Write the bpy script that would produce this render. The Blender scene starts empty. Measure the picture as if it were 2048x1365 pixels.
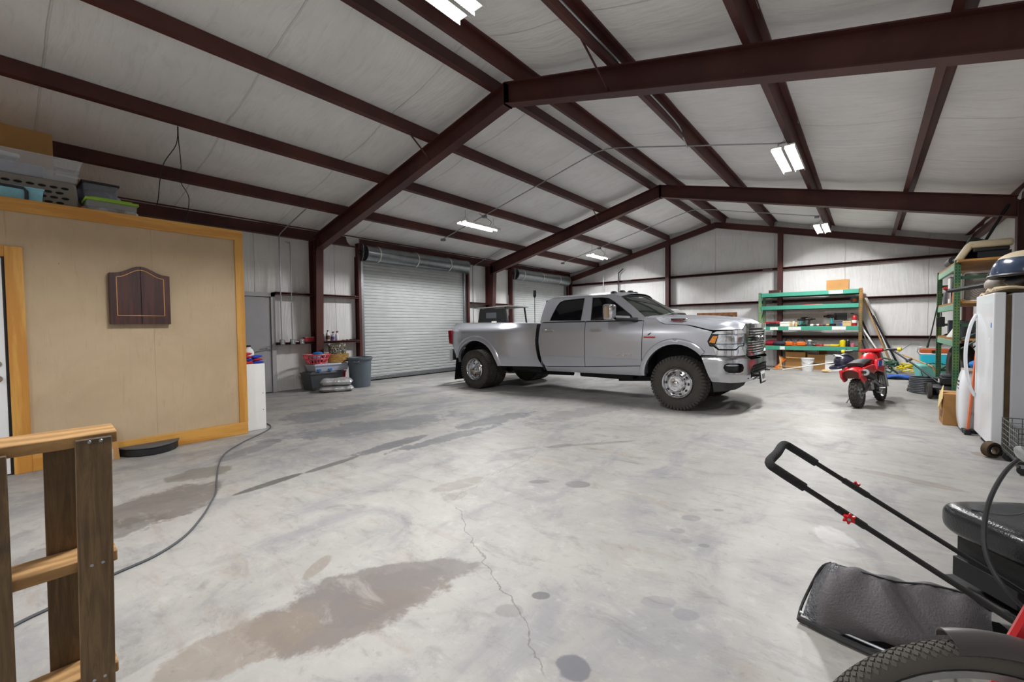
import bpy, bmesh, math, random
from math import sin, cos, pi, radians as rad, sqrt
from mathutils import Vector, Matrix, Euler
from mathutils.geometry import delaunay_2d_cdt
random.seed(7)
SC = bpy.context.scene
COL = SC.collection

# ------------------------------------------------------------------ camera
CAMF = 870.82                       # focal length in pixels of the 2048 x 1365 frame
CAMH = 1.372
CAMR = ((0.7741, 0.6330, -0.0116), (-0.0111, 0.0319, 0.9994), (-0.6330, 0.7735, -0.0316))
def _n(v): return Vector(v).normalized()
_fw = _n(CAMR[2]); _rt = _n(CAMR[0]); _rt = (_rt - _fw*_rt.dot(_fw)).normalized(); _up = _rt.cross(_fw)
cd = bpy.data.cameras.new('camera'); cam = bpy.data.objects.new('camera', cd); COL.objects.link(cam)
m = Matrix.Identity(4)
for i in range(3): m[i][0] = _rt[i]; m[i][1] = _up[i]; m[i][2] = -_fw[i]
m.translation = (0, 0, CAMH); cam.matrix_world = m
cd.sensor_width = 36; cd.lens = CAMF/2048*36; cd.clip_start = .05; cd.clip_end = 200
SC.camera = cam
def ray(px, py): return _rt*((px-1024)/CAMF) - _up*((py-682.5)/CAMF) + _fw
def onZ(px, py, z=0.): d = ray(px, py); return Vector((0, 0, CAMH)) + d*((z-CAMH)/d.z)
def onX(px, py, x): d = ray(px, py); return Vector((0, 0, CAMH)) + d*(x/d.x)
def onY(px, py, y): d = ray(px, py); return Vector((0, 0, CAMH)) + d*(y/d.y)

# ------------------------------------------------------------------ world and exposure
wd = bpy.data.worlds.new('world'); SC.world = wd; wd.use_nodes = True
wd.node_tree.nodes['Background'].inputs[0].default_value = (.5, .55, .6, 1)
wd.node_tree.nodes['Background'].inputs[1].default_value = .25
vs = SC.view_settings
vs.view_transform = 'Standard'; vs.look = 'None'; vs.gamma = 1; vs.use_curve_mapping = False
vs.exposure = 0.62
SC.cycles.caustics_reflective = False; SC.cycles.caustics_refractive = False; SC.cycles.sample_clamp_indirect = 4.0; SC.cycles.blur_glossy = 1.0
LAMP_W = 62.0        # watts of one light strip of a ceiling fixture (two strips in each)

# ------------------------------------------------------------------ materials
def lin(c):
    if isinstance(c, str):
        c = c.lstrip('#'); c = [int(c[i:i+2], 16)/255 for i in (0, 2, 4)]
    return tuple((x/12.92 if x <= .04045 else ((x+.055)/1.055)**2.4) for x in c)
MATS = {}
def mat(name, col, rough=.5, metal=0., var=.12, vs=6., bump=0., bs=60., coat=0., trans=0., alpha=1., emit=0., spec=.5, stretch=(1, 1, 1), col2=None, coord='Object', rvar=.1, detail=4):
    if name in MATS: return MATS[name]
    M = bpy.data.materials.new(name); M.use_nodes = True; MATS[name] = M
    nt = M.node_tree; N = nt.nodes; L = nt.links; b = N['Principled BSDF']
    c = lin(col)
    tc = N.new('ShaderNodeTexCoord'); mp = N.new('ShaderNodeMapping'); mp.inputs['Scale'].default_value = stretch
    L.new(tc.outputs[coord], mp.inputs[0])
    nz = N.new('ShaderNodeTexNoise'); nz.inputs['Scale'].default_value = vs; nz.inputs['Detail'].default_value = detail
    L.new(mp.outputs[0], nz.inputs['Vector'])
    rp = N.new('ShaderNodeValToRGB'); rp.color_ramp.elements[0].position = .3; rp.color_ramp.elements[1].position = .7
    if col2 is not None:
        a, d = c, lin(col2)
    else:
        a = tuple(max(0, x*(1-var)) for x in c); d = tuple(min(1, x*(1+var)) for x in c)
    rp.color_ramp.elements[0].color = (*a, 1); rp.color_ramp.elements[1].color = (*d, 1)
    L.new(nz.outputs['Fac'], rp.inputs[0]); L.new(rp.outputs[0], b.inputs['Base Color'])
    if rvar:
        mr = N.new('ShaderNodeMapRange'); mr.inputs[3].default_value = max(0, rough-rvar*rough); mr.inputs[4].default_value = min(1, rough+rvar*rough)
        L.new(nz.outputs['Fac'], mr.inputs[0]); L.new(mr.outputs[0], b.inputs['Roughness'])
    else: b.inputs['Roughness'].default_value = rough
    b.inputs['Metallic'].default_value = metal; b.inputs['Specular IOR Level'].default_value = spec
    b.inputs['Coat Weight'].default_value = coat; b.inputs['Coat Roughness'].default_value = .05
    b.inputs['Transmission Weight'].default_value = trans; b.inputs['Alpha'].default_value = alpha
    if emit: b.inputs['Emission Color'].default_value = (*c, 1); b.inputs['Emission Strength'].default_value = emit
    if bump:
        n2 = N.new('ShaderNodeTexNoise'); n2.inputs['Scale'].default_value = bs; n2.inputs['Detail'].default_value = 3
        L.new(mp.outputs[0], n2.inputs['Vector'])
        bp = N.new('ShaderNodeBump'); bp.inputs['Strength'].default_value = bump; bp.inputs['Distance'].default_value = .02
        L.new(n2.outputs['Fac'], bp.inputs['Height']); L.new(bp.outputs[0], b.inputs['Normal'])
    return M

# ------------------------------------------------------------------ mesh building
def frame(d):
    d = Vector(d).normalized(); a = Vector((0, 0, 1)) if abs(d.z) < .95 else Vector((1, 0, 0))
    u = d.cross(a).normalized(); return u, d.cross(u).normalized()
class MB:
    def __init__(s): s.v = []; s.f = []; s.x = None
    def add(s, vs, fs):
        o = len(s.v)
        for p in vs:
            p = Vector(p); s.v.append(s.x @ p if s.x else p)
        s.f += [tuple(i+o for i in f) for f in fs]; return s
    def box(s, c, d, r=None):
        x, y, z = (k/2 for k in d); m = Euler(r).to_matrix() if r else None; c = Vector(c)
        P = [Vector((sx*x, sy*y, sz*z)) for sz in (-1, 1) for sx, sy in ((-1, -1), (1, -1), (1, 1), (-1, 1))]
        P = [c+(m @ p if m else p) for p in P]
        return s.add(P, [(3, 2, 1, 0), (4, 5, 6, 7), (0, 1, 5, 4), (1, 2, 6, 5), (2, 3, 7, 6), (3, 0, 4, 7)])
    def bx(s, x0, x1, y0, y1, z0, z1): return s.box(((x0+x1)/2, (y0+y1)/2, (z0+z1)/2), (abs(x1-x0), abs(y1-y0), abs(z1-z0)))
    def frus(s, c, d0, d1, h):      # tapered box: base centre, base size, top size, height
        c = Vector(c); P = [c+Vector((sx*d[0]/2, sy*d[1]/2, z)) for d, z in ((d0, 0), (d1, h)) for sx, sy in ((-1, -1), (1, -1), (1, 1), (-1, 1))]
        return s.add(P, [(3, 2, 1, 0), (4, 5, 6, 7), (0, 1, 5, 4), (1, 2, 6, 5), (2, 3, 7, 6), (3, 0, 4, 7)])
    def cyl(s, a, b, r, r2=None, n=12): return s.tube([a, b], [r, r if r2 is None else r2], n)
    def tube(s, pts, r, n=8, closed=False, caps=True):
        pts = [Vector(p) for p in pts]; k = len(pts); R = r if isinstance(r, (list, tuple)) else [r]*k
        P = []; u = None
        for i, p in enumerate(pts):
            if closed: d = pts[(i+1) % k]-pts[i-1]
            else: d = pts[min(i+1, k-1)]-pts[max(i-1, 0)]
            if d.length < 1e-9: d = Vector((0, 0, 1))
            d.normalize()
            if u is None: u = frame(d)[0]
            else: u = (u-d*u.dot(d)); u = u.normalized() if u.length > 1e-6 else frame(d)[0]
            w = d.cross(u)
            P += [p+(u*cos(2*pi*j/n)+w*sin(2*pi*j/n))*R[i] for j in range(n)]
        F = [(i*n+j, i*n+(j+1) % n, (i+1)*n+(j+1) % n, (i+1)*n+j) for i in range(k-1) for j in range(n)]
        if closed: F += [((k-1)*n+j, (k-1)*n+(j+1) % n, (j+1) % n, j) for j in range(n)]
        elif caps: F += [tuple(range(n-1, -1, -1)), tuple(range((k-1)*n, k*n))]
        return s.add(P, F)
    def lathe(s, prof, n=24, o=(0, 0, 0), axis='z', closed=False, caps=True):
        o = Vector(o); P = []
        for r, h in prof:
            for j in range(n):
                a = 2*pi*j/n; c_, s_ = r*cos(a), r*sin(a)
                P.append(o+Vector({'z': (c_, s_, h), 'y': (c_, h, s_), 'x': (h, c_, s_)}[axis]))
        k = len(prof); F = [(i*n+j, i*n+(j+1) % n, (i+1)*n+(j+1) % n, (i+1)*n+j) for i in range(k-1) for j in range(n)]
        if closed: F += [((k-1)*n+j, (k-1)*n+(j+1) % n, (j+1) % n, j) for j in range(n)]
        elif caps:
            if prof[0][0] > 1e-6: F.append(tuple(range(n-1, -1, -1)))
            if prof[-1][0] > 1e-6: F.append(tuple(range((k-1)*n, k*n)))
        return s.add(P, F)
    def prism(s, out, h0, h1, axis='y'):
        g = {'y': lambda a, b, h: (a, h, b), 'z': lambda a, b, h: (a, b, h), 'x': lambda a, b, h: (h, a, b)}[axis]; n = len(out)
        return s.add([g(a, b, h) for h in (h0, h1) for a, b in out], [tuple(range(n-1, -1, -1)), tuple(range(n, 2*n))]+[(i, (i+1) % n, n+(i+1) % n, n+i) for i in range(n)])
    def grid(s, fn, nu, nv, cu=False, cv=False):
        P = [fn(i/(nu if cu else nu-1), j/(nv if cv else nv-1)) for i in range(nu) for j in range(nv)]
        return s.add(P, [(i*nv+j, ((i+1) % nu)*nv+j, ((i+1) % nu)*nv+(j+1) % nv, i*nv+(j+1) % nv) for i in range(nu if cu else nu-1) for j in range(nv if cv else nv-1)])
    def mesh(s, name, sharp=35):
        me = bpy.data.meshes.new(name); bm = bmesh.new()
        V = [bm.verts.new(p) for p in s.v]
        for f in s.f:
            q = []
            for i in f:
                if V[i] not in q: q.append(V[i])
            if len(q) > 2:
                try: bm.faces.new(q)
                except ValueError: pass
        bmesh.ops.remove_doubles(bm, verts=bm.verts, dist=1e-6)
        bmesh.ops.recalc_face_normals(bm, faces=bm.faces)
        bm.to_mesh(me); bm.free()
        me.polygons.foreach_set('use_smooth', [True]*len(me.polygons))
        me.set_sharp_from_angle(angle=rad(sharp)); return me
    def build(s, name, material, parent=None, loc=None, rot=None, bevel=0, sharp=35, solid=0, sub=0, segs=2):
        return put(s.mesh(name, sharp), name, material, parent, loc, rot, bevel, solid, sub, segs)
def put(me, name, material, parent=None, loc=None, rot=None, bevel=0, solid=0, sub=0, segs=2):
    if material is not None and not me.materials: me.materials.append(MATS[material] if isinstance(material, str) else material)
    o = bpy.data.objects.new(name, me); COL.objects.link(o)
    if parent: o.parent = parent
    if loc: o.location = loc
    if rot: o.rotation_euler = rot
    if solid:
        q = o.modifiers.new('solid', 'SOLIDIFY'); q.thickness = solid; q.offset = 0
        q = o.modifiers.new('split', 'EDGE_SPLIT'); q.split_angle = rad(55)
    if bevel: q = o.modifiers.new('bevel', 'BEVEL'); q.width = bevel; q.segments = segs; q.limit_method = 'ANGLE'; q.angle_limit = rad(40); q.harden_normals = False
    if sub: q = o.modifiers.new('sub', 'SUBSURF'); q.levels = sub; q.render_levels = sub
    return o
def tag(o, label=None, cat=None, group=None, kind=None):
    if label: o['label'] = label
    if cat: o['category'] = cat
    if group: o['group'] = group
    if kind: o['kind'] = kind
    return o
def thing(name, label, cat, loc=(0, 0, 0), rz=0, group=None, rot=None, kind=None):
    o = bpy.data.objects.new(name, None); COL.objects.link(o); o.location = loc; o.rotation_euler = rot or (0, 0, rz); o.empty_display_size = .1
    return tag(o, label, cat, group, kind)
def dup(o, loc=None, rz=None, label=None, group=None, parent=None):
    c = o.copy(); COL.objects.link(c)
    if parent: c.parent = parent
    if loc is not None: c.location = loc
    if rz is not None: c.rotation_euler = (0, 0, rz)
    if label: c['label'] = label
    if group: c['group'] = group
    for k in list(o.children): dup(k, parent=c)
    return c
def smooth_path(pts, n=6):           # Catmull-Rom
    P = [Vector(p) for p in pts]; out = []
    for i in range(len(P)-1):
        a, b, c, d = P[max(i-1, 0)], P[i], P[i+1], P[min(i+2, len(P)-1)]
        for j in range(n):
            t = j/n; out.append(.5*((2*b)+(c-a)*t+(2*a-5*b+4*c-d)*t*t+(3*b-a-3*c+d)*t**3))
    out.append(P[-1]); return out
def sstep(a, b, x):
    t = min(1, max(0, (x-a)/(b-a))); return t*t*(3-2*t)
def curve_lookup(tab, x):
    if x <= tab[0][0]: return tab[0][1]
    for (a, fa), (b, fb) in zip(tab, tab[1:]):
        if x <= b: t = (x-a)/(b-a); t = t*t*(3-2*t)*.5+t*.5; return fa+(fb-fa)*t
    return tab[-1][1]
def panel_mesh(mb, outline, fn, step, holes=()):
    """flat outline (u,v) with holes, filled with a fine mesh and bent by fn(u,v) -> point"""
    pts = []; edges = []
    for loop in (outline,)+tuple(holes):
        k = len(pts); L2 = []
        for i, p in enumerate(loop):
            q = loop[(i+1) % len(loop)]; n = max(1, int(math.hypot(q[0]-p[0], q[1]-p[1])/step))
            L2 += [(p[0]+(q[0]-p[0])*j/n, p[1]+(q[1]-p[1])*j/n) for j in range(n)]
        pts += L2; edges += [(k+i, k+(i+1) % len(L2)) for i in range(len(L2))]
    us = [p[0] for p in outline]; vs_ = [p[1] for p in outline]; nb = len(pts); bnd = list(pts)
    u = min(us)+step/2; col = 0; rj = random.Random(1)
    while u < max(us):
        v = min(vs_)+step*(.5 if col % 2 else .27)
        while v < max(vs_):
            q = (u+rj.uniform(-.06, .06)*step, v+rj.uniform(-.06, .06)*step)
            if all((q[0]-a)**2+(q[1]-b)**2 > (step*.6)**2 for a, b in bnd): pts.append(q)
            v += step
        u += step*.87; col += 1
    V, E_, F, *_ = delaunay_2d_cdt([Vector(p) for p in pts], edges, [], 1 if not holes else 2, 1e-6)
    if holes:
        def inside(p, L):
            r = False
            for i in range(len(L)):
                (x1, y1), (x2, y2) = L[i], L[i-1]
                if (y1 > p[1]) != (y2 > p[1]) and p[0] < (x2-x1)*(p[1]-y1)/(y2-y1)+x1: r = not r
            return r
        F = [f for f in F if inside(sum((V[i] for i in f), Vector((0, 0)))/len(f), outline) and not any(inside(sum((V[i] for i in f), Vector((0, 0)))/len(f), h) for h in holes)]
    return mb.add([fn(p[0], p[1]) for p in V], [tuple(f) for f in F])
def text(name, body, size, material, parent, loc, rot, ext=.003, align='CENTER', squash=1.0):
    cu = bpy.data.curves.new(name, 'FONT'); cu.body = body; cu.size = size; cu.extrude = ext; cu.align_x = align; cu.align_y = 'CENTER'
    o = bpy.data.objects.new(name, cu); COL.objects.link(o)
    dg = bpy.context.evaluated_depsgraph_get(); me = bpy.data.meshes.new_from_object(o.evaluated_get(dg))
    bpy.data.objects.remove(o); me.name = name; me.materials.clear()
    t = put(me, name, material, parent, loc, rot); t.scale = (squash, 1, 1); return t
# ================================================================== the building
XL, XR, YB, YF = -10.23, 2.12, -7.25, 16.57
RX, RZ, SL = -4.143, 4.948, .2416          # ridge x, height of the purlins' undersides at the ridge, roof slope
FR = [-1.14, 4.952, 11.043]                # rigid frames (near face)
def roofz(x): return RZ-SL*abs(x-RX)

def new_nodes(name):
    M = bpy.data.materials.new(name); M.use_nodes = True; MATS[name] = M
    return M, M.node_tree.nodes, M.node_tree.links, M.node_tree.nodes['Principled BSDF']
def math_node(N, L, op, a, b=None, c=None, clamp=False):
    n = N.new('ShaderNodeMath'); n.operation = op; n.use_clamp = clamp
    for i, v in enumerate((a, b, c)):
        if v is None: continue
        if isinstance(v, (int, float)): n.inputs[i].default_value = v
        else: L.new(v, n.inputs[i])
    return n.outputs[0]
def noise_node(N, L, vec, scale, detail=4, rough=.55, dist=0, stretch=None, rotz=0, loc=(0, 0, 0)):
    if stretch or rotz or loc != (0, 0, 0):
        mp = N.new('ShaderNodeMapping'); mp.inputs['Scale'].default_value = stretch or (1, 1, 1); mp.inputs['Rotation'].default_value = (0, 0, rotz); mp.inputs['Location'].default_value = loc
        L.new(vec, mp.inputs[0]); vec = mp.outputs[0]
    n = N.new('ShaderNodeTexNoise'); n.inputs['Scale'].default_value = scale; n.inputs['Detail'].default_value = detail
    n.inputs['Roughness'].default_value = rough; n.inputs['Distortion'].default_value = dist
    L.new(vec, n.inputs['Vector']); return n.outputs['Fac']
def mixc(N, L, fac, a, b):
    n = N.new('ShaderNodeMix'); n.data_type = 'RGBA'
    if isinstance(fac, (int, float)): n.inputs[0].default_value = fac
    else: L.new(fac, n.inputs[0])
    for i, v in ((6, a), (7, b)):
        if isinstance(v, tuple): n.inputs[i].default_value = (*v[:3], 1)
        else: L.new(v, n.inputs[i])
    return n.outputs[2]
def maprange(N, L, v, a, b, c=0, d=1):
    n = N.new('ShaderNodeMapRange'); n.interpolation_type = 'SMOOTHSTEP'
    L.new(v, n.inputs[0])
    for i, k in enumerate((a, b, c, d)): n.inputs[i+1].default_value = k
    return n.outputs[0]

def concrete():
    M, N, L, b = new_nodes('concrete')
    pos = N.new('ShaderNodeNewGeometry').outputs['Position']
    sep = N.new('ShaderNodeSeparateXYZ'); L.new(pos, sep.inputs[0]); X, Y = sep.outputs[0], sep.outputs[1]
    big = noise_node(N, L, pos, .55, 6, .6, .6); mid = noise_node(N, L, pos, 1.7, 7, .62, .8, stretch=(1, .55, 1), rotz=.5)
    fine = noise_node(N, L, pos, 9, 8, .7, .3); grit = noise_node(N, L, pos, 70, 3, .6)
    streak = noise_node(N, L, pos, 1.6, 6, .65, 1.2, stretch=(.55, 2.2, 1), rotz=-.45)
    c = mixc(N, L, maprange(N, L, big, .32, .68), lin((.615, .61, .60)), lin((.69, .682, .668)))
    c = mixc(N, L, math_node(N, L, 'MULTIPLY', maprange(N, L, mid, .48, .68), .7), c, lin((.53, .535, .555)))
    c = mixc(N, L, math_node(N, L, 'MULTIPLY', maprange(N, L, streak, .52, .7), .6), c, lin((.61, .575, .535)))
    c = mixc(N, L, math_node(N, L, 'MULTIPLY', maprange(N, L, fine, .55, .8), .45), c, lin((.50, .495, .50)))
    c = mixc(N, L, math_node(N, L, 'MULTIPLY', maprange(N, L, fine, .46, .25), .4), c, lin((.78, .775, .76)))
    # darker, bluer traffic area by the doors and along the middle
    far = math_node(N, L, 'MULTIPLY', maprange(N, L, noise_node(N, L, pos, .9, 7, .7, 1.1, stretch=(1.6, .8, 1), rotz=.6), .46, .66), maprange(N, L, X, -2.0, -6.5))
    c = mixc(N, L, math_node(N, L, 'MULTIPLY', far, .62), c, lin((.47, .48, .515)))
    edge = noise_node(N, L, pos, 2.6, 8, .68, .5); edge2 = noise_node(N, L, pos, 9, 6, .7, .2, loc=(5, 3, 0))
    def stain(c, x, y, rx, ry, ang, col, k, n=.55, soft=.16, brk=0.):
        ca, sa = cos(ang), sin(ang)
        dx = math_node(N, L, 'SUBTRACT', X, x); dy = math_node(N, L, 'SUBTRACT', Y, y)
        u = math_node(N, L, 'ADD', math_node(N, L, 'MULTIPLY', dx, ca/rx), math_node(N, L, 'MULTIPLY', dy, sa/rx))
        v = math_node(N, L, 'ADD', math_node(N, L, 'MULTIPLY', dx, -sa/ry), math_node(N, L, 'MULTIPLY', dy, ca/ry))
        d = math_node(N, L, 'SQRT', math_node(N, L, 'ADD', math_node(N, L, 'MULTIPLY', u, u), math_node(N, L, 'MULTIPLY', v, v)))
        d = math_node(N, L, 'ADD', d, math_node(N, L, 'MULTIPLY', math_node(N, L, 'SUBTRACT', edge, .5), n*2.6))
        d = math_node(N, L, 'ADD', d, math_node(N, L, 'MULTIPLY', math_node(N, L, 'SUBTRACT', edge2, .5), n*1.1+.25))
        f = maprange(N, L, d, 1+soft*.3, 1-soft)
        if brk: f = math_node(N, L, 'MULTIPLY', f, maprange(N, L, streak, .5-brk*.3, .5+brk*.1))
        return mixc(N, L, math_node(N, L, 'MULTIPLY', f, min(1, k*1.08)), c, lin(tuple(x*(.86 if x < .7 else 1) for x in col)))
    def st(px, py, rx, ry, ang, col, k, **kw):
        nonlocal c
        p = onZ(px, py); c = stain(c, p.x, p.y, rx, ry, ang, col, k, **kw)
    def seg(a, q, w, col, k, **kw):           # stain stretched between two points of the floor
        nonlocal c
        p, r = onZ(*a), onZ(*q); d = r-p; c = stain(c, (p.x+r.x)/2, (p.y+r.y)/2, d.length/2, w, math.atan2(d.y, d.x), col, k, **kw)
    br = (.56, .52, .495)
    seg((480, 1290), (900, 1150), .26, br, .85, n=.42); seg((590, 1190), (960, 1128), .15, (.55, .525, .515), .8, n=.4); seg((300, 1350), (640, 1240), .17, (.62, .565, .51), .6, n=.5); seg((650, 1215), (800, 1215), .16, (.53, .505, .50), .55, n=.5)
    seg((700, 1210), (840, 1195), .1, br, .8, n=.4); seg((610, 1160), (660, 1110), .05, (.66, .62, .57), .6, n=.3)
    seg((215, 1060), (425, 965), .36, (.49, .46, .43), .72, n=.55); seg((80, 1090), (330, 1040), .22, (.46, .45, .43), .65, n=.6); seg((330, 960), (470, 935), .2, (.50, .48, .45), .6, n=.55); seg((20, 1200), (140, 1080), .2, (.55, .54, .53), .5, n=.7)
    seg((455, 995), (610, 945), .06, (.45, .445, .43), .9, n=.28); seg((600, 950), (720, 912), .055, (.47, .47, .46), .8, n=.35); seg((700, 915), (860, 868), .13, (.46, .465, .485), .75, n=.6); seg((800, 900), (1000, 850), .14, (.44, .45, .475), .7, n=.75)
    seg((560, 880), (900, 830), .4, (.50, .51, .54), .6, n=.9); seg((540, 850), (760, 810), .45, (.52, .53, .555), .6, n=.9); seg((900, 860), (1060, 825), .22, (.42, .43, .465), .65, n=.8); seg((430, 925), (560, 880), .12, (.52, .52, .54), .6, n=.7)
    seg((1040, 850), (1300, 800), .3, (.56, .56, .575), .45, n=.9)
    seg((1130, 970), (1182, 969), .085, (.57, .57, .57), .85, n=.1); seg((1055, 965), (1100, 963), .045, (.55, .55, .54), .8, n=.14); seg((860, 985), (970, 955), .1, (.63, .60, .57), .6, n=.4); seg((885, 1000), (935, 985), .08, (.64, .61, .58), .5, n=.4)
    st(1082, 1192, .05, .035, .7, (.47, .47, .48), .8, n=.1); st(1018, 1222, .07, .05, .7, (.61, .60, .60), .6, n=.25)
    st(1382, 1037, .07, .05, .7, (.61, .61, .61), .75, n=.15); st(1355, 1062, .05, .04, .7, (.61, .61, .61), .7, n=.2); st(1373, 1083, .04, .03, .7, (.62, .62, .61), .7, n=.2); st(1408, 1092, .035, .025, .7, (.56, .56, .56), .7, n=.2); st(1437, 1021, .04, .025, .7, (.58, .58, .58), .7, n=.2)
    seg((1130, 1310), (1165, 1365), .07, (.45, .455, .49), .8, n=.3); st(1372, 1230, .06, .045, .7, (.59, .59, .62), .55, n=.3); st(1318, 1205, .09, .05, .7, (.61, .61, .635), .5, n=.35)
    seg((1090, 895), (1300, 880), .05, (.57, .565, .56), .5, n=.5); seg((1095, 896), (1150, 888), .06, (.53, .53, .54), .6, n=.4); seg((1000, 905), (1080, 893), .05, (.6, .59, .58), .5, n=.5)
    seg((1700, 935), (1960, 990), .07, (.62, .565, .52), .5, n=.6); seg((1640, 1050), (1700, 1100), .1, (.80, .80, .80), .5, n=.6)
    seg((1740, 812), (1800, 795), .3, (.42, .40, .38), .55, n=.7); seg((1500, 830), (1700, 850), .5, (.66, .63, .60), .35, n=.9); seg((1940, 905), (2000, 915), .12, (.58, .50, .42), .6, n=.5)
    # cracks
    def crack(c, x0, y0, x1, y1, w, k):
        L_ = math.hypot(x1-x0, y1-y0); ux, uy = (x1-x0)/L_, (y1-y0)/L_
        dx = math_node(N, L, 'SUBTRACT', X, x0); dy = math_node(N, L, 'SUBTRACT', Y, y0)
        t = math_node(N, L, 'ADD', math_node(N, L, 'MULTIPLY', dx, ux), math_node(N, L, 'MULTIPLY', dy, uy))
        s = math_node(N, L, 'ADD', math_node(N, L, 'MULTIPLY', dx, -uy), math_node(N, L, 'MULTIPLY', dy, ux))
        wob = math_node(N, L, 'MULTIPLY', math_node(N, L, 'SUBTRACT', noise_node(N, L, pos, 1.4, 8, .6), .5), .42)
        e = math_node(N, L, 'ABSOLUTE', math_node(N, L, 'ADD', s, wob))
        f = math_node(N, L, 'MULTIPLY', maprange(N, L, e, w, w*.25), math_node(N, L, 'MULTIPLY', maprange(N, L, t, 0, .1), maprange(N, L, t, L_, L_-.1)))
        return mixc(N, L, math_node(N, L, 'MULTIPLY', f, k), c, lin((.40, .37, .34)))
    for a, q, w, k in (((905, 1010), (1100, 1365), .006, .65), ((885, 1010), (1080, 905), .007, .4), ((1080, 905), (1400, 850), .009, .35), ((1560, 930), (1800, 960), .006, .3)):
        p, r = onZ(*a), onZ(*q); c = crack(c, p.x, p.y, r.x, r.y, w, k)
    c = mixc(N, L, math_node(N, L, 'MULTIPLY', maprange(N, L, grit, .62, .78), .25), c, lin((.45, .44, .43)))
    mot = noise_node(N, L, pos, 4.2, 9, .72, .6, stretch=(.7, 1.5, 1), rotz=-.3); mot2 = noise_node(N, L, pos, 16, 7, .75, .3, loc=(2, 7, 0))
    c = mixc(N, L, math_node(N, L, 'MULTIPLY', maprange(N, L, mot, .50, .72), .5), c, lin((.43, .425, .43)))
    c = mixc(N, L, math_node(N, L, 'MULTIPLY', maprange(N, L, mot, .46, .28), .3), c, lin((.80, .79, .77)))
    c = mixc(N, L, math_node(N, L, 'MULTIPLY', maprange(N, L, mot2, .56, .74), .45), c, lin((.40, .39, .385)))
    gm = N.new('ShaderNodeMix'); gm.data_type = 'RGBA'; gm.blend_type = 'MULTIPLY'; gm.inputs[0].default_value = 1.0; gm.inputs[7].default_value = (.85, .845, .835, 1); L.new(c, gm.inputs[6]); c = gm.outputs[2]
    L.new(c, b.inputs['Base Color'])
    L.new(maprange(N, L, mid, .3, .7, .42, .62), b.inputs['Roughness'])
    bp = N.new('ShaderNodeBump'); bp.inputs['Strength'].default_value = .12; bp.inputs['Distance'].default_value = .01
    L.new(math_node(N, L, 'ADD', math_node(N, L, 'MULTIPLY', fine, .6), math_node(N, L, 'MULTIPLY', grit, .3)), bp.inputs['Height']); L.new(bp.outputs[0], b.inputs['Normal'])
concrete()

def insulation(name, stretch, rotz, seam_axis, seam0, seam_step, k=1., bstr=.55, warp_k=.7):
    """white reinforced facing of blanket insulation: fine wrinkles and folds as relief, grime in the folds"""
    M, N, L, b = new_nodes(name)
    pos = N.new('ShaderNodeNewGeometry').outputs['Position']
    warp = N.new('ShaderNodeVectorMath'); warp.operation = 'ADD'
    wn = N.new('ShaderNodeTexNoise'); wn.inputs['Scale'].default_value = .6; L.new(pos, wn.inputs['Vector'])
    sc = N.new('ShaderNodeVectorMath'); sc.operation = 'SCALE'; sc.inputs['Scale'].default_value = warp_k; L.new(wn.outputs['Color'], sc.inputs[0])
    L.new(pos, warp.inputs[0]); L.new(sc.outputs[0], warp.inputs[1]); W_ = warp.outputs[0]
    a = noise_node(N, L, W_, 2.2, 3, .5, .3, stretch=stretch, rotz=rotz)
    d = noise_node(N, L, W_, 5.5, 4, .6, .2, stretch=stretch, rotz=rotz+.25)
    g = noise_node(N, L, pos, 1.1, 5, .6, .5)
    fib = noise_node(N, L, pos, 90, 2, .5)
    h = math_node(N, L, 'ADD', math_node(N, L, 'MULTIPLY', a, .75), math_node(N, L, 'MULTIPLY', d, .28))
    bp = N.new('ShaderNodeBump'); bp.inputs['Strength'].default_value = bstr; bp.inputs['Distance'].default_value = .035
    sep = N.new('ShaderNodeSeparateXYZ'); L.new(pos, sep.inputs[0])
    s = sep.outputs['XYZ'.index(seam_axis)]
    fr = math_node(N, L, 'PINGPONG', math_node(N, L, 'ADD', math_node(N, L, 'SUBTRACT', s, seam0), math_node(N, L, 'MULTIPLY', math_node(N, L, 'SUBTRACT', g, .5), .05)), seam_step/2)
    line = maprange(N, L, fr, .016, .004)
    h = math_node(N, L, 'SUBTRACT', h, math_node(N, L, 'MULTIPLY', line, .25))
    L.new(h, bp.inputs['Height']); L.new(bp.outputs[0], b.inputs['Normal'])
    c = mixc(N, L, maprange(N, L, g, .3, .7), tuple(x*k for x in lin((.86, .86, .855))), tuple(x*k for x in lin((.90, .90, .895))))
    c = mixc(N, L, math_node(N, L, 'MULTIPLY', maprange(N, L, d, .5, .28), .13), c, lin((.62, .615, .605)))
    c = mixc(N, L, math_node(N, L, 'MULTIPLY', line, .15), c, lin((.5, .49, .47)))
    c = mixc(N, L, math_node(N, L, 'MULTIPLY', fib, .08), c, lin((.6, .6, .58)))
    L.new(c, b.inputs['Base Color']); b.inputs['Roughness'].default_value = .5; b.inputs['Specular IOR Level'].default_value = .35
insulation('insulation_roof', (.35, 2.6, 1), 0, 'Y', .55, 1.83, 1.19, 1.0)  # same facing as the walls; brightness put into the colour to lift the dim ceiling
insulation('insulation_side', (1, 3.2, .28), 0, 'Y', .1, 1.83, 1.08, .9, .25)
insulation('insulation_end', (3.2, 1, .28), 0, 'X', -.55, 1.83, 1.08, .9, .3)

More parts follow.
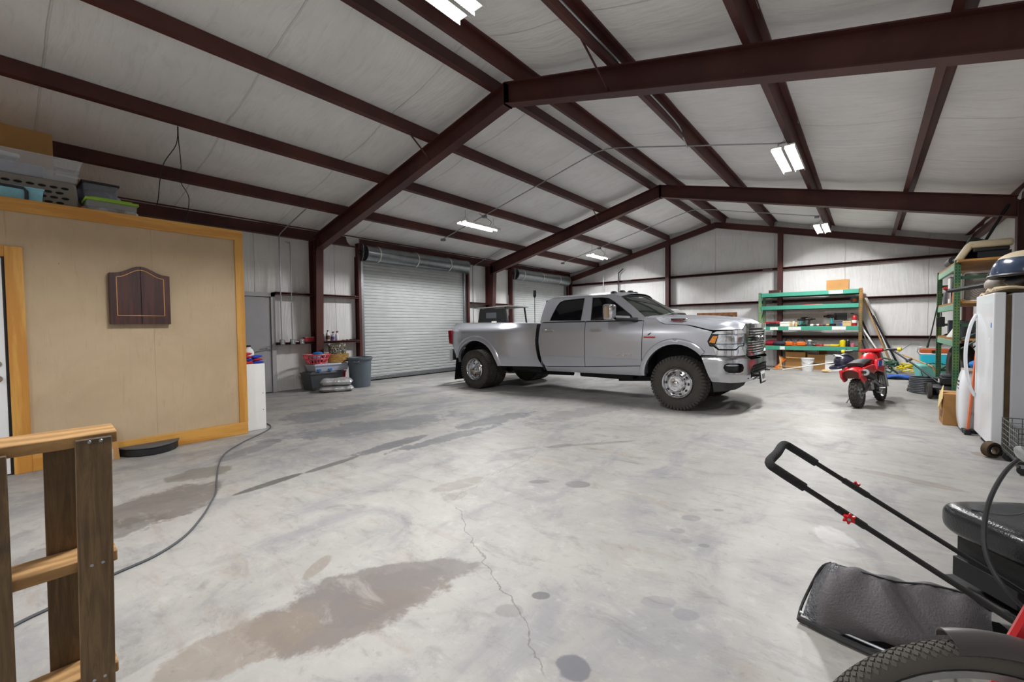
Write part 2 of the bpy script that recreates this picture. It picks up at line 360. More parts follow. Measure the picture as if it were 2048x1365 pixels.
def steel(name, c1, c2):
    M, N, L, b = new_nodes(name)
    pos = N.new('ShaderNodeNewGeometry').outputs['Position']
    a = noise_node(N, L, pos, .8, 5, .6, .4); d = noise_node(N, L, pos, 14, 4, .6)
    c = mixc(N, L, maprange(N, L, a, .35, .7), lin(c1), lin(c2))
    c = mixc(N, L, math_node(N, L, 'MULTIPLY', maprange(N, L, d, .62, .8), .3), c, lin((.42, .33, .30)))
    L.new(c, b.inputs['Base Color']); b.inputs['Roughness'].default_value = .52; b.inputs['Specular IOR Level'].default_value = .4
steel('red_oxide', (.27, .145, .14), (.36, .20, .175))
mat('galvanised', '#9a9ea2', .38, .85, .12, 18)
mat('white_paint', '#e6e6e4', .45, 0, .04, 3)

# --- shell
def slab(name, verts, faces, material): return tag(MB().add(verts, faces).build(name, material), kind='structure')
f = MB().bx(XL-.3, XR+.3, YB-.3, YF+.3, -.2, 0).build('floor', 'concrete'); tag(f, 'stained and cracked grey concrete floor slab', 'floor', kind='structure')
def blanket(name, mt, fn, nu, nv, label, cat, solid=.03):
    o = MB().grid(fn, nu, nv).build(name, mt, sharp=80)
    return tag(o, label, cat, kind='structure')
rnd = random.Random(3)
def lump(x, y, s=1.0): return (sin(x*3.1+y*1.7)+sin(x*1.3-y*4.3+1)+sin(y*6.1+x*.7+2))*.004*s
PUR = [-4.666, -3.194, -1.706, -.26, .184, 1.64, 3.13, 4.62]      # purlins, across from the ridge
PX = [XL]+[RX+d for d in PUR[:4]]+[RX]
def sag(x, lines):
    for a, b2 in zip(lines, lines[1:]):
        if a <= x <= b2: t = (x-a)/(b2-a); return -.05*min(1, (b2-a)/1.4)*(4*t*(1-t))**1.6
    return 0
LL = [XL-.05]+[RX+d for d in PUR[:4]]+[RX+.01]; RL = [RX-.01]+[RX+d for d in PUR[4:]]+[XR+.05]
ny = 160
def roof_fn(x0, x1, lines):
    def fn(u, v):
        x = x0+(x1-x0)*u; y = YB-.1+(YF-YB+.2)*v
        return (x, y, roofz(x)+.217+sag(x, lines)+lump(x, y, .45))
    return fn
blanket('ceiling', 'insulation_roof', roof_fn(XL-.05, RX, LL), 61, ny, 'white insulation blanket under the roof slope over the roll-up doors', 'ceiling')
blanket('ceiling', 'insulation_roof', roof_fn(RX, XR+.05, RL), 61, ny, 'white insulation blanket under the roof slope over the green racks', 'ceiling')
def wall_bulge(t, z): return .018*sin(t*2.2)+.014*sin(t*5.3+z*2)+.012*sin(t*1.1-z*3)
def side_fn(x, sg):
    def fn(u, v):
        y = YB+(YF-YB)*u; z = 3.72*v; return (x+sg*(wall_bulge(y, z)*.6+.02), y, z)
    return fn
blanket('wall_left', 'insulation_side', side_fn(XL, 1), 160, 26, 'wrinkled white insulated side wall with the roll-up doors', 'wall')
blanket('wall_right', 'insulation_side', side_fn(XR, -1), 160, 26, 'wrinkled white insulated side wall behind the refrigerator', 'wall')
def end_fn(y, sg):
    def fn(u, v):
        x = XL+(XR-XL)*u; return (x, y+sg*(wall_bulge(x+3, 0)*.6+.02), (roofz(x)+.24)*v)
    return fn
blanket('wall_back', 'insulation_end', end_fn(YF, -1), 110, 30, 'wrinkled white insulated gable wall behind the truck', 'wall')
blanket('wall_front', 'insulation_end', end_fn(YB, 1), 60, 12, 'insulated gable wall behind the viewer', 'wall')

# --- steel: I-section frames, C-section purlins and girts
def ibeam(mb, a, b, up, da, db, w=.17, t=.014, tw=.008):
    """I section from a to b (top centre line), web plane contains `up`; depths da, db"""
    a, b, up = Vector(a), Vector(b), Vector(up); d = (b-a).normalized(); s = d.cross(up).normalized()*(w/2)
    def slabp(p, q, r, r2):
        mb.add([p-s, p+s, q+s, q-s, p-s-r, p+s-r, q+s-r2, q-s-r2], [(0, 1, 2, 3), (7, 6, 5, 4), (0, 4, 5, 1), (1, 5, 6, 2), (2, 6, 7, 3), (3, 7, 4, 0)])
    T = up*t; slabp(a, b, T, T); slabp(a-up*(da-t), b-up*(db-t), T, T)
    s = s.normalized()*(tw/2); slabp(a-T, b-T, up*(da-2*t), up*(db-2*t))
names = {0: 'behind the viewer', 1: 'nearest the tan room', 2: 'behind the truck'}
for i, y in enumerate(FR):
    fr = thing('steel_frame', 'dark red steel portal frame, ' + ('out of the picture behind the viewer', 'the near one crossing the top of the picture', 'the far one over the truck bed')[i], 'steel frame', (RX, y+.085, 0), kind='structure')
    for sg in (-1, 1):
        w = (RX-XL) if sg < 0 else (XR-RX)
        mb = MB(); ibeam(mb, (0, 0, RZ), (sg*(w-.2), 0, roofz(RX+w-.2)), (0, 0, 1), .31, .36)
        mb.box((0, 0, RZ-.17), (.02, .17, .31)); mb.build('rafter', 'red_oxide', fr)
        mb = MB(); x0 = sg*(w-.04)
        u = (-sg, 0, 0); ibeam(mb, (x0, 0, 0), (x0, 0, roofz(RX+w)-.02), (sg, 0, 0), *((.22, .38) if sg < 0 else (.15, .17)))
        mb.box((sg*(w-.12), 0, .01), (.3, .24, .02)); mb.build('column', 'red_oxide', fr)
    if i == 1 or i == 2:      # flange braces
        for dx, sgn in ((1.64 if i == 1 else 99, 1), (-1.706, -1)):
            if dx == 99: continue
            x = dx; z = roofz(RX+x); mb = MB().cyl((x, -.02, z-.3), (x-.05*sgn, -.62, z+.08), .014, n=6); mb.build('flange_brace', 'red_oxide', fr)
# end wall rafter and columns
fr = thing('end_frame', 'dark red gable end rafter with two intermediate wall columns', 'steel frame', (RX, YF-.2, 0), kind='structure')
for sg in (-1, 1):
    w = (RX-XL) if sg < 0 else (XR-RX); mb = MB(); ibeam(mb, (0, 0, RZ), (sg*(w-.02), 0, roofz(RX+w)), (0, 0, 1), .2, .2, w=.12); mb.build('rafter', 'red_oxide', fr)
    mb = MB(); ibeam(mb, (sg*(w-.02), 0, 0), (sg*(w-.02), 0, roofz(RX+w)), (sg, 0, 0), .2, .2, w=.12); mb.build('corner_column', 'red_oxide', fr)
for x in (-5.82, -2.21):
    mb = MB(); ibeam(mb, (x-RX, .09, 0), (x-RX, .09, roofz(x)-.18), (0, 1, 0), .2, .2, w=.135); mb.build('column', 'red_oxide', fr)
def cee(mb, a, b, depth, up, side, flange=.065, t=.006, lip=.018):
    """C section: web from a/b down `depth` along -up, flanges toward `side`"""
    a, b, up, side = Vector(a), Vector(b), Vector(up), Vector(side)
    prof = [(0, 0), (flange, 0), (flange, -lip), (flange-t, -lip), (flange-t, -t), (t, -t), (t, -depth+t), (flange-t, -depth+t), (flange-t, -depth+lip), (flange, -depth+lip), (flange, -depth), (0, -depth)]
    n = len(prof); P = [p+side*x+up*z for p in (a, b) for x, z in prof]
    mb.add(P, [(i, (i+1) % n, n+(i+1) % n, n+i) for i in range(n)]+[tuple(range(n))[::-1], tuple(range(n, 2*n))])
ordn = ('first roof purlin above the roll-up doors', 'second roof purlin up from the roll-up doors', 'third roof purlin up from the roll-up doors', 'roof purlin just left of the ridge', 'roof purlin just right of the ridge', 'roof purlin carrying a thin conduit right of the ridge', 'roof purlin carrying the two bright right-hand lights', 'rightmost roof purlin above the green rack')
for i, d in enumerate(PUR):
    sl = Vector((cos(math.atan(SL)), 0, (SL if d < 0 else -SL)*cos(math.atan(SL)))); up = Vector((-sl.z, 0, sl.x))
    x = RX+d; z = roofz(x); mb = MB()
    A, B_ = Vector((x, YB, z)), Vector((x, YF-.05, z)); wf = .075
    if d < 0: cee(mb, A+up*.2+sl*wf, B_+up*.2+sl*wf, .2, up, -sl, flange=wf)
    else:     # Z section: lower flange uphill, upper flange downhill
        pr = [(0, .018), (0, 0), (wf, 0), (wf, .194), (2*wf, .194), (2*wf, .176), (2*wf+.006, .176), (2*wf+.006, .2), (wf-.006, .2), (wf-.006, .006), (.006, .006), (.006, .018)]
        n = len(pr); mb.add([q+sl*a+up*b2 for q in (A, B_) for a, b2 in pr], [(k, (k+1) % n, n+(k+1) % n, n+k) for k in range(n)]+[tuple(range(n))[::-1], tuple(range(n, 2*n))])
    o = mb.build('roof_purlin', 'red_oxide'); tag(o, ordn[i] + ', dark red steel', 'purlin', 'roof purlins', 'structure')
for x, sg, nm in ((XL, 1, 'over the roll-up doors'), (XR, -1, 'over the refrigerator')):
    mb = MB(); z = roofz(x)+.235
    cee(mb, (x+sg*.03, YB, z), (x+sg*.03, YF, z), .26, (0, 0, 1), (sg, 0, 0), flange=.13, t=.008)
    tag(mb.build('eave_strut', 'red_oxide'), 'dark red steel eave strut along the wall top ' + nm, 'eave strut', 'eave struts', 'structure')
def girt(p, q, side, label, d=.062, fl=.18):
    mb = MB(); cee(mb, p, q, d, (0, 0, 1), side, flange=fl)
    tag(mb.build('wall_girt', 'red_oxide'), label, 'girt', 'wall girts', 'structure')
gs = (1, 0, 0)
for (y0, y1, t) in ((4.12, 4.98, 'between the grey door and the near column'), (5.12, 6.13, 'between the near column and the wide roll-up door'), (10.1, 11.05, 'beyond the wide roll-up door'), (11.2, 12.25, 'before the small roll-up door')):
    girt((XL+.03, y0, 2.21), (XL+.03, y1, 2.21), gs, 'upper dark red wall girt ' + t)
    if y0 < 6: girt((XL+.03, y0, 1.097), (XL+.03, y1, 1.097), gs, 'waist-high dark red wall girt ' + t)
girt((XL+.03, YB, 2.21), (XL+.03, 3.0, 2.21), gs, 'upper dark red wall girt behind the tan room')
for z, t in ((3.2, 'top'), (2.145, 'middle'), (1.01, 'low')):
    girt((XL, YF-.03, z), (XR, YF-.03, z), (0, -1, 0), 'long %s dark red girt across the gable wall' % t, d=.085, fl=.18)
for z in (2.21, 1.1): girt((XR-.03, YB, z), (XR-.03, YF, z), (-1, 0, 0), fl=.12, label= 'dark red girt along the wall behind the refrigerator at %s height' % ('head' if z > 2 else 'waist'))

# --- roll-up doors
mat('door_slat', '#b9bdbd', .5, .1, .05, 4)
mat('coil_metal', '#8b9093', .3, .8, .12, 8)
mat('dark_metal', '#2b2c2e', .45, .6)
mat('strap_white', '#d8dad8', .5)
def rollup(n, y0, y1, label):
    d = thing('door_%d' % n, label, 'roll-up door', (XL, (y0+y1)/2, 0), kind='structure'); h = (y1-y0)/2
    mb = MB(); pr = []; z = .12
    while z < 3.12:           # corrugated curtain: shallow ribs
        pr += [(.07, z), (.085, z+.012), (.085, z+.058), (.07, z+.07)]; z += .082
    mb.add([(x, y, z) for y in (-h+.03, h-.03) for x, z in pr], [(i, i+1, len(pr)+i+1, len(pr)+i) for i in range(len(pr)-1)])
    mb.build('curtain', 'door_slat', d, solid=.004, sharp=20)
    mb = MB().bx(.06, .11, -h+.03, h-.03, .03, .12); mb.build('bottom_bar', 'galvanised', d, bevel=.006)
    MB().bx(.05, .1, -h+.03, h-.03, .0, .03).build('rubber_seal', 'dark_metal', d)
    for s in (-1, 1):
        mb = MB(); mb.bx(.045, .16, s*h-.045, s*h+.045, 0, 3.15); mb.build('guide', 'galvanised', d, bevel=.006)
        mb = MB(); ibeam(mb, (.02, s*(h+.1), 0), (.02, s*(h+.1), 3.55), (-1, 0, 0), .2, .2, w=.07); mb.build('jamb_post', 'red_oxide', d)
        mb = MB(); mb.prism([(-.02+.04, 3.05), (.28, 3.12), (.36, 3.3), (.34, 3.5), (.2, 3.56), (.04, 3.56)], s*(h+.05)-.006, s*(h+.05)+.006, 'y'); mb.build('bracket', 'galvanised', d)
        mb = MB(); mb.cyl((.23, s*(h+.13), 3.32), (.23, s*(h-.02), 3.32), .035, n=12); mb.cyl((.23, s*(h+.02), 3.32), (.23, s*(h-.0), 3.32), .16, n=20); mb.build('drum_hub', 'dark_metal', d)
    mb = MB(); prof = [(.0, -h+.03), (.175, -h+.03)]; k = 60
    for i in range(k+1): prof.append((.2+.004*(i % 2), -h+.03+(2*h-.06)*i/k))
    prof += [(.175, h-.03), (.0, h-.03)]; mb.lathe(prof, 32, (.24, 0, 3.31), 'y'); mb.build('coil', 'coil_metal', d, sharp=50)
    nst = 3
    for i in range(nst):
        y = -h+(2*h)*(i+.32)/nst; mb = MB(); mb.lathe([(.209, y-.02), (.213, y-.02), (.213, y+.02), (.209, y+.02)], 28, (.24, 0, 3.31), 'y', closed=True); mb.build('strap', 'strap_white', d)
    return d
rollup(2, 6.26, 9.96, 'wide closed white corrugated roll-up door left of the truck')
d3 = rollup(3, 12.4, 16.0, 'closed white corrugated roll-up door in the far corner behind the truck cab')
mb = MB().tube([(.14, -1.7, 3.2), (.14, -1.7, .7)], .008, 6); mb.build('pull_chain', 'galvanised', d3)
# --- grey walk door
mat('grey_door_paint', '#b4b5ba', .45, 0, .04, 5); mat('grey_door_frame', '#bcbdc0', .45, 0, .04, 5)
d = thing('door_1', 'grey steel walk door beside the tan room', 'door', (XL, 3.62, 0), kind='structure')
MB().bx(.05, .095, -.46, .42, .01, 2.09).build('leaf', 'grey_door_paint', d, bevel=.003)
for y0, y1 in ((-.56, -.47), (.43, .52)): MB().bx(.03, .12, y0, y1, 0, 2.19).build('jamb', 'grey_door_frame', d, bevel=.004)
MB().bx(.03, .12, -.56, .52, 2.1, 2.19).build('head', 'grey_door_frame', d, bevel=.004)
mb = MB().cyl((.095, .35, .98), (.115, .35, .98), .033, n=16); mb.cyl((.11, .35, .98), (.15, .35, .98), .012); mb.tube([(.15, .36, .98), (.155, .3, .985), (.15, .2, .96), (.15, .16, .955)], .01, 8); mb.build('lever_handle', 'galvanised', d)
for z in (.25, 1.05, 1.85): MB().cyl((.1, -.465, z-.05), (.1, -.465, z+.05), .008, n=8).build('hinge', 'galvanised', d)
# ================================================================== ceiling lights
mat('lamp_lens', '#ffffff', .4, 0, 0, 3, emit=13.0)
mat('lamp_white', '#f2f2f0', .5, 0, .03, 5)
mat('conduit', '#a9adb0', .35, .75, .08, 20)
mat('black_wire', '#18181a', .5, 0, .1)
def ceiling_light(x, y, z, purlin_z, label):
    t = thing('ceiling_light', label, 'ceiling light', (x, y, z), group='twin panel ceiling lights')
    mb = MB().bx(-.05, .05, -.6, .6, .055, .085); mb.build('housing', 'lamp_white', t, bevel=.004)
    for s in (-1, 1):
        cx = s*.082
        mb = MB(); mb.bx(cx-.062, cx+.062, -.62, .62, .036, .056); mb.bx(cx-.066, cx-.060, -.62, .62, 0, .05); mb.bx(cx+.060, cx+.066, -.62, .62, 0, .05)
        mb.build('reflector', 'lamp_white', t)
        MB().bx(cx-.058, cx+.058, -.6, .6, .030, .034).build('lens', 'lamp_lens', t)
        ld = bpy.data.lights.new('light_strip', 'AREA'); ld.shape = 'RECTANGLE'; ld.size = .02; ld.size_y = 1.18; ld.energy = LAMP_W; ld.color = (1, .99, .985)
        lo = bpy.data.objects.new('light_strip', ld); COL.objects.link(lo); lo.parent = t; lo.location = (cx, 0, .0275)
    for yy in (-.5, .5):
        mb = MB()
        for s in (-1, 1): mb.tube([(s*.11, yy, .056), (0, yy, .16)], .0025, 5)
        mb.tube([(0, yy, .16), (0, yy, purlin_z-z+.02)], .0025, 5); mb.build('hanger', 'black_wire', t)
    mb = MB().tube(smooth_path([(0, .35, .085), (.02, .4, .2), (.0, .2, .28), (-.02, 0, purlin_z-z+.04)]), .006, 6); mb.build('power_cable', 'black_wire', t)
    return t
ceiling_light(-2.47, 1.95, 3.85, roofz(-2.47), 'twin panel ceiling light cut by the top edge of the picture')
ceiling_light(-.965, 7.9, 3.85, roofz(-.965), 'glaring twin panel ceiling light above the dirt bike, the larger on the right slope')
ceiling_light(-7.45, 7.9, 3.85, roofz(-7.45), 'thin glowing ceiling light above the wide roll-up door')
ceiling_light(-.94, 13.85, 3.79, roofz(-.94), 'small glaring ceiling light near the gable wall above the far green rack')
ceiling_light(-7.35, 13.85, 3.79, roofz(-7.35), 'small thin ceiling light in the far corner above the truck cab')
ceiling_light(-.965, -4.2, 3.85, roofz(-.965), 'unseen ceiling light added behind the viewer on the right slope to light the foreground')  # out of view; added to brighten the foreground
ceiling_light(-7.45, -4.2, 3.85, roofz(-7.45), 'unseen ceiling light added behind the viewer on the left slope to light the foreground')  # second unseen fixture, added for the foreground light
# ================================================================== pickup truck
mat('truck_paint', '#b2b5bd', .27, .6, .003, 3, coat=.9, rvar=0, detail=0)
MATS['truck_paint'].node_tree.nodes['Principled BSDF'].inputs['Coat Roughness'].default_value = .14; MATS['truck_paint'].node_tree.nodes['Principled BSDF'].inputs['Coat Weight'].default_value = .6
mat('tint_glass', '#0b0d10', .04, 0, .2, 3, spec=.8, rvar=0)
mat('windshield_glass', '#1d221f', .03, 0, .25, 2, spec=1., rvar=0)
mat('chrome', '#d4d6da', .09, 1., .04, 10, rvar=.2)
mat('bumper_chrome', '#b9bbc0', .2, 1., .01, 4, rvar=0, detail=0)
mat('black_trim', '#141416', .45, 0, .15, 12)
mat('underbody', '#0d0d0e', .8, 0, .3, 6)
mat('tire_rubber', '#3a3733', .85, 0, .22, 7, bump=.25, bs=60)
mat('amber_lens', '#e08a1e', .15, 0, .15, 30, spec=.8)
mat('red_lens', '#8e1018', .12, 0, .2, 30, spec=.8)
mat('clear_lens', '#c3c9d0', .06, .55, .3, 25, spec=.8)
mat('badge_dark', '#3c3d44', .3, .5); mat('badge_red', '#a8232b', .4); mat('badge_silver', '#c9cacf', .2, .9)
TK = thing('pickup_truck', 'silver grey crew cab dual rear wheel pickup truck parked in the middle', 'truck', (-6.62, 8.22, 0), rad(-1.3))
def P_(mb, name, m, parent=TK, **k): return mb.build(name, m, parent, **k)
BASE = [(.46, .925), (.56, .965), (.64, .985), (.8, 1.0), (1.1, 1.006), (1.25, .998), (1.33, .985), (1.46, .957), (1.6, .93)]
def ybody(x, z):
    y = curve_lookup(BASE, z)
    if x > 4.5: y -= .06*max(0, (x-4.5)/.6)**2
    return y
def ybed(x, z):
    k = (1-sstep(.5, 1.4, x))*(1-.5*sstep(-.6, -1.1, x))
    s = 1-sstep(1.29, 1.47, z); lo = .03*(1-sstep(.5, .8, z))
    return curve_lookup([(.46, .93), (.56, .965), (.7, .99), (1.1, 1.003), (1.47, .975)], z)+(.205*s-lo)*k
def ell(cx, cz, rx, rz, a0, a1, n=22): return [(cx+rx*cos(rad(a0+(a1-a0)*i/n)), cz+rz*sin(rad(a0+(a1-a0)*i/n))) for i in range(n+1)]
RW, FW = -.19, 4.27
def sm2(L): return [(q.x, q.y) for q in smooth_path([(a, b2, 0) for a, b2 in L], 5)]
bed_out = [(-1.03, 1.475), (-.4, 1.472), (.3, 1.462), (.9, 1.45), *sm2([(1.40, 1.44), (1.385, 1.25), (1.375, 1.06), (1.40, .85), (1.45, .69), (1.53, .565)]), (1.1, .555), (.52, .545)]+ell(-.16, .5, .62, .585, 5, 172)+[(-.80, .60), (-.93, .80), (-1.03, .98), (-1.07, 1.32)]
rdoor = [(1.50, 1.452), (2.53, 1.452), (2.53, .622), *sm2([(1.66, .583), (1.59, .60), (1.535, .70), (1.49, .87), (1.465, 1.06), (1.475, 1.25), (1.50, 1.45)])]
fdoor = [(2.542, 1.452), (3.672, 1.452), (3.668, 1.3), (3.655, 1.0), (3.648, .69), (2.542, .623)]
fend = [(3.682, 1.452), (3.70, 1.51), (3.90, 1.49), (3.955, 1.43), (4.03, 1.392), (4.4, 1.372), (4.79, 1.268), (4.722, 1.118), (4.75, 1.045), (4.80, 1.03), (4.84, .905), (4.64, .905)]+ell(4.235, .5, .545, .57, 45, 178)+[(3.69, .52), (3.66, .52), (3.66, .7), (3.667, 1.0), (3.678, 1.3)]
rock = [(1.59, .588), (1.66, .572), (2.53, .61), (3.65, .678), (3.65, .515), (1.62, .482)]
for sg in (-1, 1):
    def side(fn): return lambda u, v: (u, sg*fn(u, v), v)
    bs = P_(panel_mesh(MB(), bed_out, side(ybed), .05), 'bed_side', 'truck_paint', solid=.012, sharp=60)
    for nm, o, fn in (('rear_door', rdoor, ybody), ('front_door', fdoor, ybody), ('front_fender', fend, ybody), ('rocker_panel', rock, lambda x, z: ybody(x, z)-.006)):
        q = P_(panel_mesh(MB(), o, side(fn), .05), nm, 'truck_paint', solid=.01, sharp=60)
        if nm.endswith('door'):
            hx = 1.73 if nm[0] == 'r' else 2.78; y = ybody(hx, 1.29)
            mb = MB(); mb.box((hx, sg*(y+.028), 1.297), (.22, .022, .03)); mb.box((hx+.085, sg*(y+.014), 1.297), (.04, .03, .036)); mb.box((hx-.1, sg*(y+.014), 1.297), (.02, .03, .03)); mb.build('door_handle', 'chrome', q, bevel=.006)
            MB().box((hx, sg*(y+.003), 1.272), (.2, .006, .03)).build('handle_recess', 'black_trim', q, bevel=.002)
            if nm[0] == 'f' and sg < 0: text('badge_letters', 'LARAMIE', .062, 'badge_silver', q, (3.34, -(ybody(3.3, .86)+.006), .865), (rad(90), 0, 0), .003, squash=1.25)
            mb = MB()
            x0, x1 = (1.50, 2.52) if nm[0] == 'r' else (2.55, 3.645)
            mb.tube([(x0+(x1-x0)*i/8, sg*(ybody(x0, .80)+.002), .795+.0*i) for i in range(9)], .004, 5); mb.build('body_crease', 'truck_paint', q)
            mb = MB().bx(x0+.06 if nm[0] == 'r' else x0, x1, sg*.955-.012, sg*.955+.012, 1.452, 1.472); mb.build('belt_trim', 'black_trim', q)
        if nm == 'front_fender' and sg < 0:
            mb = MB().add([(3.76, -1.008, 1.215), (3.785, -1.008, 1.21), (3.83, -1.008, 1.255), (3.815, -1.008, 1.258)], [(0, 1, 2, 3)]); mb.build('badge_slash', 'badge_dark', q, solid=.004)
            MB().bx(3.70, 3.895, -1.016, -1.006, 1.165, 1.19).build('badge_strip', 'badge_red', q)
    # wheel arch flares
    for cx, rx, rz, a0, a1, fn, ex in ((-.16, .62, .585, 4, 173, ybed, .12), (4.235, .545, .57, 44, 178, ybody, .095)):
        def fl(u, v):
            a = rad(a0+(a1-a0)*u); k = v
            rr = (.0, .02, .3, .8, 1.0)[min(4, int(k*4+.01))]; out = (-.05, .022, .034, .03, .002)[min(4, int(k*4+.01))]
            x = cx+(rx-.004+ex*rr)*cos(a); z = .5+(rz-.004+ex*rr)*sin(a); return (x, sg*(fn(x, z)+out), z)
        P_(MB().grid(fl, 40, 5), 'wheel_arch_flare', 'truck_paint', solid=.004, sharp=50)
    # upper cab side with window openings
    def yg(x, z): return .955-(z-1.455)*.44-.02*max(0, x-3.1)
    rwin = [(1.70, 1.482), (1.73, 1.62), (1.79, 1.79), (1.84, 1.862), (1.93, 1.892), (2.16, 1.906), (2.40, 1.912), (2.415, 1.70), (2.425, 1.482)]
    fwin = [(2.64, 1.482), (2.61, 1.70), (2.575, 1.912), (2.78, 1.908), (2.92, 1.885), (3.06, 1.81), (3.25, 1.68), (3.42, 1.56), (3.50, 1.482)]
    cab = [(1.47, 1.46), (3.69, 1.46), (3.70, 1.505), (3.45, 1.70), (3.25, 1.845), (3.14, 1.92), (3.02, 1.953), (2.8, 1.962), (2.4, 1.966), (1.9, 1.958), (1.66, 1.948), (1.545, 1.92), (1.50, 1.86), (1.475, 1.7)]
    P_(panel_mesh(MB(), cab, side(yg), .05, (rwin, fwin)), 'cab_side', 'truck_paint', solid=.012, sharp=60)
    for nm, w in (('rear_side_window', rwin), ('front_side_window', fwin)):
        P_(panel_mesh(MB(), w, side(lambda x, z: yg(x, z)-.008), .08), nm, 'tint_glass', sharp=80)
        P_(MB().tube([(x, sg*(yg(x, z)+.001), z) for x, z in w], .008, 6, closed=True), 'window_seal', 'black_trim')
    P_(MB().bx(2.43, 2.635, sg*.69, sg*.70, 1.46, 1.93), 'pillar_filler', 'underbody')
    # mirror
    mr = P_(MB().box((3.20, sg*1.27, 1.615), (.17, .20, .27)), 'mirror', 'chrome', bevel=.035, segs=3)
    MB().box((3.112, sg*1.27, 1.615), (.012, .17, .235)).build('mirror_glass', 'tint_glass', mr, bevel=.004)
    MB().tube([(3.28, sg*1.2, 1.495), (3.45, sg*1.06, 1.485), (3.56, sg*.96, 1.475)], [.034, .036, .042], 10).build('mirror_arm', 'black_trim', mr)
    MB().tube([(3.28, sg*1.215, 1.535), (3.47, sg*1.06, 1.525)], .02, 8).build('mirror_arm_cap', 'badge_silver', mr)
    # taillight, mudflap
    P_(MB().prism([(-1.13, 1.0), (-1.0, .985), (-1.03, 1.315), (-1.16, 1.31)], sg*.95, sg*1.135, 'y'), 'taillight', 'red_lens', bevel=.012)
    P_(MB().box((-.80, sg*1.02, .42), (.012, .42, .52), (0, rad(8), 0)), 'mudflap', 'black_trim')
# plan curve of the nose
NC = smooth_path([(4.55, .99, 0), (4.8, .985, 0), (4.98, .955, 0), (5.09, .88, 0), (5.165, .74, 0), (5.215, .55, 0), (5.25, .32, 0), (5.26, 0, 0)], 12)
NS = [0.]
for a, b_ in zip(NC, NC[1:]): NS.append(NS[-1]+(b_-a).length)
def nose(u, inset=0.):
    if u > NS[-1]: x, y = nose(2*NS[-1]-u, inset); return x, -y
    for i in range(len(NS)-1):
        if u <= NS[i+1] or i == len(NS)-2:
            t = (u-NS[i])/(NS[i+1]-NS[i]); p = NC[i].lerp(NC[i+1], t); d = (NC[i+1]-NC[i]).normalized(); n = Vector((-d.y, d.x, 0))
            return p.x-n.x*inset, p.y-n.y*inset
UT = 2*NS[-1]
def nside(sg, inset):
    def fn(u, z): x, y = nose(u, inset); return (x, sg*y, z)
    return fn
# bumper: chrome wrap with profile
bt = [(0, 0), (.25, .012), (.5, .02), (.75, .015), (1, 0)]
def bump_fn(k, z): return (.03*(1-sstep(.84, .90, z)) - .05*(1-sstep(.47, .62, z)))
bo = []
for sg in (-1, 1):
    out = [(.085, .885), (.3, .89), (.6, .892), (.78, .89), (.90, .83), (1.46, .835), (1.46, .765), (1.0, .745), (.90, .70), (.88, .62), (.94, .545), (1.46, .53), (1.46, .50), (.9, .49), (.5, .488), (.23, .497)]
    fog = [(.385, .72), (.40, .768), (.45, .787), (.60, .787), (.68, .768), (.71, .72), (.69, .665), (.63, .643), (.46, .645), (.41, .67)]
    def bf(u, z):
        x, y = nose(u, 0); n = Vector((x-4.6, y*.55, 0)).normalized() if u > .35 else Vector((0, 1, 0)); o = bump_fn(u, z)
        return (x+n.x*o, sg*(y+n.y*o), z)
    bp_ = P_(panel_mesh(MB(), out, bf, .035, (fog,)), 'front_bumper', 'bumper_chrome', solid=.01, sharp=60)
    panel_mesh(MB(), fog, lambda u, z: (nose(u, .02)[0], sg*nose(u, .02)[1], z), .06).build('fog_light_recess', 'black_trim', bp_, sharp=80)
    MB().tube([(nose(u, .004)[0], sg*nose(u, .004)[1], .755-.01*abs(u-.55)) for u in (.43, .47, .51, .55, .59, .63)], [.006, .014, .016, .016, .014, .006], 8).build('fog_light', 'clear_lens', bp_)
    # headlamp
    hl = [(.172, 1.118), (.239, 1.256), (.30, 1.28), (.45, 1.288), (.604, 1.29), (.70, 1.30), (.79, 1.225), (.755, 1.095), (.72, 1.045), (.64, 1.045), (.575, .994), (.331, .994), (.261, 1.048), (.201, 1.052)]
    h = P_(panel_mesh(MB(), hl, nside(sg, .012), .04), 'headlamp', 'black_trim', sharp=80)
    def part(o, n_, mt, ins, par=h, solid=.006): return panel_mesh(MB(), o, nside(sg, ins), .04).build(n_, mt, par, solid=solid, sharp=80)
    part([(.232, 1.232), (.30, 1.272), (.70, 1.293), (.778, 1.232), (.31, 1.229)], 'chrome_brow', 'chrome', -.004)
    part([(.195, 1.105), (.25, 1.20), (.315, 1.20), (.275, 1.09)], 'turn_signal', 'amber_lens', -.003)
    part([(.33, 1.222), (.768, 1.226), (.738, 1.085), (.292, 1.082)], 'lens', 'clear_lens', 0.)
    part([(.37, 1.195), (.53, 1.2), (.50, 1.12), (.40, 1.115)], 'reflector', 'chrome', -.004); part([(.55, 1.198), (.70, 1.2), (.69, 1.115), (.56, 1.115)], 'reflector', 'chrome', -.004)
    part([(.275, 1.072), (.728, 1.076), (.722, 1.054), (.635, 1.052), (.57, 1.003), (.337, 1.003)], 'running_light', 'clear_lens', -.002)
    part([(.215, 1.04), (.255, 1.036), (.325, .982), (.58, .982), (.645, 1.038), (.745, 1.04), (.74, .985), (.81, .902), (.30, .90), (.25, .93)], 'chrome_filler', 'chrome', .004)
    P_(panel_mesh(MB(), [(.23, .50), (.5, .49), (.85, .485), (.80, .44), (.6, .385), (.26, .335)], nside(sg, .03), .05), 'air_dam', 'black_trim', solid=.01)
gr = P_(panel_mesh(MB(), [(.76, 1.0), (.83, 1.30), (.90, 1.36), (UT-.90, 1.36), (UT-.83, 1.30), (UT-.76, 1.0), (UT-.85, .89), (.85, .89)], lambda u, z: (nose(u, .05)[0], -nose(u, .05)[1], z), .06), 'grille', 'black_trim', solid=.01, sharp=80)
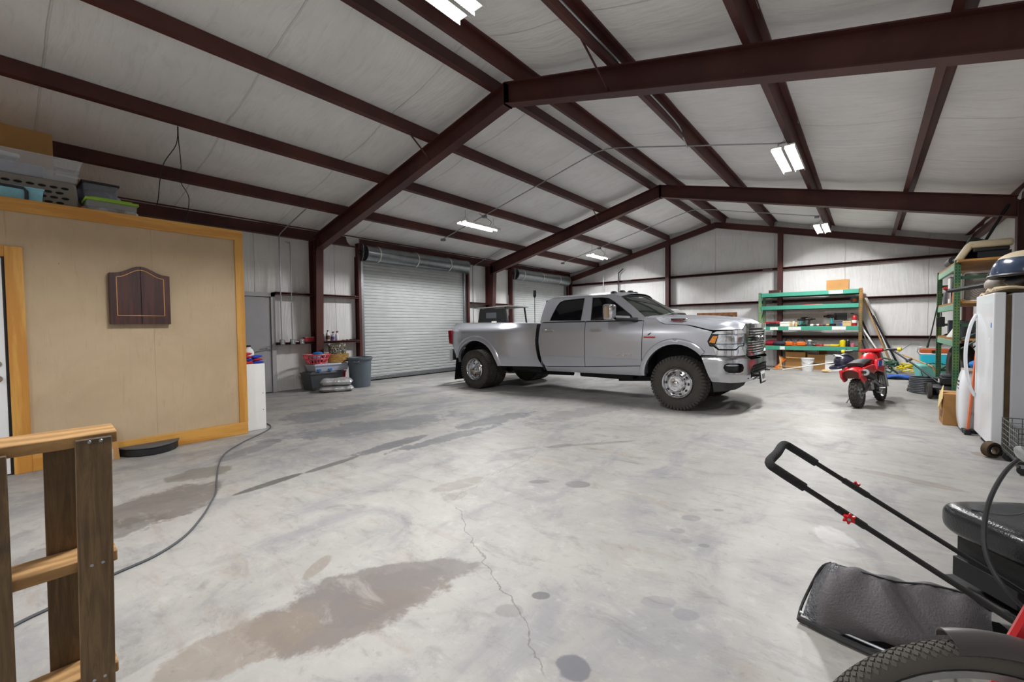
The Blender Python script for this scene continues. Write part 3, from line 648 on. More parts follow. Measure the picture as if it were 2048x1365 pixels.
def strip(a, b_, z0, z1, ins, name, m_, n=22):
    mb = MB(); pr = [nose(a+(b_-a)*i/n, ins) for i in range(n+1)]; q = [nose(a+(b_-a)*i/n, ins+.035) for i in range(n+1)]
    V = []
    for (x, y), (x2, y2) in zip(pr, q): V += [(x, -y, z0), (x, -y, z1), (x2, -y2, z1+.004), (x2, -y2, z0-.004)]
    mb.add(V, [(4*i+j, 4*i+(j+1) % 4, 4*i+4+(j+1) % 4, 4*i+4+j) for i in range(n) for j in range(4)]+[(3, 2, 1, 0), (4*n, 4*n+1, 4*n+2, 4*n+3)])
    return mb.build(name, m_, gr, bevel=.004)
for k in range(9):
    z = .945+k*.041
    if k == 4: continue
    a = curve_lookup([(.9, .82), (1.0, .79), (1.3, .87)], z); strip(a, UT-a, z-.010, z+.010, .012, 'grille_bar', 'chrome')
strip(.84, UT-.84, 1.095, 1.125, .014, 'grille_bar', 'chrome')
strip(.86, UT-.86, 1.315, 1.385, -.004, 'grille_top_rail', 'chrome'); strip(.80, UT-.80, .885, .925, -.004, 'grille_bottom_rail', 'chrome')
SR = [(.728, 1.0), (.772, 1.225), (.70, 1.300), (.80, 1.378), (.95, 1.392), (.95, 1.345), (.885, 1.325), (.855, 1.27), (.812, 1.0), (.87, .905), (.82, .885)]
for s_ in (0, 1): panel_mesh(MB(), [(u if not s_ else UT-u, z) for u, z in SR], lambda u, z: (nose(u, -.006)[0], -nose(u, -.006)[1], z), .05).build('grille_side_rail', 'chrome', gr, solid=.02)
MB().box((5.262, -.1, 1.15), (.03, .62, .075)).build('badge_plate', 'black_trim', gr, bevel=.01)
text('badge_letters', 'RAM', .115, 'chrome', gr, (5.285, -.10, 1.15), (rad(90), 0, rad(90)), .012, squash=1.7)
lg = P_(MB().bx(5.17, 5.215, -.62, .62, .53, .78), 'lower_grille', 'black_trim')
for k in range(18):
    y = -.56+k*.066
    for sgn in (-1, 1): MB().box((5.222, y, .66), (.01, .012, .2), (sgn*rad(35), 0, 0)).build('mesh_bar', 'dark_metal', lg)
P_(MB().box((5.29, -.02, .52), (.02, .36, .2), (0, rad(-6), 0)), 'licence_plate_holder', 'black_trim', bevel=.01)
pl = P_(MB().box((5.304, -.02, .53), (.006, .31, .16), (0, rad(-6), 0)), 'licence_plate', 'white_paint', bevel=.004)
for y in (-.1, -.03, .05): MB().box((5.309, y, .53), (.004, .035, .08), (0, rad(-6), 0)).build('plate_mark', 'badge_dark', pl)
for y in (-.42, .42): P_(MB().tube([(5.2, y-.03, .60), (5.3, y-.03, .6), (5.31, y, .6), (5.3, y+.03, .6), (5.2, y+.03, .6)], .014, 8), 'tow_hook', 'black_trim')
# hood
ZC = [(3.7, 1.562), (4.2, 1.548), (4.58, 1.53), (4.85, 1.505), (5.02, 1.475), (5.14, 1.44), (5.2, 1.40), (5.235, 1.375)]
ZE = [(3.75, 1.50), (3.90, 1.488), (3.97, 1.43), (4.05, 1.398), (4.4, 1.380), (4.8, 1.292), (5.2, 1.295)]
GT = [(0, 1), (.36, .99), (.44, .90), (.62, .84), (.82, .66), (.92, .45), (1, 0)]
def hood_fn(u, v):
    t = 2*v-1; xf = curve_lookup([(0, 5.235), (.32, 5.225), (.55, 5.185), (.74, 5.135), (.86, 5.07), (.95, 4.93), (.985, 4.80)], abs(t)*.985); x = 3.74+u*(xf-3.74); w = ybody(min(x, 4.5), 1.38)-.004
    ze, zc = curve_lookup(ZE, x), curve_lookup(ZC, x)
    z = ze+(zc-ze)*curve_lookup(GT, abs(t)); k = sstep(.88, 1, u)**1.5; zf_ = 1.296+.088*(1-sstep(.60, .72, abs(t)*w))
    return (x, t*w, z*(1-k)+min(z, zf_)*k)
P_(MB().grid(hood_fn, 40, 49), 'hood', 'truck_paint', solid=.008, sharp=70)
for sg in (-1, 1):
    bd = P_(MB().box((4.25, sg*.905, 1.462), (.27, .02, .055), (sg*rad(38), 0, 0)), 'hood_badge', 'chrome', bevel=.012)
    MB().box((4.25, sg*.914, 1.466), (.21, .012, .04), (sg*rad(38), 0, 0)).build('badge_plate', 'black_trim', bd, bevel=.008)
    if sg < 0:
        text('badge_letters', '3500', .04, 'badge_silver', bd, (4.25, -.925, 1.475), (rad(52), 0, 0), .002, squash=2.0)
        MB().box((4.25, -.935, 1.448), (.17, .004, .012), (rad(-38), 0, 0)).build('badge_strip', 'badge_red', bd)
# windscreen, roof, cab back
def ws(u, v):
    t = 2*v-1; a = Vector((3.87-.22*t*t, t*.875, 1.552-.04*t*t)); b_ = Vector((3.215-.10*t*t, t*.735, 1.945-.035*t*t))
    p = a.lerp(b_, u); p.x += .02*sin(pi*u); p.z += .02*sin(pi*u); return p
w = P_(MB().grid(ws, 10, 17), 'windscreen', 'windshield_glass', sharp=80)
MB().tube([ws(0, i/16) for i in range(17)], .012, 6).build('windscreen_seal', 'black_trim', w); MB().tube([ws(1, i/16) for i in range(17)], .01, 6).build('windscreen_seal', 'black_trim', w)
for i, (y0, y1) in enumerate(((-.55, .05), (.1, .65))): MB().tube([ws(.02, .5+y0*.55)+Vector((.03, 0, .0)), ws(.1, .5+y1*.55)+Vector((.02, 0, .012))], .009, 6).build('wiper', 'black_trim', w)
P_(MB().grid(lambda u, v: (3.72+.12*u, (2*v-1)*.9, 1.50+.05*(1-(2*v-1)**2)), 3, 9), 'cowl', 'black_trim')
def roof(u, v):
    t = 2*v-1; x = 1.49+(3.13-1.49)*u+.09*u*(1-t*t)*sstep(.6, 1, u)
    e = 1.958+.0*u-.055*sstep(.12, 0, u)-.045*sstep(.85, 1.0, u); c_ = e+.075*(1-abs(t)**2.4)
    return (x, t*.745, c_)
rf = P_(MB().grid(roof, 26, 21), 'roof', 'truck_paint', solid=.008, sharp=70)
for y in (-.56, -.28, 0, .28, .56): MB().lathe([(0, .045), (.04, .04), (.06, .022), (.07, 0)], 14, (2.98-.12*abs(y), y, roof(.88, .5+y/1.5)[2]-.004)).build('roof_marker_light', 'black_trim', rf)
P_(MB().grid(lambda u, v: (1.485-.02*sin(pi*u)+.015*(1-u), (2*v-1)*(.95-.20*sstep(.5, 1, u)), .55+1.37*u), 12, 9), 'cab_back', 'truck_paint', solid=.01)
P_(MB().add([(1.455, -.62, 1.52), (1.455, .62, 1.52), (1.455, .52, 1.85), (1.455, -.52, 1.85)], [(0, 1, 2, 3)]), 'rear_window', 'tint_glass', solid=.01)
# bed box, tailgate, rear bumper, underbody
mb = MB(); mb.bx(-1.03, 1.38, -.62, .62, .70, .78); mb.bx(.5, 1.38, -.93, .93, .60, .78); mb.bx(1.34, 1.38, -.93, .93, .6, 1.42)
for s in (-1, 1): mb.bx(-1.03, 1.38, s*.62, s*.66, .78, 1.05); mb.bx(-1.03, 1.38, s*.66, s*.95, 1.10, 1.14)
P_(mb, 'bed_liner', 'underbody')
P_(MB().bx(-1.09, -1.03, -.92, .92, .88, 1.475), 'tailgate', 'truck_paint', bevel=.015)
for s in (-1, 1): P_(MB().tube([(-1.04, s*.965, 1.472), (-.4, s*.97, 1.470), (.3, s*.97, 1.460), (1.40, s*.965, 1.436)], .016, 8), 'bed_rail_cap', 'truck_paint')
mb = MB(); mb.grid(lambda u, v: (-1.06-.30*sin(pi*min(1, max(0, (u-.02)/.96)))**.22, -1.12+2.24*u, .58+.27*v), 17, 4); P_(mb, 'rear_bumper', 'bumper_chrome', solid=.06, bevel=.01)
mb = MB()
mb.bx(1.5, 3.7, -.9, .9, .50, .60); mb.bx(1.5, 3.7, -.925, .925, .6, 1.40); mb.bx(3.7, 4.8, -.55, .55, .62, 1.36); mb.bx(3.66, 3.74, -.94, .94, .56, 1.3)
P_(mb, 'inner_body', 'underbody')
P_(MB().bx(4.72, 5.03, -.78, .78, .55, 1.25), 'radiator_support', 'underbody')
mb = MB()
for s in (-1, 1):
    mb.bx(-1.0, 5.0, s*.43-.04, s*.43+.04, .50, .66)
    mb.grid(lambda u, v: (-.16+.68*cos(pi*u), s*(.62+.36*v), .55+.62*sin(pi*u)), 14, 2); mb.grid(lambda u, v: (4.235+.62*cos(pi*u), s*(.55+.4*v), .55+.60*sin(pi*u)), 14, 2)
P_(mb, 'chassis', 'underbody')
P_(MB().cyl((RW, -.9, .435), (RW, .9, .435), .06, n=10), 'rear_axle', 'underbody'); P_(MB().lathe([(0, -.14), (.12, -.1), (.17, 0), (.12, .1), (0, .14)], 14, (RW, 0, .435), 'x'), 'differential', 'underbody')
P_(MB().cyl((FW, -.9, .435), (FW, .9, .435), .05, n=10), 'front_axle', 'underbody'); P_(MB().lathe([(0, -.12), (.1, -.08), (.15, 0), (.1, .08), (0, .12)], 14, (FW, .25, .435), 'x'), 'differential', 'underbody')
P_(MB().cyl((RW, 0, .44), (2.6, 0, .56), .05, n=10), 'drive_shaft', 'underbody'); P_(MB().bx(2.3, 3.4, -.80, -.50, .40, .56), 'fuel_tank', 'underbody', bevel=.03); P_(MB().bx(.6, 1.4, -.85, -.45, .42, .6), 'spare_carrier', 'underbody', bevel=.05)
P_(MB().cyl((1.7, .5, .45), (3.2, .5, .45), .12, n=12), 'exhaust_canister', 'underbody'); P_(MB().tube([(.4, -.55, .45), (1.0, -.6, .40), (2.0, -.55, .42)], .045, 8), 'exhaust_pipe', 'underbody'); P_(MB().box((3.5, -.6, .42), (.9, .1, .08), (0, rad(-4), 0)), 'suspension_arm', 'underbody')
# wheels
def tire_mesh(R, w):
    mb = MB(); r0 = .225
    pr = [(r0, -w*.40), (r0+.05, -w*.47), (R-.13, -w*.5), (R-.055, -w*.49), (R-.016, -w*.42), (R-.012, 0), (R-.016, w*.42), (R-.055, w*.49), (R-.13, w*.5), (r0+.05, w*.47), (r0, w*.40)]
    mb.lathe(pr, 48, axis='y', closed=True)
    nb = 48
    for i in range(nb):
        for row, (yc, yw, off) in enumerate(((-w*.36, w*.24, 0), (-w*.11, w*.2, .5), (w*.12, w*.2, 0), (w*.36, w*.24, .5))):
            a = 2*pi*(i+off*.9)/nb; k = .74 if row in (0, 3) else .78
            da = pi/nb*k; V = []
            for rr in (R-.016, R):
                for aa, yy in ((a-da, yc-yw/2), (a+da, yc-yw/2), (a+da+.03*(1 if row % 2 else -1), yc+yw/2), (a-da+.03*(1 if row % 2 else -1), yc+yw/2)): V.append((rr*cos(aa), yy, rr*sin(aa)))
            mb.add(V, [(4, 5, 6, 7), (0, 1, 5, 4), (1, 2, 6, 5), (2, 3, 7, 6), (3, 0, 4, 7)])
        for s in (-1, 1):        # shoulder lugs
            a = 2*pi*(i+(.0 if s < 0 else .45))/nb; da = pi/nb*.55; V = []
            for yy in (s*w*.47, s*(w*.5+.003)):
                for rr, aa in ((R-.06, a-da), (R-.06, a+da), (R-.01, a+da), (R-.01, a-da)): V.append((rr*cos(aa), yy, rr*sin(aa)))
            mb.add(V, [(4, 5, 6, 7), (0, 1, 5, 4), (1, 2, 6, 5), (2, 3, 7, 6), (3, 0, 4, 7)])
    return mb.mesh('tire', 30)
TM = tire_mesh(.437, .29)
def rim_front():
    mb = MB(); mb.lathe([(.236, -.02), (.245, -.035), (.238, -.045), (.222, -.035), (.205, .0), (.15, -.02), (.135, -.05), (.13, -.075), (.118, -.085), (.10, -.082), (.06, -.09), (0, -.092)], 40, axis='y', caps=False); return mb.mesh('rim', 40)
def rim_rear():
    mb = MB(); mb.lathe([(.236, -.02), (.246, -.035), (.236, -.045), (.222, -.03), (.205, .06), (.195, .10), (.15, .12), (.12, .10), (.105, .07), (.075, .05), (.07, .02), (0, .015)], 40, axis='y', caps=False); return mb.mesh('rim', 40)
RF, RR = rim_front(), rim_rear()
LM = MB().box((0, 0, 0), (.02, .006, .02)).mesh('lug_nut'); HM = MB().lathe([(0, -.004), (.017, -.004), (.019, .006)], 12, axis='y').mesh('vent_hole')
def wheel(x, y, sg, front, inner=False):
    wt = put(TM, 'wheel', 'tire_rubber', TK, (x, y, .437), (0, rad(random.uniform(0, 40)), 0 if sg < 0 else pi))
    if inner: return
    off = -.112 if front else -.112
    r_ = put(RF if front else RR, 'rim', 'chrome', wt, (0, off, 0)); n = 10 if front else 8
    for i in range(n):
        a = 2*pi*i/n+.2; q = put(HM, 'vent_hole', 'black_trim', wt, (.178*cos(a), (-.012 if front else .106)+off, .178*sin(a)), (0, -a, 0)); q.scale = (.95, 1, 1.25)
    if front:
        for i in range(8): a = 2*pi*i/8; put(LM, 'lug_nut', 'badge_silver', wt, (.095*cos(a), -.088+off, .095*sin(a)), (0, -a, 0))
        mb = MB().lathe([(0, -.112), (.035, -.11), (.05, -.1), (.052, -.085)], 20, axis='y', o=(0, off, 0)); mb.build('hub_cap', 'chrome', wt)
        for i in (-1, 1): MB().box((i*.012, -.112+off, .004), (.007, .004, .03), (0, i*rad(18), 0)).build('hub_emblem', 'badge_dark', wt)
for sg in (-1, 1):
    wheel(FW, sg*.905, sg, True); wheel(RW, sg*1.075, sg, False); wheel(RW, sg*.755, sg, False, True)
# tall black whip light in the bed
mb = MB().tube([(.64, -.05, .78), (.64, -.05, 2.06)], .008, 6); an = P_(mb, 'whip_pole', 'black_trim'); MB().lathe([(0, 2.05), (.02, 2.055), (.036, 2.09), (.036, 2.21), (.03, 2.22), (0, 2.22)], 12, (.64, -.05, 0)).build('whip_head', 'black_trim', an)
# ================================================================== tan room, its roof load, the dartboard cabinet
def mk_wood(name, c1, c2, stretch, scale=3., rough=.5, knots=True):
    M, N, L, b = new_nodes(name)
    tc = N.new('ShaderNodeTexCoord').outputs['Object']
    mp = N.new('ShaderNodeMapping'); mp.inputs['Scale'].default_value = stretch; L.new(tc, mp.inputs[0]); v = mp.outputs[0]
    g = noise_node(N, L, v, scale*4, 5, .6, 1.2); g2 = noise_node(N, L, v, scale*18, 3, .6, .4)
    w = N.new('ShaderNodeTexWave'); w.inputs['Scale'].default_value = scale; w.inputs['Distortion'].default_value = 7; w.inputs['Detail'].default_value = 3; L.new(v, w.inputs['Vector'])
    f = math_node(N, L, 'ADD', math_node(N, L, 'MULTIPLY', g, .6), math_node(N, L, 'MULTIPLY', w.outputs['Fac'], .4))
    c = mixc(N, L, maprange(N, L, f, .3, .75), lin(c1), lin(c2))
    c = mixc(N, L, math_node(N, L, 'MULTIPLY', maprange(N, L, g2, .55, .75), .3), c, tuple(x*.55 for x in lin(c1)))
    if knots:
        vo = N.new('ShaderNodeTexVoronoi'); vo.inputs['Scale'].default_value = 2.3; L.new(tc, vo.inputs['Vector'])
        c = mixc(N, L, math_node(N, L, 'MULTIPLY', maprange(N, L, vo.outputs['Distance'], .075, .03), .8), c, lin((.30, .16, .06)))
    L.new(c, b.inputs['Base Color']); b.inputs['Roughness'].default_value = rough
    bp = N.new('ShaderNodeBump'); bp.inputs['Strength'].default_value = .15; bp.inputs['Distance'].default_value = .005; L.new(g2, bp.inputs['Height']); L.new(bp.outputs[0], b.inputs['Normal'])
mk_wood('pine_h', (.73, .50, .20), (.80, .60, .29), (8, .5, 8), 1.2)
mk_wood('pine_v', (.73, .50, .20), (.80, .60, .29), (8, 8, .5), 1.2)
mk_wood('mahogany', (.20, .10, .095), (.29, .15, .125), (9, 9, .7), 2.5, .4, False)
mk_wood('cardboard', (.64, .47, .27), (.68, .51, .31), (1, 1, 1), .3, .8, False)
mk_wood('shelf_board', (.58, .41, .19), (.68, .50, .26), (.5, 8, 8), 1.2, .6)
def siding():
    M, N, L, b = new_nodes('tan_siding')
    tc = N.new('ShaderNodeTexCoord').outputs['Object']
    g = noise_node(N, L, tc, 7, 6, .65, 1.5, stretch=(3, 3, .28)); d = noise_node(N, L, tc, 1.2, 5, .6, .4); s = noise_node(N, L, tc, 26, 2, .5, 0, stretch=(1, 1, .6))
    c = mixc(N, L, maprange(N, L, d, .3, .7), lin((.69, .605, .485)), lin((.735, .65, .53)))
    c = mixc(N, L, math_node(N, L, 'MULTIPLY', maprange(N, L, g, .56, .72), .28), c, lin((.60, .51, .38)))
    c = mixc(N, L, math_node(N, L, 'MULTIPLY', maprange(N, L, s, .755, .79), .7), c, lin((.28, .22, .16)))
    L.new(c, b.inputs['Base Color']); b.inputs['Roughness'].default_value = .6
    bp = N.new('ShaderNodeBump'); bp.inputs['Strength'].default_value = .4; bp.inputs['Distance'].default_value = .008; L.new(g, bp.inputs['Height']); L.new(bp.outputs[0], b.inputs['Normal'])
siding()
RF_X = -6.40; RF_Y = 2.205; RTOP = 2.66
rm = thing('wall_partition', 'tan wood-sided wall of the small inner room with orange pine trim', 'room wall', (RF_X, RF_Y, 0), kind='structure')
for y0, y1 in ((-2.6, -1.31), (-1.305, -.94), (.186, 1.28), (1.2812, 2.19)):
    MB().bx(-.02, 0, y0-RF_Y, y1-RF_Y, .02, 2.62).build('siding_panel', 'tan_siding', rm)
MB().bx(-.02, 0, -.939-RF_Y, .1855-RF_Y, 2.1, 2.62).build('siding_panel', 'tan_siding', rm)
MB().bx(-3.8, 0, -.02, 0, .02, 2.62).build('end_panel', 'tan_siding', rm)
MB().bx(-3.8, -.02, -4.8, 0, 2.60, 2.655).build('roof_deck', 'shelf_board', rm)
MB().bx(-3.8, 0, -4.82, -4.8, .02, 2.62).build('end_panel', 'tan_siding', rm)
MB().bx(0, .022, -4.8, .022, 2.545, 2.675).build('top_trim_board', 'pine_h', rm, bevel=.003)
MB().bx(0, .022, .26-RF_Y, .022, 0, .16).build('base_trim_board', 'pine_h', rm, bevel=.003)
MB().bx(0, .024, -.075, .024, .16, 2.545).build('corner_trim_board', 'pine_v', rm, bevel=.003)
MB().bx(0, .03, .17-RF_Y, .29-RF_Y, 0, 2.205).build('door_casing', 'pine_v', rm, bevel=.003)
MB().bx(0, .03, -.95-RF_Y, -.83-RF_Y, 0, 2.205).build('door_casing', 'pine_v', rm, bevel=.003)
MB().bx(0, .031, -.83-RF_Y, .17-RF_Y, 2.105, 2.205).build('door_casing_head', 'pine_h', rm, bevel=.003)
mat('white_door', '#dfe1e2', .35, 0, .03, 3); mat('satin_nickel', '#a8a39b', .3, .9, .08, 20)
d = thing('door_4', 'white panel door of the tan room with round nickel knob', 'door', (RF_X, .15, 0), kind='structure')
MB().bx(-.03, .008, -.97, .0, .012, 2.09).build('leaf', 'white_door', d, bevel=.003)
for z0, z1 in ((.25, .95), (1.15, 1.9)):
    for y0, y1 in ((-.86, -.55), (-.42, -.12)): MB().bx(.006, .014, y0, y1, z0, z1).build('door_panel', 'white_door', d, bevel=.006)
MB().bx(-.02, .005, .0, .022, 0, 2.1).build('jamb_gap', 'black_trim', d)
MB().lathe([(0, .018), (.028, .016), (.033, .0)], 20, (.008, -.055, 1.075), 'x').build('deadbolt', 'satin_nickel', d)
MB().lathe([(0, .062), (.018, .06), (.027, .048), (.024, .034), (.012, .026), (.012, .008), (.032, .006), (.034, 0)], 20, (.008, -.055, .935), 'x').build('door_knob', 'satin_nickel', d)
# dartboard cabinet
mat('gold_line', '#c58d4f', .4, 0, .1)
c = thing('dartboard_cabinet', 'dark mahogany dartboard cabinet with arched top hung on the tan wall', 'cabinet', (RF_X, 1.162, 1.455))
def arch(w, h, rise, sh, n=14):
    o = [(-w, 0), (w, 0), (w, h)]; e = w-sh*.6
    return o+[(e*(1-2*i/n), h+.004+rise*.5*(1-cos(2*pi*i/n))) for i in range(n+1)]+[(-w, h)]
MB().prism(arch(.262, .555, .085, .06), .0, .055, 'x').build('body', 'mahogany', c, bevel=.003)
for s in (-1, 1):
    o = [(max(p[0], .0015) if s > 0 else min(p[0], -.0015), p[1]) for p in arch(.262, .555, .085, .06)]
    q = []
    for p in o:
        if not q or math.hypot(p[0]-q[-1][0], p[1]-q[-1][1]) > 1e-4: q.append(p)
    dr = MB().prism(q, .057, .08, 'x').build('cabinet_door', 'mahogany', c, bevel=.002)
    a = [(y, z) for y, z in arch(.205, .485, .085, .02) if y*s >= -1e-3]
    a = [(0*s, .055)]+[(s*.205, .055)]+sorted([p for p in a if p[1] > .1], key=lambda p: -abs(p[0]))
    MB().tube([(.081, y, z+(.04 if i < 2 else .03)) for i, (y, z) in enumerate(a)], .0045, 5).build('inlay_line', 'gold_line', dr)

# --- containers
def clearmat(name, col, a): 
    M = mat(name, col, .25, 0, .05, 4); M.node_tree.nodes['Principled BSDF'].inputs['Alpha'].default_value = a; return M
clearmat('clear_plastic', '#d5d9de', .3); clearmat('clear_smoke', '#b4bac8', .3)
mat('black_plastic', '#17181a', .42, 0, .1, 8); mat('grey_plastic', '#4a4d52', .5, 0, .08, 5); mat('lime_plastic', '#8ab92c', .4, 0, .06); mat('red_plastic', '#b0262b', .4, 0, .08); mat('taupe_plastic', '#8b837b', .55, 0, .06); mat('sky_plastic', '#8fcfe0', .4, 0, .12, 14); mat('white_plastic', '#e3e4e4', .4, 0, .04)
mat('paper_white', '#dcdcd8', .7, 0, .1, 20); mat('lilac_cloth', '#8f8ea8', .8, 0, .25, 9, bump=.5, bs=20)
def bin_(name, label, loc, d0, d1, h, body, lid=None, rz=0, group=None, lid_h=.035, cat='storage bin'):
    t = thing(name, label, cat, loc, rz, group)
    mb = MB(); t_ = .008
    o = [Vector((sx*d[0]/2, sy*d[1]/2, z)) for d, z in ((d0, 0), (d1, h)) for sx, sy in ((-1, -1), (1, -1), (1, 1), (-1, 1))]
    i_ = [Vector((sx*(d[0]/2-t_), sy*(d[1]/2-t_), z)) for d, z in ((d0, t_), (d1, h)) for sx, sy in ((-1, -1), (1, -1), (1, 1), (-1, 1))]
    mb.add(o+i_, [(3, 2, 1, 0), (0, 1, 5, 4), (1, 2, 6, 5), (2, 3, 7, 6), (3, 0, 4, 7), (8, 9, 10, 11), (12, 13, 9, 8), (13, 14, 10, 9), (14, 15, 11, 10), (15, 12, 8, 11), (4, 5, 13, 12), (5, 6, 14, 13), (6, 7, 15, 14), (7, 4, 12, 15)])
    mb.build('body', body, t, bevel=.006)
    if lid:
        mb = MB(); mb.bx(-d1[0]/2-.012, d1[0]/2+.012, -d1[1]/2-.012, d1[1]/2+.012, h-.018, h+lid_h*.4); mb.frus((0, 0, h+lid_h*.4), (d1[0]-.05, d1[1]-.05), (d1[0]-.08, d1[1]-.08), lid_h*.6)
        mb.build('lid', lid, t, bevel=.006)
    else:
        mb = MB(); mb.tube([(sx*(d1[0]/2+.004), sy*(d1[1]/2+.004), h) for sx, sy in ((-1, -1), (1, -1), (1, 1), (-1, 1))], .009, 6, closed=True); mb.build('rim', body, t)
    return t
def carton(name, label, loc, d, rz=0, tape=True, m_='cardboard', group=None, marks=0, flaps=False):
    t = thing(name, label, 'cardboard box', loc, rz, group)
    MB().bx(-d[0]/2, d[0]/2, -d[1]/2, d[1]/2, 0, d[2]).build('box_body', m_, t, bevel=.004)
    if tape:
        MB().bx(-d[0]/2-.001, d[0]/2+.001, -.025, .025, d[2]-.1, d[2]+.0015).build('tape', 'tape_tan', t)
    for k in range(marks):
        MB().bx(-d[0]/2-.0015, -d[0]/2, -d[1]*.3+k*.1, -d[1]*.3+k*.1+.06, d[2]*.2, d[2]*.42).build('printed_mark', 'ink_brown', t)
    return t
mat('tape_tan', '#a98555', .35, 0, .05); mat('ink_brown', '#5c4125', .7, 0, .1)
def lumpy(mb, c, r, seed, n=12, amp=.18):       # irregular rounded lump
    rn = random.Random(seed); ph = [rn.uniform(0, 6.28) for _ in range(6)]
    def fn(u, v):
        a = 2*pi*u; b_ = pi*v; k = 1+amp*(sin(3*a+ph[0])*sin(b_)+.6*sin(2*b_+ph[1])+.5*sin(5*a+ph[2]+2*b_)*sin(b_))
        return (c[0]+r[0]*k*cos(a)*sin(b_), c[1]+r[1]*k*sin(a)*sin(b_), max(0, c[2]+r[2]*k*cos(b_)))
    return mb.grid(fn, n, max(6, n*2//3), cu=True)
# on the roof of the room, along its front edge (x is depth, y runs along the wall)
Zt = RTOP+.0
def along(px0, px1, py, X): a, b_ = onX(px0, py, X), onX(px1, py, X); return (a.y+b_.y)/2, abs(b_.y-a.y)
y0, w = along(-60, 87, 400, -6.55); bl = bin_('storage_bin', 'pale blue translucent bin with black handle at the front edge of the room roof', (-6.62, y0, Zt), (.2, w*.94), (.22, w), .16, 'sky_plastic', None)
MB().tube([(.1, .12, .02), (.125, .12, .12), (.12, .1, .15), (.115, -.1, .155)], .014, 8).build('handle', 'black_plastic', bl)
y0, w = along(-90, 160, 400, -6.85)
cr = thing('pet_carrier', 'taupe plastic pet carrier with rows of oval vents under a clear bin', 'pet carrier', (-7.1, y0, Zt))
MB().frus((0, 0, 0), (.62, w), (.56, w-.06), .36).build('shell', 'taupe_plastic', cr, bevel=.03, segs=3)
vm = MB().lathe([(0, .006), (.03, .006), (.032, 0)], 10, axis='x').mesh('vent')
for r in range(5):
    for k in range(11):
        yy = w/2-.12-k*.085-(r % 2)*.042; o = put(vm, 'vent', 'underbody', cr, (.312-.015*(.06+r*.055)/.18, yy, .06+r*.055)); o.scale = (1, 1.0, .42)
y0, w = along(-80, 162, 350, -6.9)
ct = bin_('storage_bin', 'long clear storage bin full of papers on top of the taupe pet carrier', (-7.1, y0, Zt+.362), (.5, w-.08), (.56, w), .24, 'clear_plastic', None)
for i, (yy, dz, hh, cl) in enumerate(((.30, .05, .14, 'lilac_cloth'), (-.05, .04, .1, 'taupe_plastic'), (.1, .16, .05, 'paper_white'))):
    tag(MB().box((0, 0, hh/2), (.36, .34, hh), (0, 0, .1*i)).build(('folded_cloth', 'folded_cloth', 'paper_stack')[i], cl, None, (-7.1, y0+w/2-.75+yy, Zt+.362+.012+(0 if i < 2 else .18)), bevel=.02), ('folded lilac cloth inside the long clear bin', 'folded brown cloth inside the long clear bin', 'white papers on top of the cloths in the long clear bin')[i], ('cloth', 'cloth', 'papers')[i])
tg = MB().bx(0, .004, -.12, .1, .08, .19).build('paper_label', 'paper_white', ct, (.285, w/2-.84, 0))
y0, w = along(-70, 108, 320, -7.35); carton('cardboard_box', 'large brown cardboard box behind the clear bin on the room roof', (-7.62, y0, Zt), (.4, w, 1.03), tape=False)
y0, w = along(112, 162, 340, -7.25)
sk = onX(137, 350, -7.25)
tag(MB().bx(-.2, .2, -.2, .2, 0, sk.z-Zt-.001).build('carton', 'cardboard', None, (-7.62, y0+.08, Zt)), 'plain cardboard carton holding up the books on the room roof', 'carton')
for i in range(5):
    tag(MB().bx(-.11, .11, -w/2, w/2, 0, .024).build('book', ('red_plastic', 'paper_white', 'black_plastic', 'cardboard', 'mahogany')[i], None, (-7.58, y0+.01*(i % 2), sk.z+i*.025), bevel=.002), ('red', 'white', 'black', 'tan', 'brown')[i]+' book in the small pile left of the black-lidded bin', 'book', 'books on the room roof')
y0, w = along(160, 238, 410, -7.05); bb = bin_('storage_bin', 'black bin with red lid squeezed under the smoky bin on the room roof', (-7.25, y0, Zt), (.38, w*.92), (.42, w), .16, 'black_plastic', 'red_plastic')
MB().bx(.19, .2, -.22, -.02, .05, .12).build('paper_label', 'paper_white', bb)
y0, w = along(164, 236, 370, -7.05); bs2 = bin_('storage_bin', 'smoky clear bin with black rim stacked on the red-lidded bin', (-7.25, y0, Zt+.198), (.36, w*.88), (.42, w), .27, 'clear_smoke', 'black_plastic', lid_h=.02)
tag(lumpy(MB(), (0, 0, .1), (.13, .2, .1), 4, 16, .25).build('crumpled_cloth', 'lilac_cloth', None, (-7.25, y0, Zt+.212)), 'crumpled lilac cloth inside the smoky clear bin', 'cloth')
y0, w = along(172, 277, 415, -6.58); bg = bin_('storage_bin', 'clear bin with lime green lid at the edge of the room roof', (-6.72, y0, Zt+.01), (.24, w*.9), (.27, w*.96), .165, 'clear_plastic', 'lime_plastic')
for i in range(5): tag(lumpy(MB(), (0, 0, .05), (.07, .07, .05), 20+i, 10, .2).build('party_item', ('taupe_plastic', 'paper_white', 'lilac_cloth', 'grey_plastic', 'paper_white')[i], None, (-6.72, y0-w*.36+i*w*.18, Zt+.022)), ('taupe', 'white', 'lilac', 'dark grey', 'second white')[i]+' bundle inside the lime-lidded bin', 'bundle', 'bundles in the lime-lidded bin')
# hanging wires from the second purlin
px0 = RX+PUR[1]
for i, pts in enumerate((((355, 253), (352, 290), (325, 333), (316, 400), (312, 412)), ((356, 254), (357, 280), (362, 330), (362, 365), (378, 398), (370, 455)))):
    P3 = [onX(a, b_, -7.36-.22*k) for k, (a, b_) in enumerate(pts)]
    tag(MB().tube(smooth_path(P3, 5), .006, 5).build('hanging_wire', 'black_wire'), ('short black wire hanging from the second purlin above the room', 'longer black wire hanging from the second purlin above the room')[i], 'wire', 'wires over the tan room')
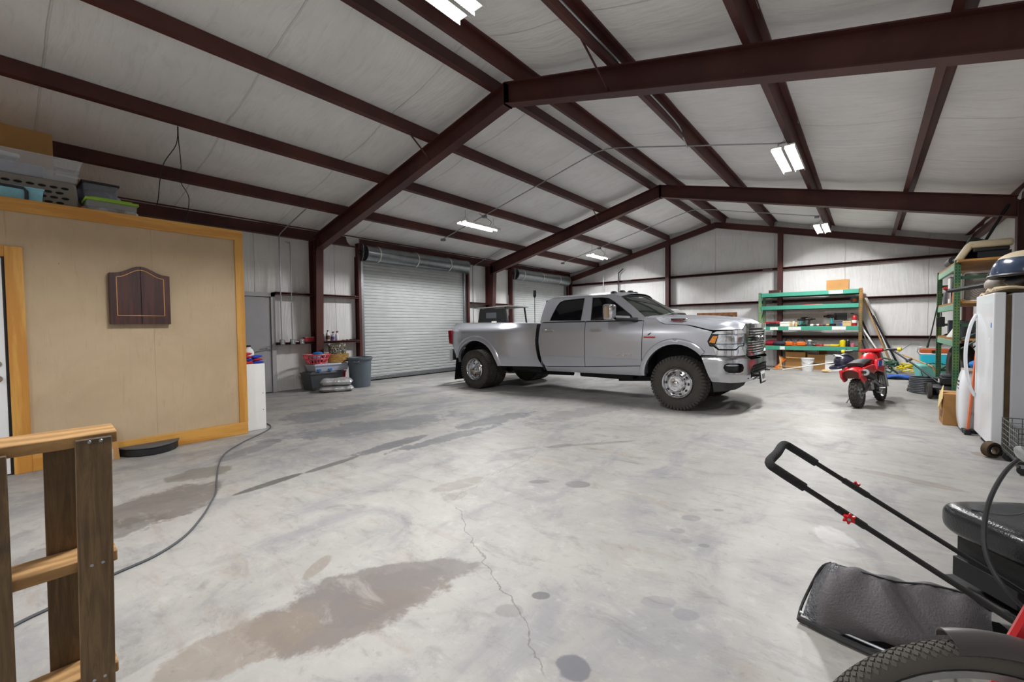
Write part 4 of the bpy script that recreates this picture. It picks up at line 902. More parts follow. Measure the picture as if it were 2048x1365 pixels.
# black moulded threshold ramp by the base board
def step_out(): return [(-.0, -.27), (-.0, .27)]+[(.24*sin(pi*(i/10))**.6, .27-.54*i/10) for i in range(1, 10)]
p = onZ(302, 897); t = thing('rubber_step', 'small black half-round rubber step against the tan wall base', 'step', (RF_X+.05, 1.19, 0))
MB().prism([(a, b_) for a, b_ in step_out()], 0, .085, 'z').build('block', 'black_plastic', t, bevel=.012); MB().prism([(a*1.06, b_*1.04) for a, b_ in step_out()], .085, .1, 'z').build('top_plate', 'grey_plastic', t, bevel=.004)
# white cabinet end with bean bags
cz = onX(520, 728, -6.5).z
t = thing('white_cabinet', 'narrow white laminate cabinet at the corner of the tan room', 'cabinet', (-6.72, 2.385, 0))
MB().bx(-.22, .22, -.125, .115, 0, cz).build('carcass', 'white_paint', t, bevel=.003); MB().bx(.22, .222, -.12, .11, .02, cz-.01).build('front_panel', 'white_paint', t)
for z in (.27, .5): MB().lathe([(0, .003), (.006, 0)], 8, (.2225, .08, z), 'x').build('screw_hole', 'black_trim', t)
mat('bag_red', '#c8202c', .8, 0, .1, 20, bump=.4, bs=60); mat('bag_blue', '#1b43b8', .8, 0, .1, 20, bump=.4, bs=60)
def beanbag(loc, m_, label, rz, tilt=0):
    def fn(u, v):
        x, y = 2*u-1, 2*v-1; h = .018*((1-x**4)*(1-y**4))**.5; return x, y, h
    mb = MB()
    for s in (1, -1): mb.grid(lambda u, v: (.066*fn(u, v)[0], .066*fn(u, v)[1], s*fn(u, v)[2]), 9, 9)
    tag(mb.build('bean_bag', m_, None, loc, (tilt, 0, rz), sharp=70), label, 'bean bag', 'bean bags on the white cabinet')
zz = cz+.019
for i, (dy, cl, nm) in enumerate(((-.06, 'bag_red', 'red bean bag at the bottom left of the pile'), (.055, 'bag_blue', 'blue bean bag at the bottom right of the pile'))): beanbag((-6.62, 2.385+dy*1.1, zz), cl, nm + ' on the white cabinet', .1*i)
for i, (dy, cl, nm) in enumerate(((-.05, 'bag_blue', 'blue bean bag in the middle of the pile'), (.05, 'bag_red', 'red bean bag in the middle of the pile'))): beanbag((-6.62, 2.375+dy*1.1, zz+.038), cl, nm + ' on the white cabinet', .2+.1*i)
beanbag((-6.62, 2.30, zz+.076), 'bag_red', 'red bean bag under the top one on the white cabinet', .1); beanbag((-6.6, 2.42, zz+.078), 'bag_blue', 'single blue bean bag on top of the right stack on the white cabinet', .3, .1); beanbag((-6.62, 2.295, zz+.114), 'bag_red', 'topmost red bean bag on the white cabinet', .25, .15)
t = thing('jug', 'white plastic jug with dark cap behind the bean bags', 'jug', (-6.83, 2.42, cz)); MB().lathe([(.06, 0), (.066, .02), (.066, .15), (.05, .19), (.025, .21), (.025, .225)], 18).build('body', 'white_plastic', t); MB().lathe([(.028, .225), (.028, .25), (0, .25)], 14).build('cap', 'black_plastic', t)
MB().tube([(-.03, -.05, .2), (-.03, -.09, .235), (-.03, -.16, .25)], .009, 6).build('pour_handle', 'black_plastic', t)
# --- conduits and boxes on the left wall
def pipe(name, pts, r, label, m_='conduit', n=4, cat='conduit', group='steel conduits'): return tag(MB().tube(smooth_path(pts, n), r, 8).build(name, m_), label, cat, group)
xw = XL+.2
def jbox(y, z, label):
    t = thing('outlet_box', label, 'outlet box', (xw, y, z), group='outlet boxes on the girt'); MB().bx(-.025, .03, -.05, .05, -.06, .06).build('box', 'galvanised', t, bevel=.006)
    for dz in (-.022, .022): MB().lathe([(0, .006), (.016, .004), (.018, 0)], 12, (.03, 0, dz), 'x').build('socket', 'paper_white', t)
_d = ray(612, 418); _t = (RZ+.10-SL*RX-CAMH)/(_d.z-SL*_d.x); pa = Vector((0, 0, CAMH))+_d*_t
pipe('conduit', [(xw, 4.225, 1.16), (xw, 4.225, 2.0), (xw, 4.225, 3.28), (xw, 4.23, 3.40), (xw+.1, 4.25, 3.52), tuple(pa)], .012, 'thin steel conduit climbing from an outlet box to the roof beside the grey door')
pipe('conduit', [(xw, 4.455, 1.16), (xw, 4.455, 2.0), (xw, 4.455, 3.22), (xw-.02, 4.43, 3.31), (xw-.05, 4.38, 3.34)], .012, 'thin steel conduit bending over at the eave right of the taller one')
jbox(4.235, 1.10, 'left outlet box with conduit beside the grey door'); jbox(4.46, 1.10, 'middle outlet box with conduit beside the grey door'); jbox(4.66, 1.10, 'right outlet box without conduit beside the grey door')
pipe('conduit', [(xw, 4.3, 1.1), (xw, 4.4, 1.1)], .011, 'short conduit joining the left and middle outlet boxes'); pipe('conduit', [(xw, 4.52, 1.1), (xw, 4.6, 1.1)], .011, 'short conduit joining the middle and right outlet boxes')
t = thing('tool_case', 'small red case on the wall girt left of the near column', 'case', (XL+.13, 4.86, 1.098)); MB().bx(-.06, .06, -.12, .12, 0, .095).build('case', 'red_plastic', t, bevel=.008); MB().bx(-.05, .05, -.1, .1, .095, .105).build('lid_rim', 'paper_white', t)
# bottles on the girt
mat('purple_label', '#6f4fa0', .5); mat('brown_label', '#6b3a2a', .5)
def bottle(y, h, r, body, cap, label, band=None, spray=False):
    t = thing('bottle', label, 'bottle', (XL+.12, y, 1.098), group='cleaning bottles on the girt')
    MB().lathe([(r*.95, 0), (r, .01), (r, h*.62), (r*.75, h*.74), (r*.36, h*.84), (r*.36, h*.92)], 16).build('body', body, t)
    if band: MB().lathe([(r*1.015, h*.12), (r*1.015, h*.5)], 16, closed=False).build('label_band', band, t)
    if spray:
        MB().lathe([(r*.4, h*.9), (r*.4, h*.97), (0, h*.97)], 12).build('collar', cap, t); MB().prism([(-.02, h*.96), (.03, h*.96), (.06, h*1.05), (.05, h*1.1), (-.03, h*1.08)], -.012, .012, 'y').build('trigger', cap, t)
    else: MB().lathe([(r*.45, h*.9), (r*.45, h), (0, h)], 12).build('cap', cap, t)
bottle(5.215, .16, .045, 'grey_plastic', 'grey_plastic', 'dark grey can next to the near column on the girt')
bottle(5.325, .25, .045, 'white_plastic', 'black_plastic', 'white bottle with brown label and black cap on the girt', 'brown_label')
bottle(5.455, .2, .042, 'clear_smoke', 'grey_plastic', 'spray bottle with purple label on the girt', 'purple_label', True)
bottle(5.56, .21, .04, 'white_plastic', 'red_plastic', 'white spray bottle with red trigger on the girt', None, True)
for i in range(4): tag(MB().bx(-.02, .02, -.03, .03, 0, .012+.006*i).build('hand_tool', 'dark_metal', None, (XL+.13, 5.72+.1*i, 1.098), bevel=.003), ('first', 'second', 'third', 'fourth')[i]+' small dark metal bit right of the spray bottles on the girt', 'tool', 'metal bits on the girt')
# --- floor cluster by the roll-up door
mat('pink_plastic', '#e0535e', .4, 0, .06); mat('wicker', '#b08a4a', .8, 0, .35, 40, bump=.8, bs=70); mat('silver_bag', '#b5b6b8', .35, .35, .2, 9, bump=.6, bs=16); mat('can_grey', '#5d6871', .5, 0, .06, 5); mat('blue_cloth', '#1d74bd', .8, 0, .1); mat('bin_frost', '#b9bfd0', .4, 0, .05)
def camo():
    M, N, L, b = new_nodes('camo'); tc = N.new('ShaderNodeTexCoord').outputs['Object']
    a = noise_node(N, L, tc, 14, 4, .6, 1.); d = noise_node(N, L, tc, 22, 3, .6, 1., loc=(3, 1, 2))
    c = mixc(N, L, maprange(N, L, a, .5, .54), lin('#2c2a24'), lin('#6f6a55')); c = mixc(N, L, maprange(N, L, d, .56, .6), c, lin('#b9b5a6')); L.new(c, b.inputs['Base Color']); b.inputs['Roughness'].default_value = .7
camo()
pt = onZ(712, 776)
t = thing('trash_can', 'blue-grey round rubbish can standing by the wide roll-up door', 'trash can', (-9.38, 5.72, 0))
pr = [(.0, .0), (.225, 0), (.232, .02), (.262, .60), (.264, .62)]
MB().lathe(pr+[(.275, .63), (.285, .665), (.28, .69), (.268, .692), (.255, .66), (.22, .03), (0, .028)], 36).build('body', 'can_grey', t, sharp=45)
MB().lathe([(.286, .655), (.298, .66), (.298, .70), (.285, .705)], 36, closed=True).build('rim', 'can_grey', t)
for a in (2.4, 5.5): MB().tube([(.29*cos(a-.16), .29*sin(a-.16), .62), (.335*cos(a-.14), .335*sin(a-.14), .6), (.335*cos(a+.14), .335*sin(a+.14), .6), (.29*cos(a+.16), .29*sin(a+.16), .62)], .016, 6).build('handle', 'can_grey', t)
bin_('storage_tote', 'dark grey tote at the bottom of the stack left of the rubbish can', (-9.75, 4.98, 0), (.4, .66), (.48, .78), .38, 'grey_plastic', 'grey_plastic', cat='storage bin')
fb = bin_('storage_bin', 'frosted white flat bin with blue latches on the dark grey tote', (-9.75, 5.12, .417), (.38, .76), (.44, .84), .15, 'bin_frost', 'bin_frost', lid_h=.02)
for y in (-.36, -.1): MB().bx(.2, .232, y, y+.08, .02, .06).build('latch', 'blue_cloth', fb)
bin_('storage_bin', 'dark red bin behind the rubbish can', (-9.96, 5.50, 0), (.2, .2), (.24, .24), .36, 'red_plastic', 'red_plastic')
t = thing('laundry_basket', 'pink slatted laundry basket on the frosted bin', 'basket', (-9.75, 4.86, .59)); zb = .0
for k in range(3): MB().tube([((.13+.035*k)*cos(a)*1.05, (.17+.045*k)*sin(a)*1.15, .015+.095*k) for a in [2*pi*i/24 for i in range(24)]], .012 if k < 2 else .016, 6, closed=True).build('hoop', 'pink_plastic', t)
for i in range(20):
    a = 2*pi*i/20; MB().tube([(.13*cos(a)*1.05, .17*sin(a)*1.15, .01), (.2*cos(a)*1.05, .26*sin(a)*1.15, .205)], .012, 5).build('slat', 'pink_plastic', t)
MB().lathe([(0, .0), (.13, .0), (.135, .02), (0, .02)], 20).build('base', 'pink_plastic', t)
tag(lumpy(MB(), (0, 0, .1), (.11, .13, .09), 31, 16, .12).build('laundry', 'lilac_cloth', None, (-9.75, 4.84, .612)), 'lilac laundry inside the pink basket', 'laundry')
tag(lumpy(MB(), (0, 0, .05), (.09, .12, .05), 32, 14, .15).build('laundry', 'blue_cloth', None, (-9.75, 4.90, .76)), 'bright blue cloth on top of the pink laundry basket', 'laundry')
t = thing('wicker_basket', 'tan wicker basket holding a camouflage bag', 'basket', (-9.78, 5.40, .592)); mb = MB()
for k in range(7): mb.tube([(.13*cos(a) if abs(cos(a)) < .9 else .13*(1 if cos(a) > 0 else -1), .2*sin(a), .015+.028*k) for a in [2*pi*i/20 for i in range(20)]], .0155, 6, closed=True)
mb.build('woven_rings', 'wicker', t); MB().lathe([(0, 0), (.15, 0), (.15, .012), (0, .012)], 20).build('base', 'wicker', t); t.children[-1].scale = (.85, 1.25, 1)
mb = MB(); mb.grid(lambda u, v: (.11*(1-.5*v)*cos(2*pi*u), .2*sin(2*pi*u)*(1+.1*v)-.03*v, .02+.38*v+.03*sin(4*pi*u)*v), 22, 8, cu=True); mb.lathe([(0, .1), (.1, .1)], 8)
tag(mb.build('camouflage_bag', 'camo', None, (-9.78, 5.40, .61), solid=.006, sharp=60), 'camouflage fabric bag standing in the wicker basket', 'bag')
def sack(loc, rz, d, label, seed, m_='silver_bag'):
    rn = random.Random(seed); ph = [rn.uniform(0, 6) for _ in range(4)]
    def top(u, v, s):
        x, y = 2*u-1, 2*v-1; e = max(0, (1-x**6)*(1-y**6))**.5; h = d[2]*.5*e*(1+.12*sin(5*x+ph[0])*sin(4*y+ph[1])); return (d[0]/2*x*(1-.05*y*y), d[1]/2*y*(1-.04*x*x), d[2]*.5+s*h*(1 if s > 0 else .96))
    mb = MB(); mb.grid(lambda u, v: top(u, v, 1), 21, 15); mb.grid(lambda u, v: top(u, v, -1), 21, 15)
    return tag(mb.build('feed_bag', m_, None, loc, (0, 0, rz), sharp=60), label, 'bag', 'silver bags on the floor')
sack((-9.12, 4.98, 0.0), rad(64), (.72, .42, .13), 'lower of the two silver bags lying on the floor by the bins', 1)
sack((-9.13, 4.99, .138), rad(58), (.68, .42, .15), 'upper of the two silver bags lying on the floor by the bins', 2)
# --- extension cord on the floor
pts = [(531, 848), (541, 853), (535, 862), (490, 884), (455, 905), (440, 925), (434, 955), (432, 985), (423, 1005), (405, 1035), (370, 1075), (310, 1115), (217, 1157), (120, 1210), (32, 1253), (-60, 1310)]
P3 = [onZ(a, b_) for a, b_ in pts]; P3 = [Vector((p.x, p.y, .008)) for p in P3]
tag(MB().tube(smooth_path(P3, 6), .0075, 6).build('extension_cord', 'grey_plastic'), 'thin dark grey cord snaking over the floor from the white cabinet', 'cord')
# ================================================================== vehicles and things behind the truck
mat('matte_black', '#101113', .55, 0, .15, 8); mat('roof_panel_grey', '#8d8c88', .5, 0, .08)
def thick_wheel(parent, loc, r, w, name='wheel', hub='dark_metal'):
    o = MB().lathe([(r*.55, -w*.42), (r*.6, -w*.5), (r*.9, -w*.5), (r, -w*.35), (r, w*.35), (r*.9, w*.5), (r*.6, w*.5), (r*.55, w*.42)], 24, axis='y', closed=True).build(name, 'tire_rubber', parent, loc)
    MB().lathe([(0, -w*.3), (r*.56, -w*.36), (r*.56, w*.36), (0, w*.3)], 18, axis='y').build('hub', hub, o); return o
# black side-by-side buggy by the small roll-up door
t = thing('utility_vehicle', 'black buggy with flat roof behind the truck bed', 'buggy', (-9.05, 10.62, 0), 0)
MB().box((0, 0, 2.0), (1.25, 1.1, .035), (0, rad(-1.5), 0)).build('roof', 'roof_panel_grey', t, bevel=.012)
for sx, sy in ((-.5, -.48), (.5, -.48), (-.5, .48), (.5, .48)): MB().tube([(sx*1.25, sy, 1.25), (sx*1.12, sy, 1.6), (sx, sy, 1.99)], .028, 8).build('roof_post', 'matte_black', t)
mb = MB(); panel_mesh(mb, [(-.68, 1.25), (.62, 1.25), (.5, 1.95), (-.54, 1.95)], lambda x, z: (x, -.5, z), .1, ([(-.28, 1.66), (.16, 1.66), (.16, 1.84), (-.28, 1.84)],)); mb.build('side_screen', 'matte_black', t, solid=.012)
MB().bx(-.28, .16, -.498, -.492, 1.66, 1.84).build('window', 'grey_plastic', t)
MB().frus((0.05, 0, .45), (1.9, 1.15), (1.5, 1.05), 1.05).build('body_tub', 'matte_black', t, bevel=.05)
MB().box((.08, -.535, 1.50), (.2, .01, .13), (rad(-12), 0, 0)).build('sticker', 'paper_white', t)
for sx in (-.72, .72):
    for sy in (-.5, .5): thick_wheel(t, (sx, sy, .33), .33, .24)
# white car behind the hood
mat('white_car', '#dedfe0', .25, 0, .03, 3, coat=.6)
t = thing('white_car', 'white car almost hidden behind the truck hood', 'car', (-5.3, 12.75, 0))
prof = [(-1.55, .75), (1.75, .75), (1.8, .98), (1.25, 1.42), (1.02, 1.75), (.82, 1.86), (.5, 1.9), (-.9, 1.9), (-1.4, 1.82), (-1.6, 1.3)]
MB().prism(prof, -.75, .75, 'y').build('body', 'white_car', t, bevel=.06, segs=3)
MB().prism([(-1.7, .4), (2.35, .4), (2.4, .95), (1.75, 1.08), (-1.65, 1.08)], -.85, .85, 'y').build('lower_body', 'white_car', t, bevel=.06, segs=3)
for s in (-1, 1):
    MB().prism([(.33, 1.48), (1.12, 1.48), (.94, 1.74), (.80, 1.80), (.42, 1.80)], s*.753, s*.757, 'y').build('side_window', 'tint_glass', t)
    MB().prism([(-1.2, 1.48), (.23, 1.48), (.30, 1.80), (-1.1, 1.80)], s*.753, s*.757, 'y').build('side_window', 'tint_glass', t)
    MB().tube([(-1.0, s*.62, 1.93), (.5, s*.62, 1.93), (.62, s*.62, 1.9)], .02, 8).build('roof_rail', 'chrome', t)
    for x in (-1.1, 1.6): thick_wheel(t, (x, s*.78, .33), .33, .2, hub='chrome')
MB().add([(1.27, -.66, 1.43), (1.27, .66, 1.43), (1.06, .6, 1.73), (1.06, -.6, 1.73)], [(0, 1, 2, 3)]).build('windscreen', 'tint_glass', t, solid=.012)
# wooden picture frame on the gable wall
mk_wood('brown_wood', (.42, .27, .15), (.52, .34, .19), (1, 8, 8), 1.5, .5, False)
fy = YF-.2; a, b_ = onY(1394, 627, fy-.1), onY(1474, 626, fy-.1); zt = a.z
t = thing('mirror_frame', 'brown wooden frame leaning on the gable wall behind the hood', 'frame', ((a.x+b_.x)/2, fy-.12, .3)); w = (b_.x-a.x)/2; h = zt-.3
for nm, x0, x1, z0, z1 in (('rail', -w, w, h-.12, h), ('rail', -w, w, 0, .12), ('stile', -w, -w+.12, .12, h-.12), ('stile', w-.12, w, .12, h-.12)): MB().bx(x0, x1, 0, .05, z0, z1).build(nm, 'brown_wood', t, bevel=.008)
MB().bx(-w+.1, w-.1, .02, .03, .1, h-.1).build('mirror_glass', 'tint_glass', t)
MB().bx(-w, w, -.1, .1, -.3, -.0).build('plinth', 'brown_wood', t, bevel=.01)

# ================================================================== teal pallet rack on the gable wall
def rack_post(name, c1, c2):
    M, N, L, b = new_nodes(name); tc = N.new('ShaderNodeTexCoord').outputs['Object']; sep = N.new('ShaderNodeSeparateXYZ'); L.new(tc, sep.inputs[0])
    n = noise_node(N, L, tc, 3, 4, .6); c = mixc(N, L, maprange(N, L, n, .42, .58), lin(c1), lin(c2))
    zf = math_node(N, L, 'ABSOLUTE', math_node(N, L, 'SUBTRACT', math_node(N, L, 'FRACT', math_node(N, L, 'MULTIPLY', sep.outputs[2], 19.7)), .5))
    def hole(ax, off): return math_node(N, L, 'MULTIPLY', maprange(N, L, zf, .22, .16), maprange(N, L, math_node(N, L, 'ABSOLUTE', math_node(N, L, 'SUBTRACT', math_node(N, L, 'ABSOLUTE', sep.outputs[ax]), off)), .009, .006))
    c = mixc(N, L, math_node(N, L, 'MAXIMUM', hole(0, .02), hole(1, .02)), c, lin((.05, .045, .04)))
    L.new(c, b.inputs['Base Color']); b.inputs['Roughness'].default_value = .5
rack_post('post_green', '#5a8a6c', '#7f9a62'); rack_post('post_rust', '#9a6b35', '#5f5a35'); rack_post('post_darkgreen', '#2c5b3c', '#4c6b35')
mat('teal_beam', '#3d9079', .45, 0, .06, 6); mat('dull_teal', '#7fa890', .5, 0, .1, 6); mat('dark_green', '#23452f', .5, 0, .12, 6)
RY = 15.62; xl_, xr_ = onY(1520, 640, RY).x, onY(1721, 640, RY).x; zz = [onY(1620, q, RY).z for q in (587, 614, 657, 697)]
rk = thing('pallet_rack', 'teal pallet rack full of tools on the gable wall', 'rack', ((xl_+xr_)/2, RY, 0)); hw = (xr_-xl_)/2
for s in (-1, 1):
    for y in (0, .72): MB().bx(-.04, .04, -.04, .04, 0, 2.36).build('upright', 'post_green' if s < 0 else 'post_rust', rk, (s*hw, y, 0), bevel=.004)
    for z0, z1 in ((.25, .8), (.8, 1.35), (1.35, 1.9)): MB().cyl((s*hw, 0, z0), (s*hw, .72, z1), .014, n=6).build('brace', 'dark_green', rk)
for i, z in enumerate(zz):
    for y in (-.03, .72): MB().bx(-hw+.04, hw-.04, y-.025, y+.025, z-.06, z+.06).build('beam', 'teal_beam' if y < 0 else 'dark_green', rk, bevel=.006)
    if i != 1: MB().bx(-hw+.05, hw-.05, .0, .70, z+.025, z+.055).build('deck_board', 'shelf_board' if i else 'white_paint', rk)
for i, (q0, q1, zi) in enumerate(((1657, 1685, 0), (1540, 1556, 2), (1577, 1602, 2), (1664, 1692, 2), (1560, 1570, 3))):
    a, b_ = onY(q0, 640, RY-.06).x, onY(q1, 640, RY-.06).x; MB().bx(a-rk.location.x, b_-rk.location.x, -.059, -.056, zz[zi]-.05, zz[zi]+.045).build('shelf_label', 'paper_white', rk)
def on(i, px, dy=.2, extra=0):
    dy = max(dy, .13)
    return (onY(px, 640, RY+dy).x, RY+dy, zz[i]+.0561+extra)
SH = 'things on the teal rack'
# top shelf
carton('cardboard_box', 'orange-brown cardboard box on the top shelf of the teal rack', on(0, 1675, .25), (.52, .4, .3), group=None)
tag(MB().bx(-.15, .15, -.1, .1, 0, .1).build('wooden_box', 'mahogany', None, on(0, 1549, .2), bevel=.006), 'small dark wooden box at the left end of the top shelf', 'box')
# second level: boards across the beams
a = on(1, 1625, .0); tag(MB().bx(-.24, .24, -.03, .5, 0, .02).build('red_board', 'red_plastic', None, (a[0], RY+.1, zz[1]+.0601), bevel=.004), 'flat red board resting on the second teal beam', 'board')
t = thing('cord_reel', 'orange cord reel hanging at the right end below the top shelf', 'cord reel', (onY(1709, 600, RY+.3).x, RY+.3, zz[1]+.061))
MB().lathe([(.05, -.06), (.1, -.06), (.1, -.05), (.06, -.05), (.06, .05), (.1, .05), (.1, .06), (.05, .06)], 18, (0, 0, .1), 'y', closed=True).build('spool', 'black_plastic', t); mat('orange_plastic', '#d8691c', .5, 0, .1)
MB().lathe([(.06, -.048), (.09, -.03), (.095, 0), (.09, .03), (.06, .048)], 18, (0, 0, .1), 'y').build('cord', 'orange_plastic', t)
# third shelf
def toolcase(i, px, d, m_, label, dy=.15, handle=True, lidm=None):
    t = thing('tool_case', label, 'tool case', on(i, px, dy), group=SH); MB().bx(-d[0]/2, d[0]/2, -d[1]/2, d[1]/2, 0, d[2]*.6).build('case', m_, t, bevel=.01); MB().bx(-d[0]/2, d[0]/2, -d[1]/2, d[1]/2, d[2]*.61, d[2]).build('lid', lidm or m_, t, bevel=.01)
    if handle: MB().tube([(-d[0]*.2, -d[1]/2, d[2]*.7), (-d[0]*.18, -d[1]/2-.03, d[2]*.7), (d[0]*.18, -d[1]/2-.03, d[2]*.7), (d[0]*.2, -d[1]/2, d[2]*.7)], .01, 6).build('handle', 'black_plastic', t)
toolcase(2, 1546, (.42, .2, .16), 'black_plastic', 'black tool case with red lid at the left of the third shelf', lidm='red_plastic')
toolcase(2, 1569, (.28, .16, .15), 'paper_white', 'white printed box on the third shelf', .1, False)
def can(i, px, r, h, m_, label, dy=.15, cap='paper_white', name='can'):
    t = thing(name, label, 'can', on(i, px, dy), group=SH); MB().lathe([(r*.95, 0), (r, .008), (r, h*.86), (r*.9, h*.9), (r*.4, h*.92)], 16).build('body', m_, t); MB().lathe([(r*.42, h*.915), (r*.42, h), (0, h)], 12).build('cap', cap, t)
mat('tan_plastic', '#c9ad78', .5); mat('blue_plastic', '#2a63c4', .4); mat('teal_plastic', '#1f8a8a', .4); mat('yellow_plastic', '#e3cf1e', .4, 0, .08); mat('pinkish', '#d06a80', .5)
can(2, 1581, .05, .15, 'tan_plastic', 'tan can left of the black drills on the third shelf'); can(2, 1587, .045, .17, 'paper_white', 'white can left of the black drills on the third shelf', .22); can(2, 1592, .04, .13, 'tan_plastic', 'short tan can beside the black drills', .1)
def drill(loc, rz, label, m_='black_plastic', acc='teal_plastic', s=1.):
    t = thing('power_drill', label, 'power drill', loc, rz, SH)
    MB().box((0, 0, .025*s), (.12*s, .075*s, .05*s)).build('battery', m_, t, bevel=.008); MB().tube([(0, 0, .05*s), (.02*s, 0, .17*s)], [.025*s, .022*s], 10).build('grip', acc, t)
    MB().lathe([(0, -.09*s), (.032*s, -.085*s), (.036*s, .06*s), (.02*s, .09*s), (.018*s, .14*s), (0, .14*s)], 14, (.02*s, 0, .2*s), 'x').build('motor', m_, t)
drill(on(2, 1600, .12), .5, 'leftmost black power drill on the third shelf'); drill(on(2, 1608, .28), -.6, 'second black power drill on the third shelf', s=1.2); drill(on(2, 1617, .15), .2, 'black power drill pointing right on the third shelf', acc='black_plastic', s=1.1)
drill(on(2, 1664, .15), 2.6, 'tall teal power drill at the right of the third shelf', 'black_plastic', 'teal_plastic', 1.45)
for i, (px, cl) in enumerate(((1624, 'paper_white'), (1630, 'grey_plastic'), (1636, 'paper_white'), (1642, 'brown_label'), (1649, 'grey_plastic'), (1655, 'tan_plastic'))):
    tag(lumpy(MB(), (0, 0, .035), (.055, .05, .035), 50+i, 10, .2).build('small_tool', cl, None, on(2, px, .1), sharp=60), ('first', 'second', 'third', 'fourth', 'fifth', 'sixth')[i]+' small tool lying in the middle of the third shelf, counted from the left', 'tool', SH)
toolcase(2, 1677, (.3, .22, .18), 'grey_plastic', 'grey tool case under the dark flat box on the third shelf', .25, False)
tag(MB().bx(-.15, .15, -.02, .02, 0, .2).build('dark_panel', 'matte_black', None, (on(2, 1681, .25)[0], RY+.25, zz[2]+.0561+.181), bevel=.006), 'dark flat screen on top of the grey tool case', 'screen')
toolcase(2, 1694, (.2, .14, .14), 'tan_plastic', 'tan box beside the fire extinguisher on the third shelf', .1, False); can(2, 1685, .05, .1, 'blue_plastic', 'small blue jug at the right of the third shelf', .05, 'paper_white', 'jug')
t = thing('fire_extinguisher', 'red fire extinguisher with white label at the right end of the third shelf', 'fire extinguisher', on(2, 1709, .05), group=None)
MB().lathe([(.055, 0), (.06, .01), (.06, .24), (.045, .29), (.02, .31), (.02, .33)], 18).build('cylinder', 'red_plastic', t); MB().lathe([(.0615, .09), (.0615, .17)], 18, caps=False).build('label_band', 'paper_white', t)
MB().tube([(0, 0, .33), (-.05, 0, .36), (-.09, 0, .35)], .012, 6).build('valve_lever', 'dark_metal', t); MB().tube([(.02, 0, .33), (.075, 0, .3), (.085, -.01, .15)], .01, 6).build('hose', 'black_plastic', t)
# fourth shelf
def cloth(i, px, r, m_, label, seed, dy=.2, cat='cloth', nm='folded_cloth'): tag(lumpy(MB(), (0, 0, r[2]*.9), r, seed, 16, .14).build(nm, m_, None, on(i, px, dy, r[2]*.1), sharp=70), label, cat, SH)
mat('crimson_cloth', '#a8263f', .8, 0, .2, 8, bump=.4, bs=20); mat('navy_cloth', '#2b2f3d', .8, 0, .2, 8)
cloth(3, 1545, (.22, .14, .09), 'crimson_cloth', 'crimson bag at the left end of the lowest shelf', 61, .3); cloth(3, 1560, (.2, .12, .07), 'navy_cloth', 'dark navy bag in front of the crimson bag', 62, .08)
def chainsaw(px, label, m1, m2, rz):
    t = thing('chainsaw', label, 'chainsaw', on(3, px, .18), rz, SH)
    MB().box((0, 0, .07), (.24, .16, .13)).build('engine', m1, t, bevel=.03); MB().tube([(-.1, 0, .1), (-.05, 0, .22), (.06, 0, .23), (.11, 0, .12)], .014, 8).build('front_handle', 'black_plastic', t); MB().tube([(-.1, 0, .06), (-.24, 0, .09), (-.24, 0, .02), (-.1, 0, .02)], .014, 8).build('rear_handle', m1, t); MB().bx(.1, .5, -.006, .006, .03, .09).build('guide_bar', m2, t, bevel=.003)
chainsaw(1578, 'chainsaw with orange body left of the white saw on the lowest shelf', 'orange_plastic', 'galvanised', 2.9); chainsaw(1602, 'larger orange and white chainsaw on the lowest shelf', 'orange_plastic', 'paper_white', .3)
t = thing('angle_grinder', 'grey and white grinder in the middle of the lowest shelf', 'grinder', on(3, 1620, .1), group=SH); MB().lathe([(0, 0), (.09, .005), (.09, .06), (.06, .09), (.045, .14), (0, .15)], 18).build('housing', 'grey_plastic', t); MB().lathe([(.0, .14), (.05, .14), (.06, .17), (.0, .2)], 14).build('top_cap', 'paper_white', t); MB().tube([(.05, 0, .12), (.17, 0, .1)], .02, 8).build('side_handle', 'black_plastic', t)
for i, (px, m_, lb) in enumerate(((1642, 'red_plastic', 'red rope coil'), (1655, 'tan_plastic', 'tan rope coil'), (1668, 'yellow_plastic', 'yellow strap coil'))):
    t = thing('rope_coil', lb + ' on the lowest shelf of the teal rack', 'rope', on(3, px, .12), group=SH)
    MB().tube([((.13-.01*(k % 3))*cos(a), .09*sin(a), .014+.016*(a/(2*pi))) for k, a in enumerate([2*pi*j/14 for j in range(43)])], .011, 6).build('coil', m_, t)
can(3, 1686, .075, .2, 'yellow_plastic', 'yellow canister at the right of the lowest shelf', .05, 'yellow_plastic'); can(3, 1696, .05, .2, 'black_plastic', 'black bottle with white top right of the yellow canister', .05); can(3, 1706, .05, .1, 'pinkish', 'pink tub at the right end of the lowest shelf', .05, 'pinkish')
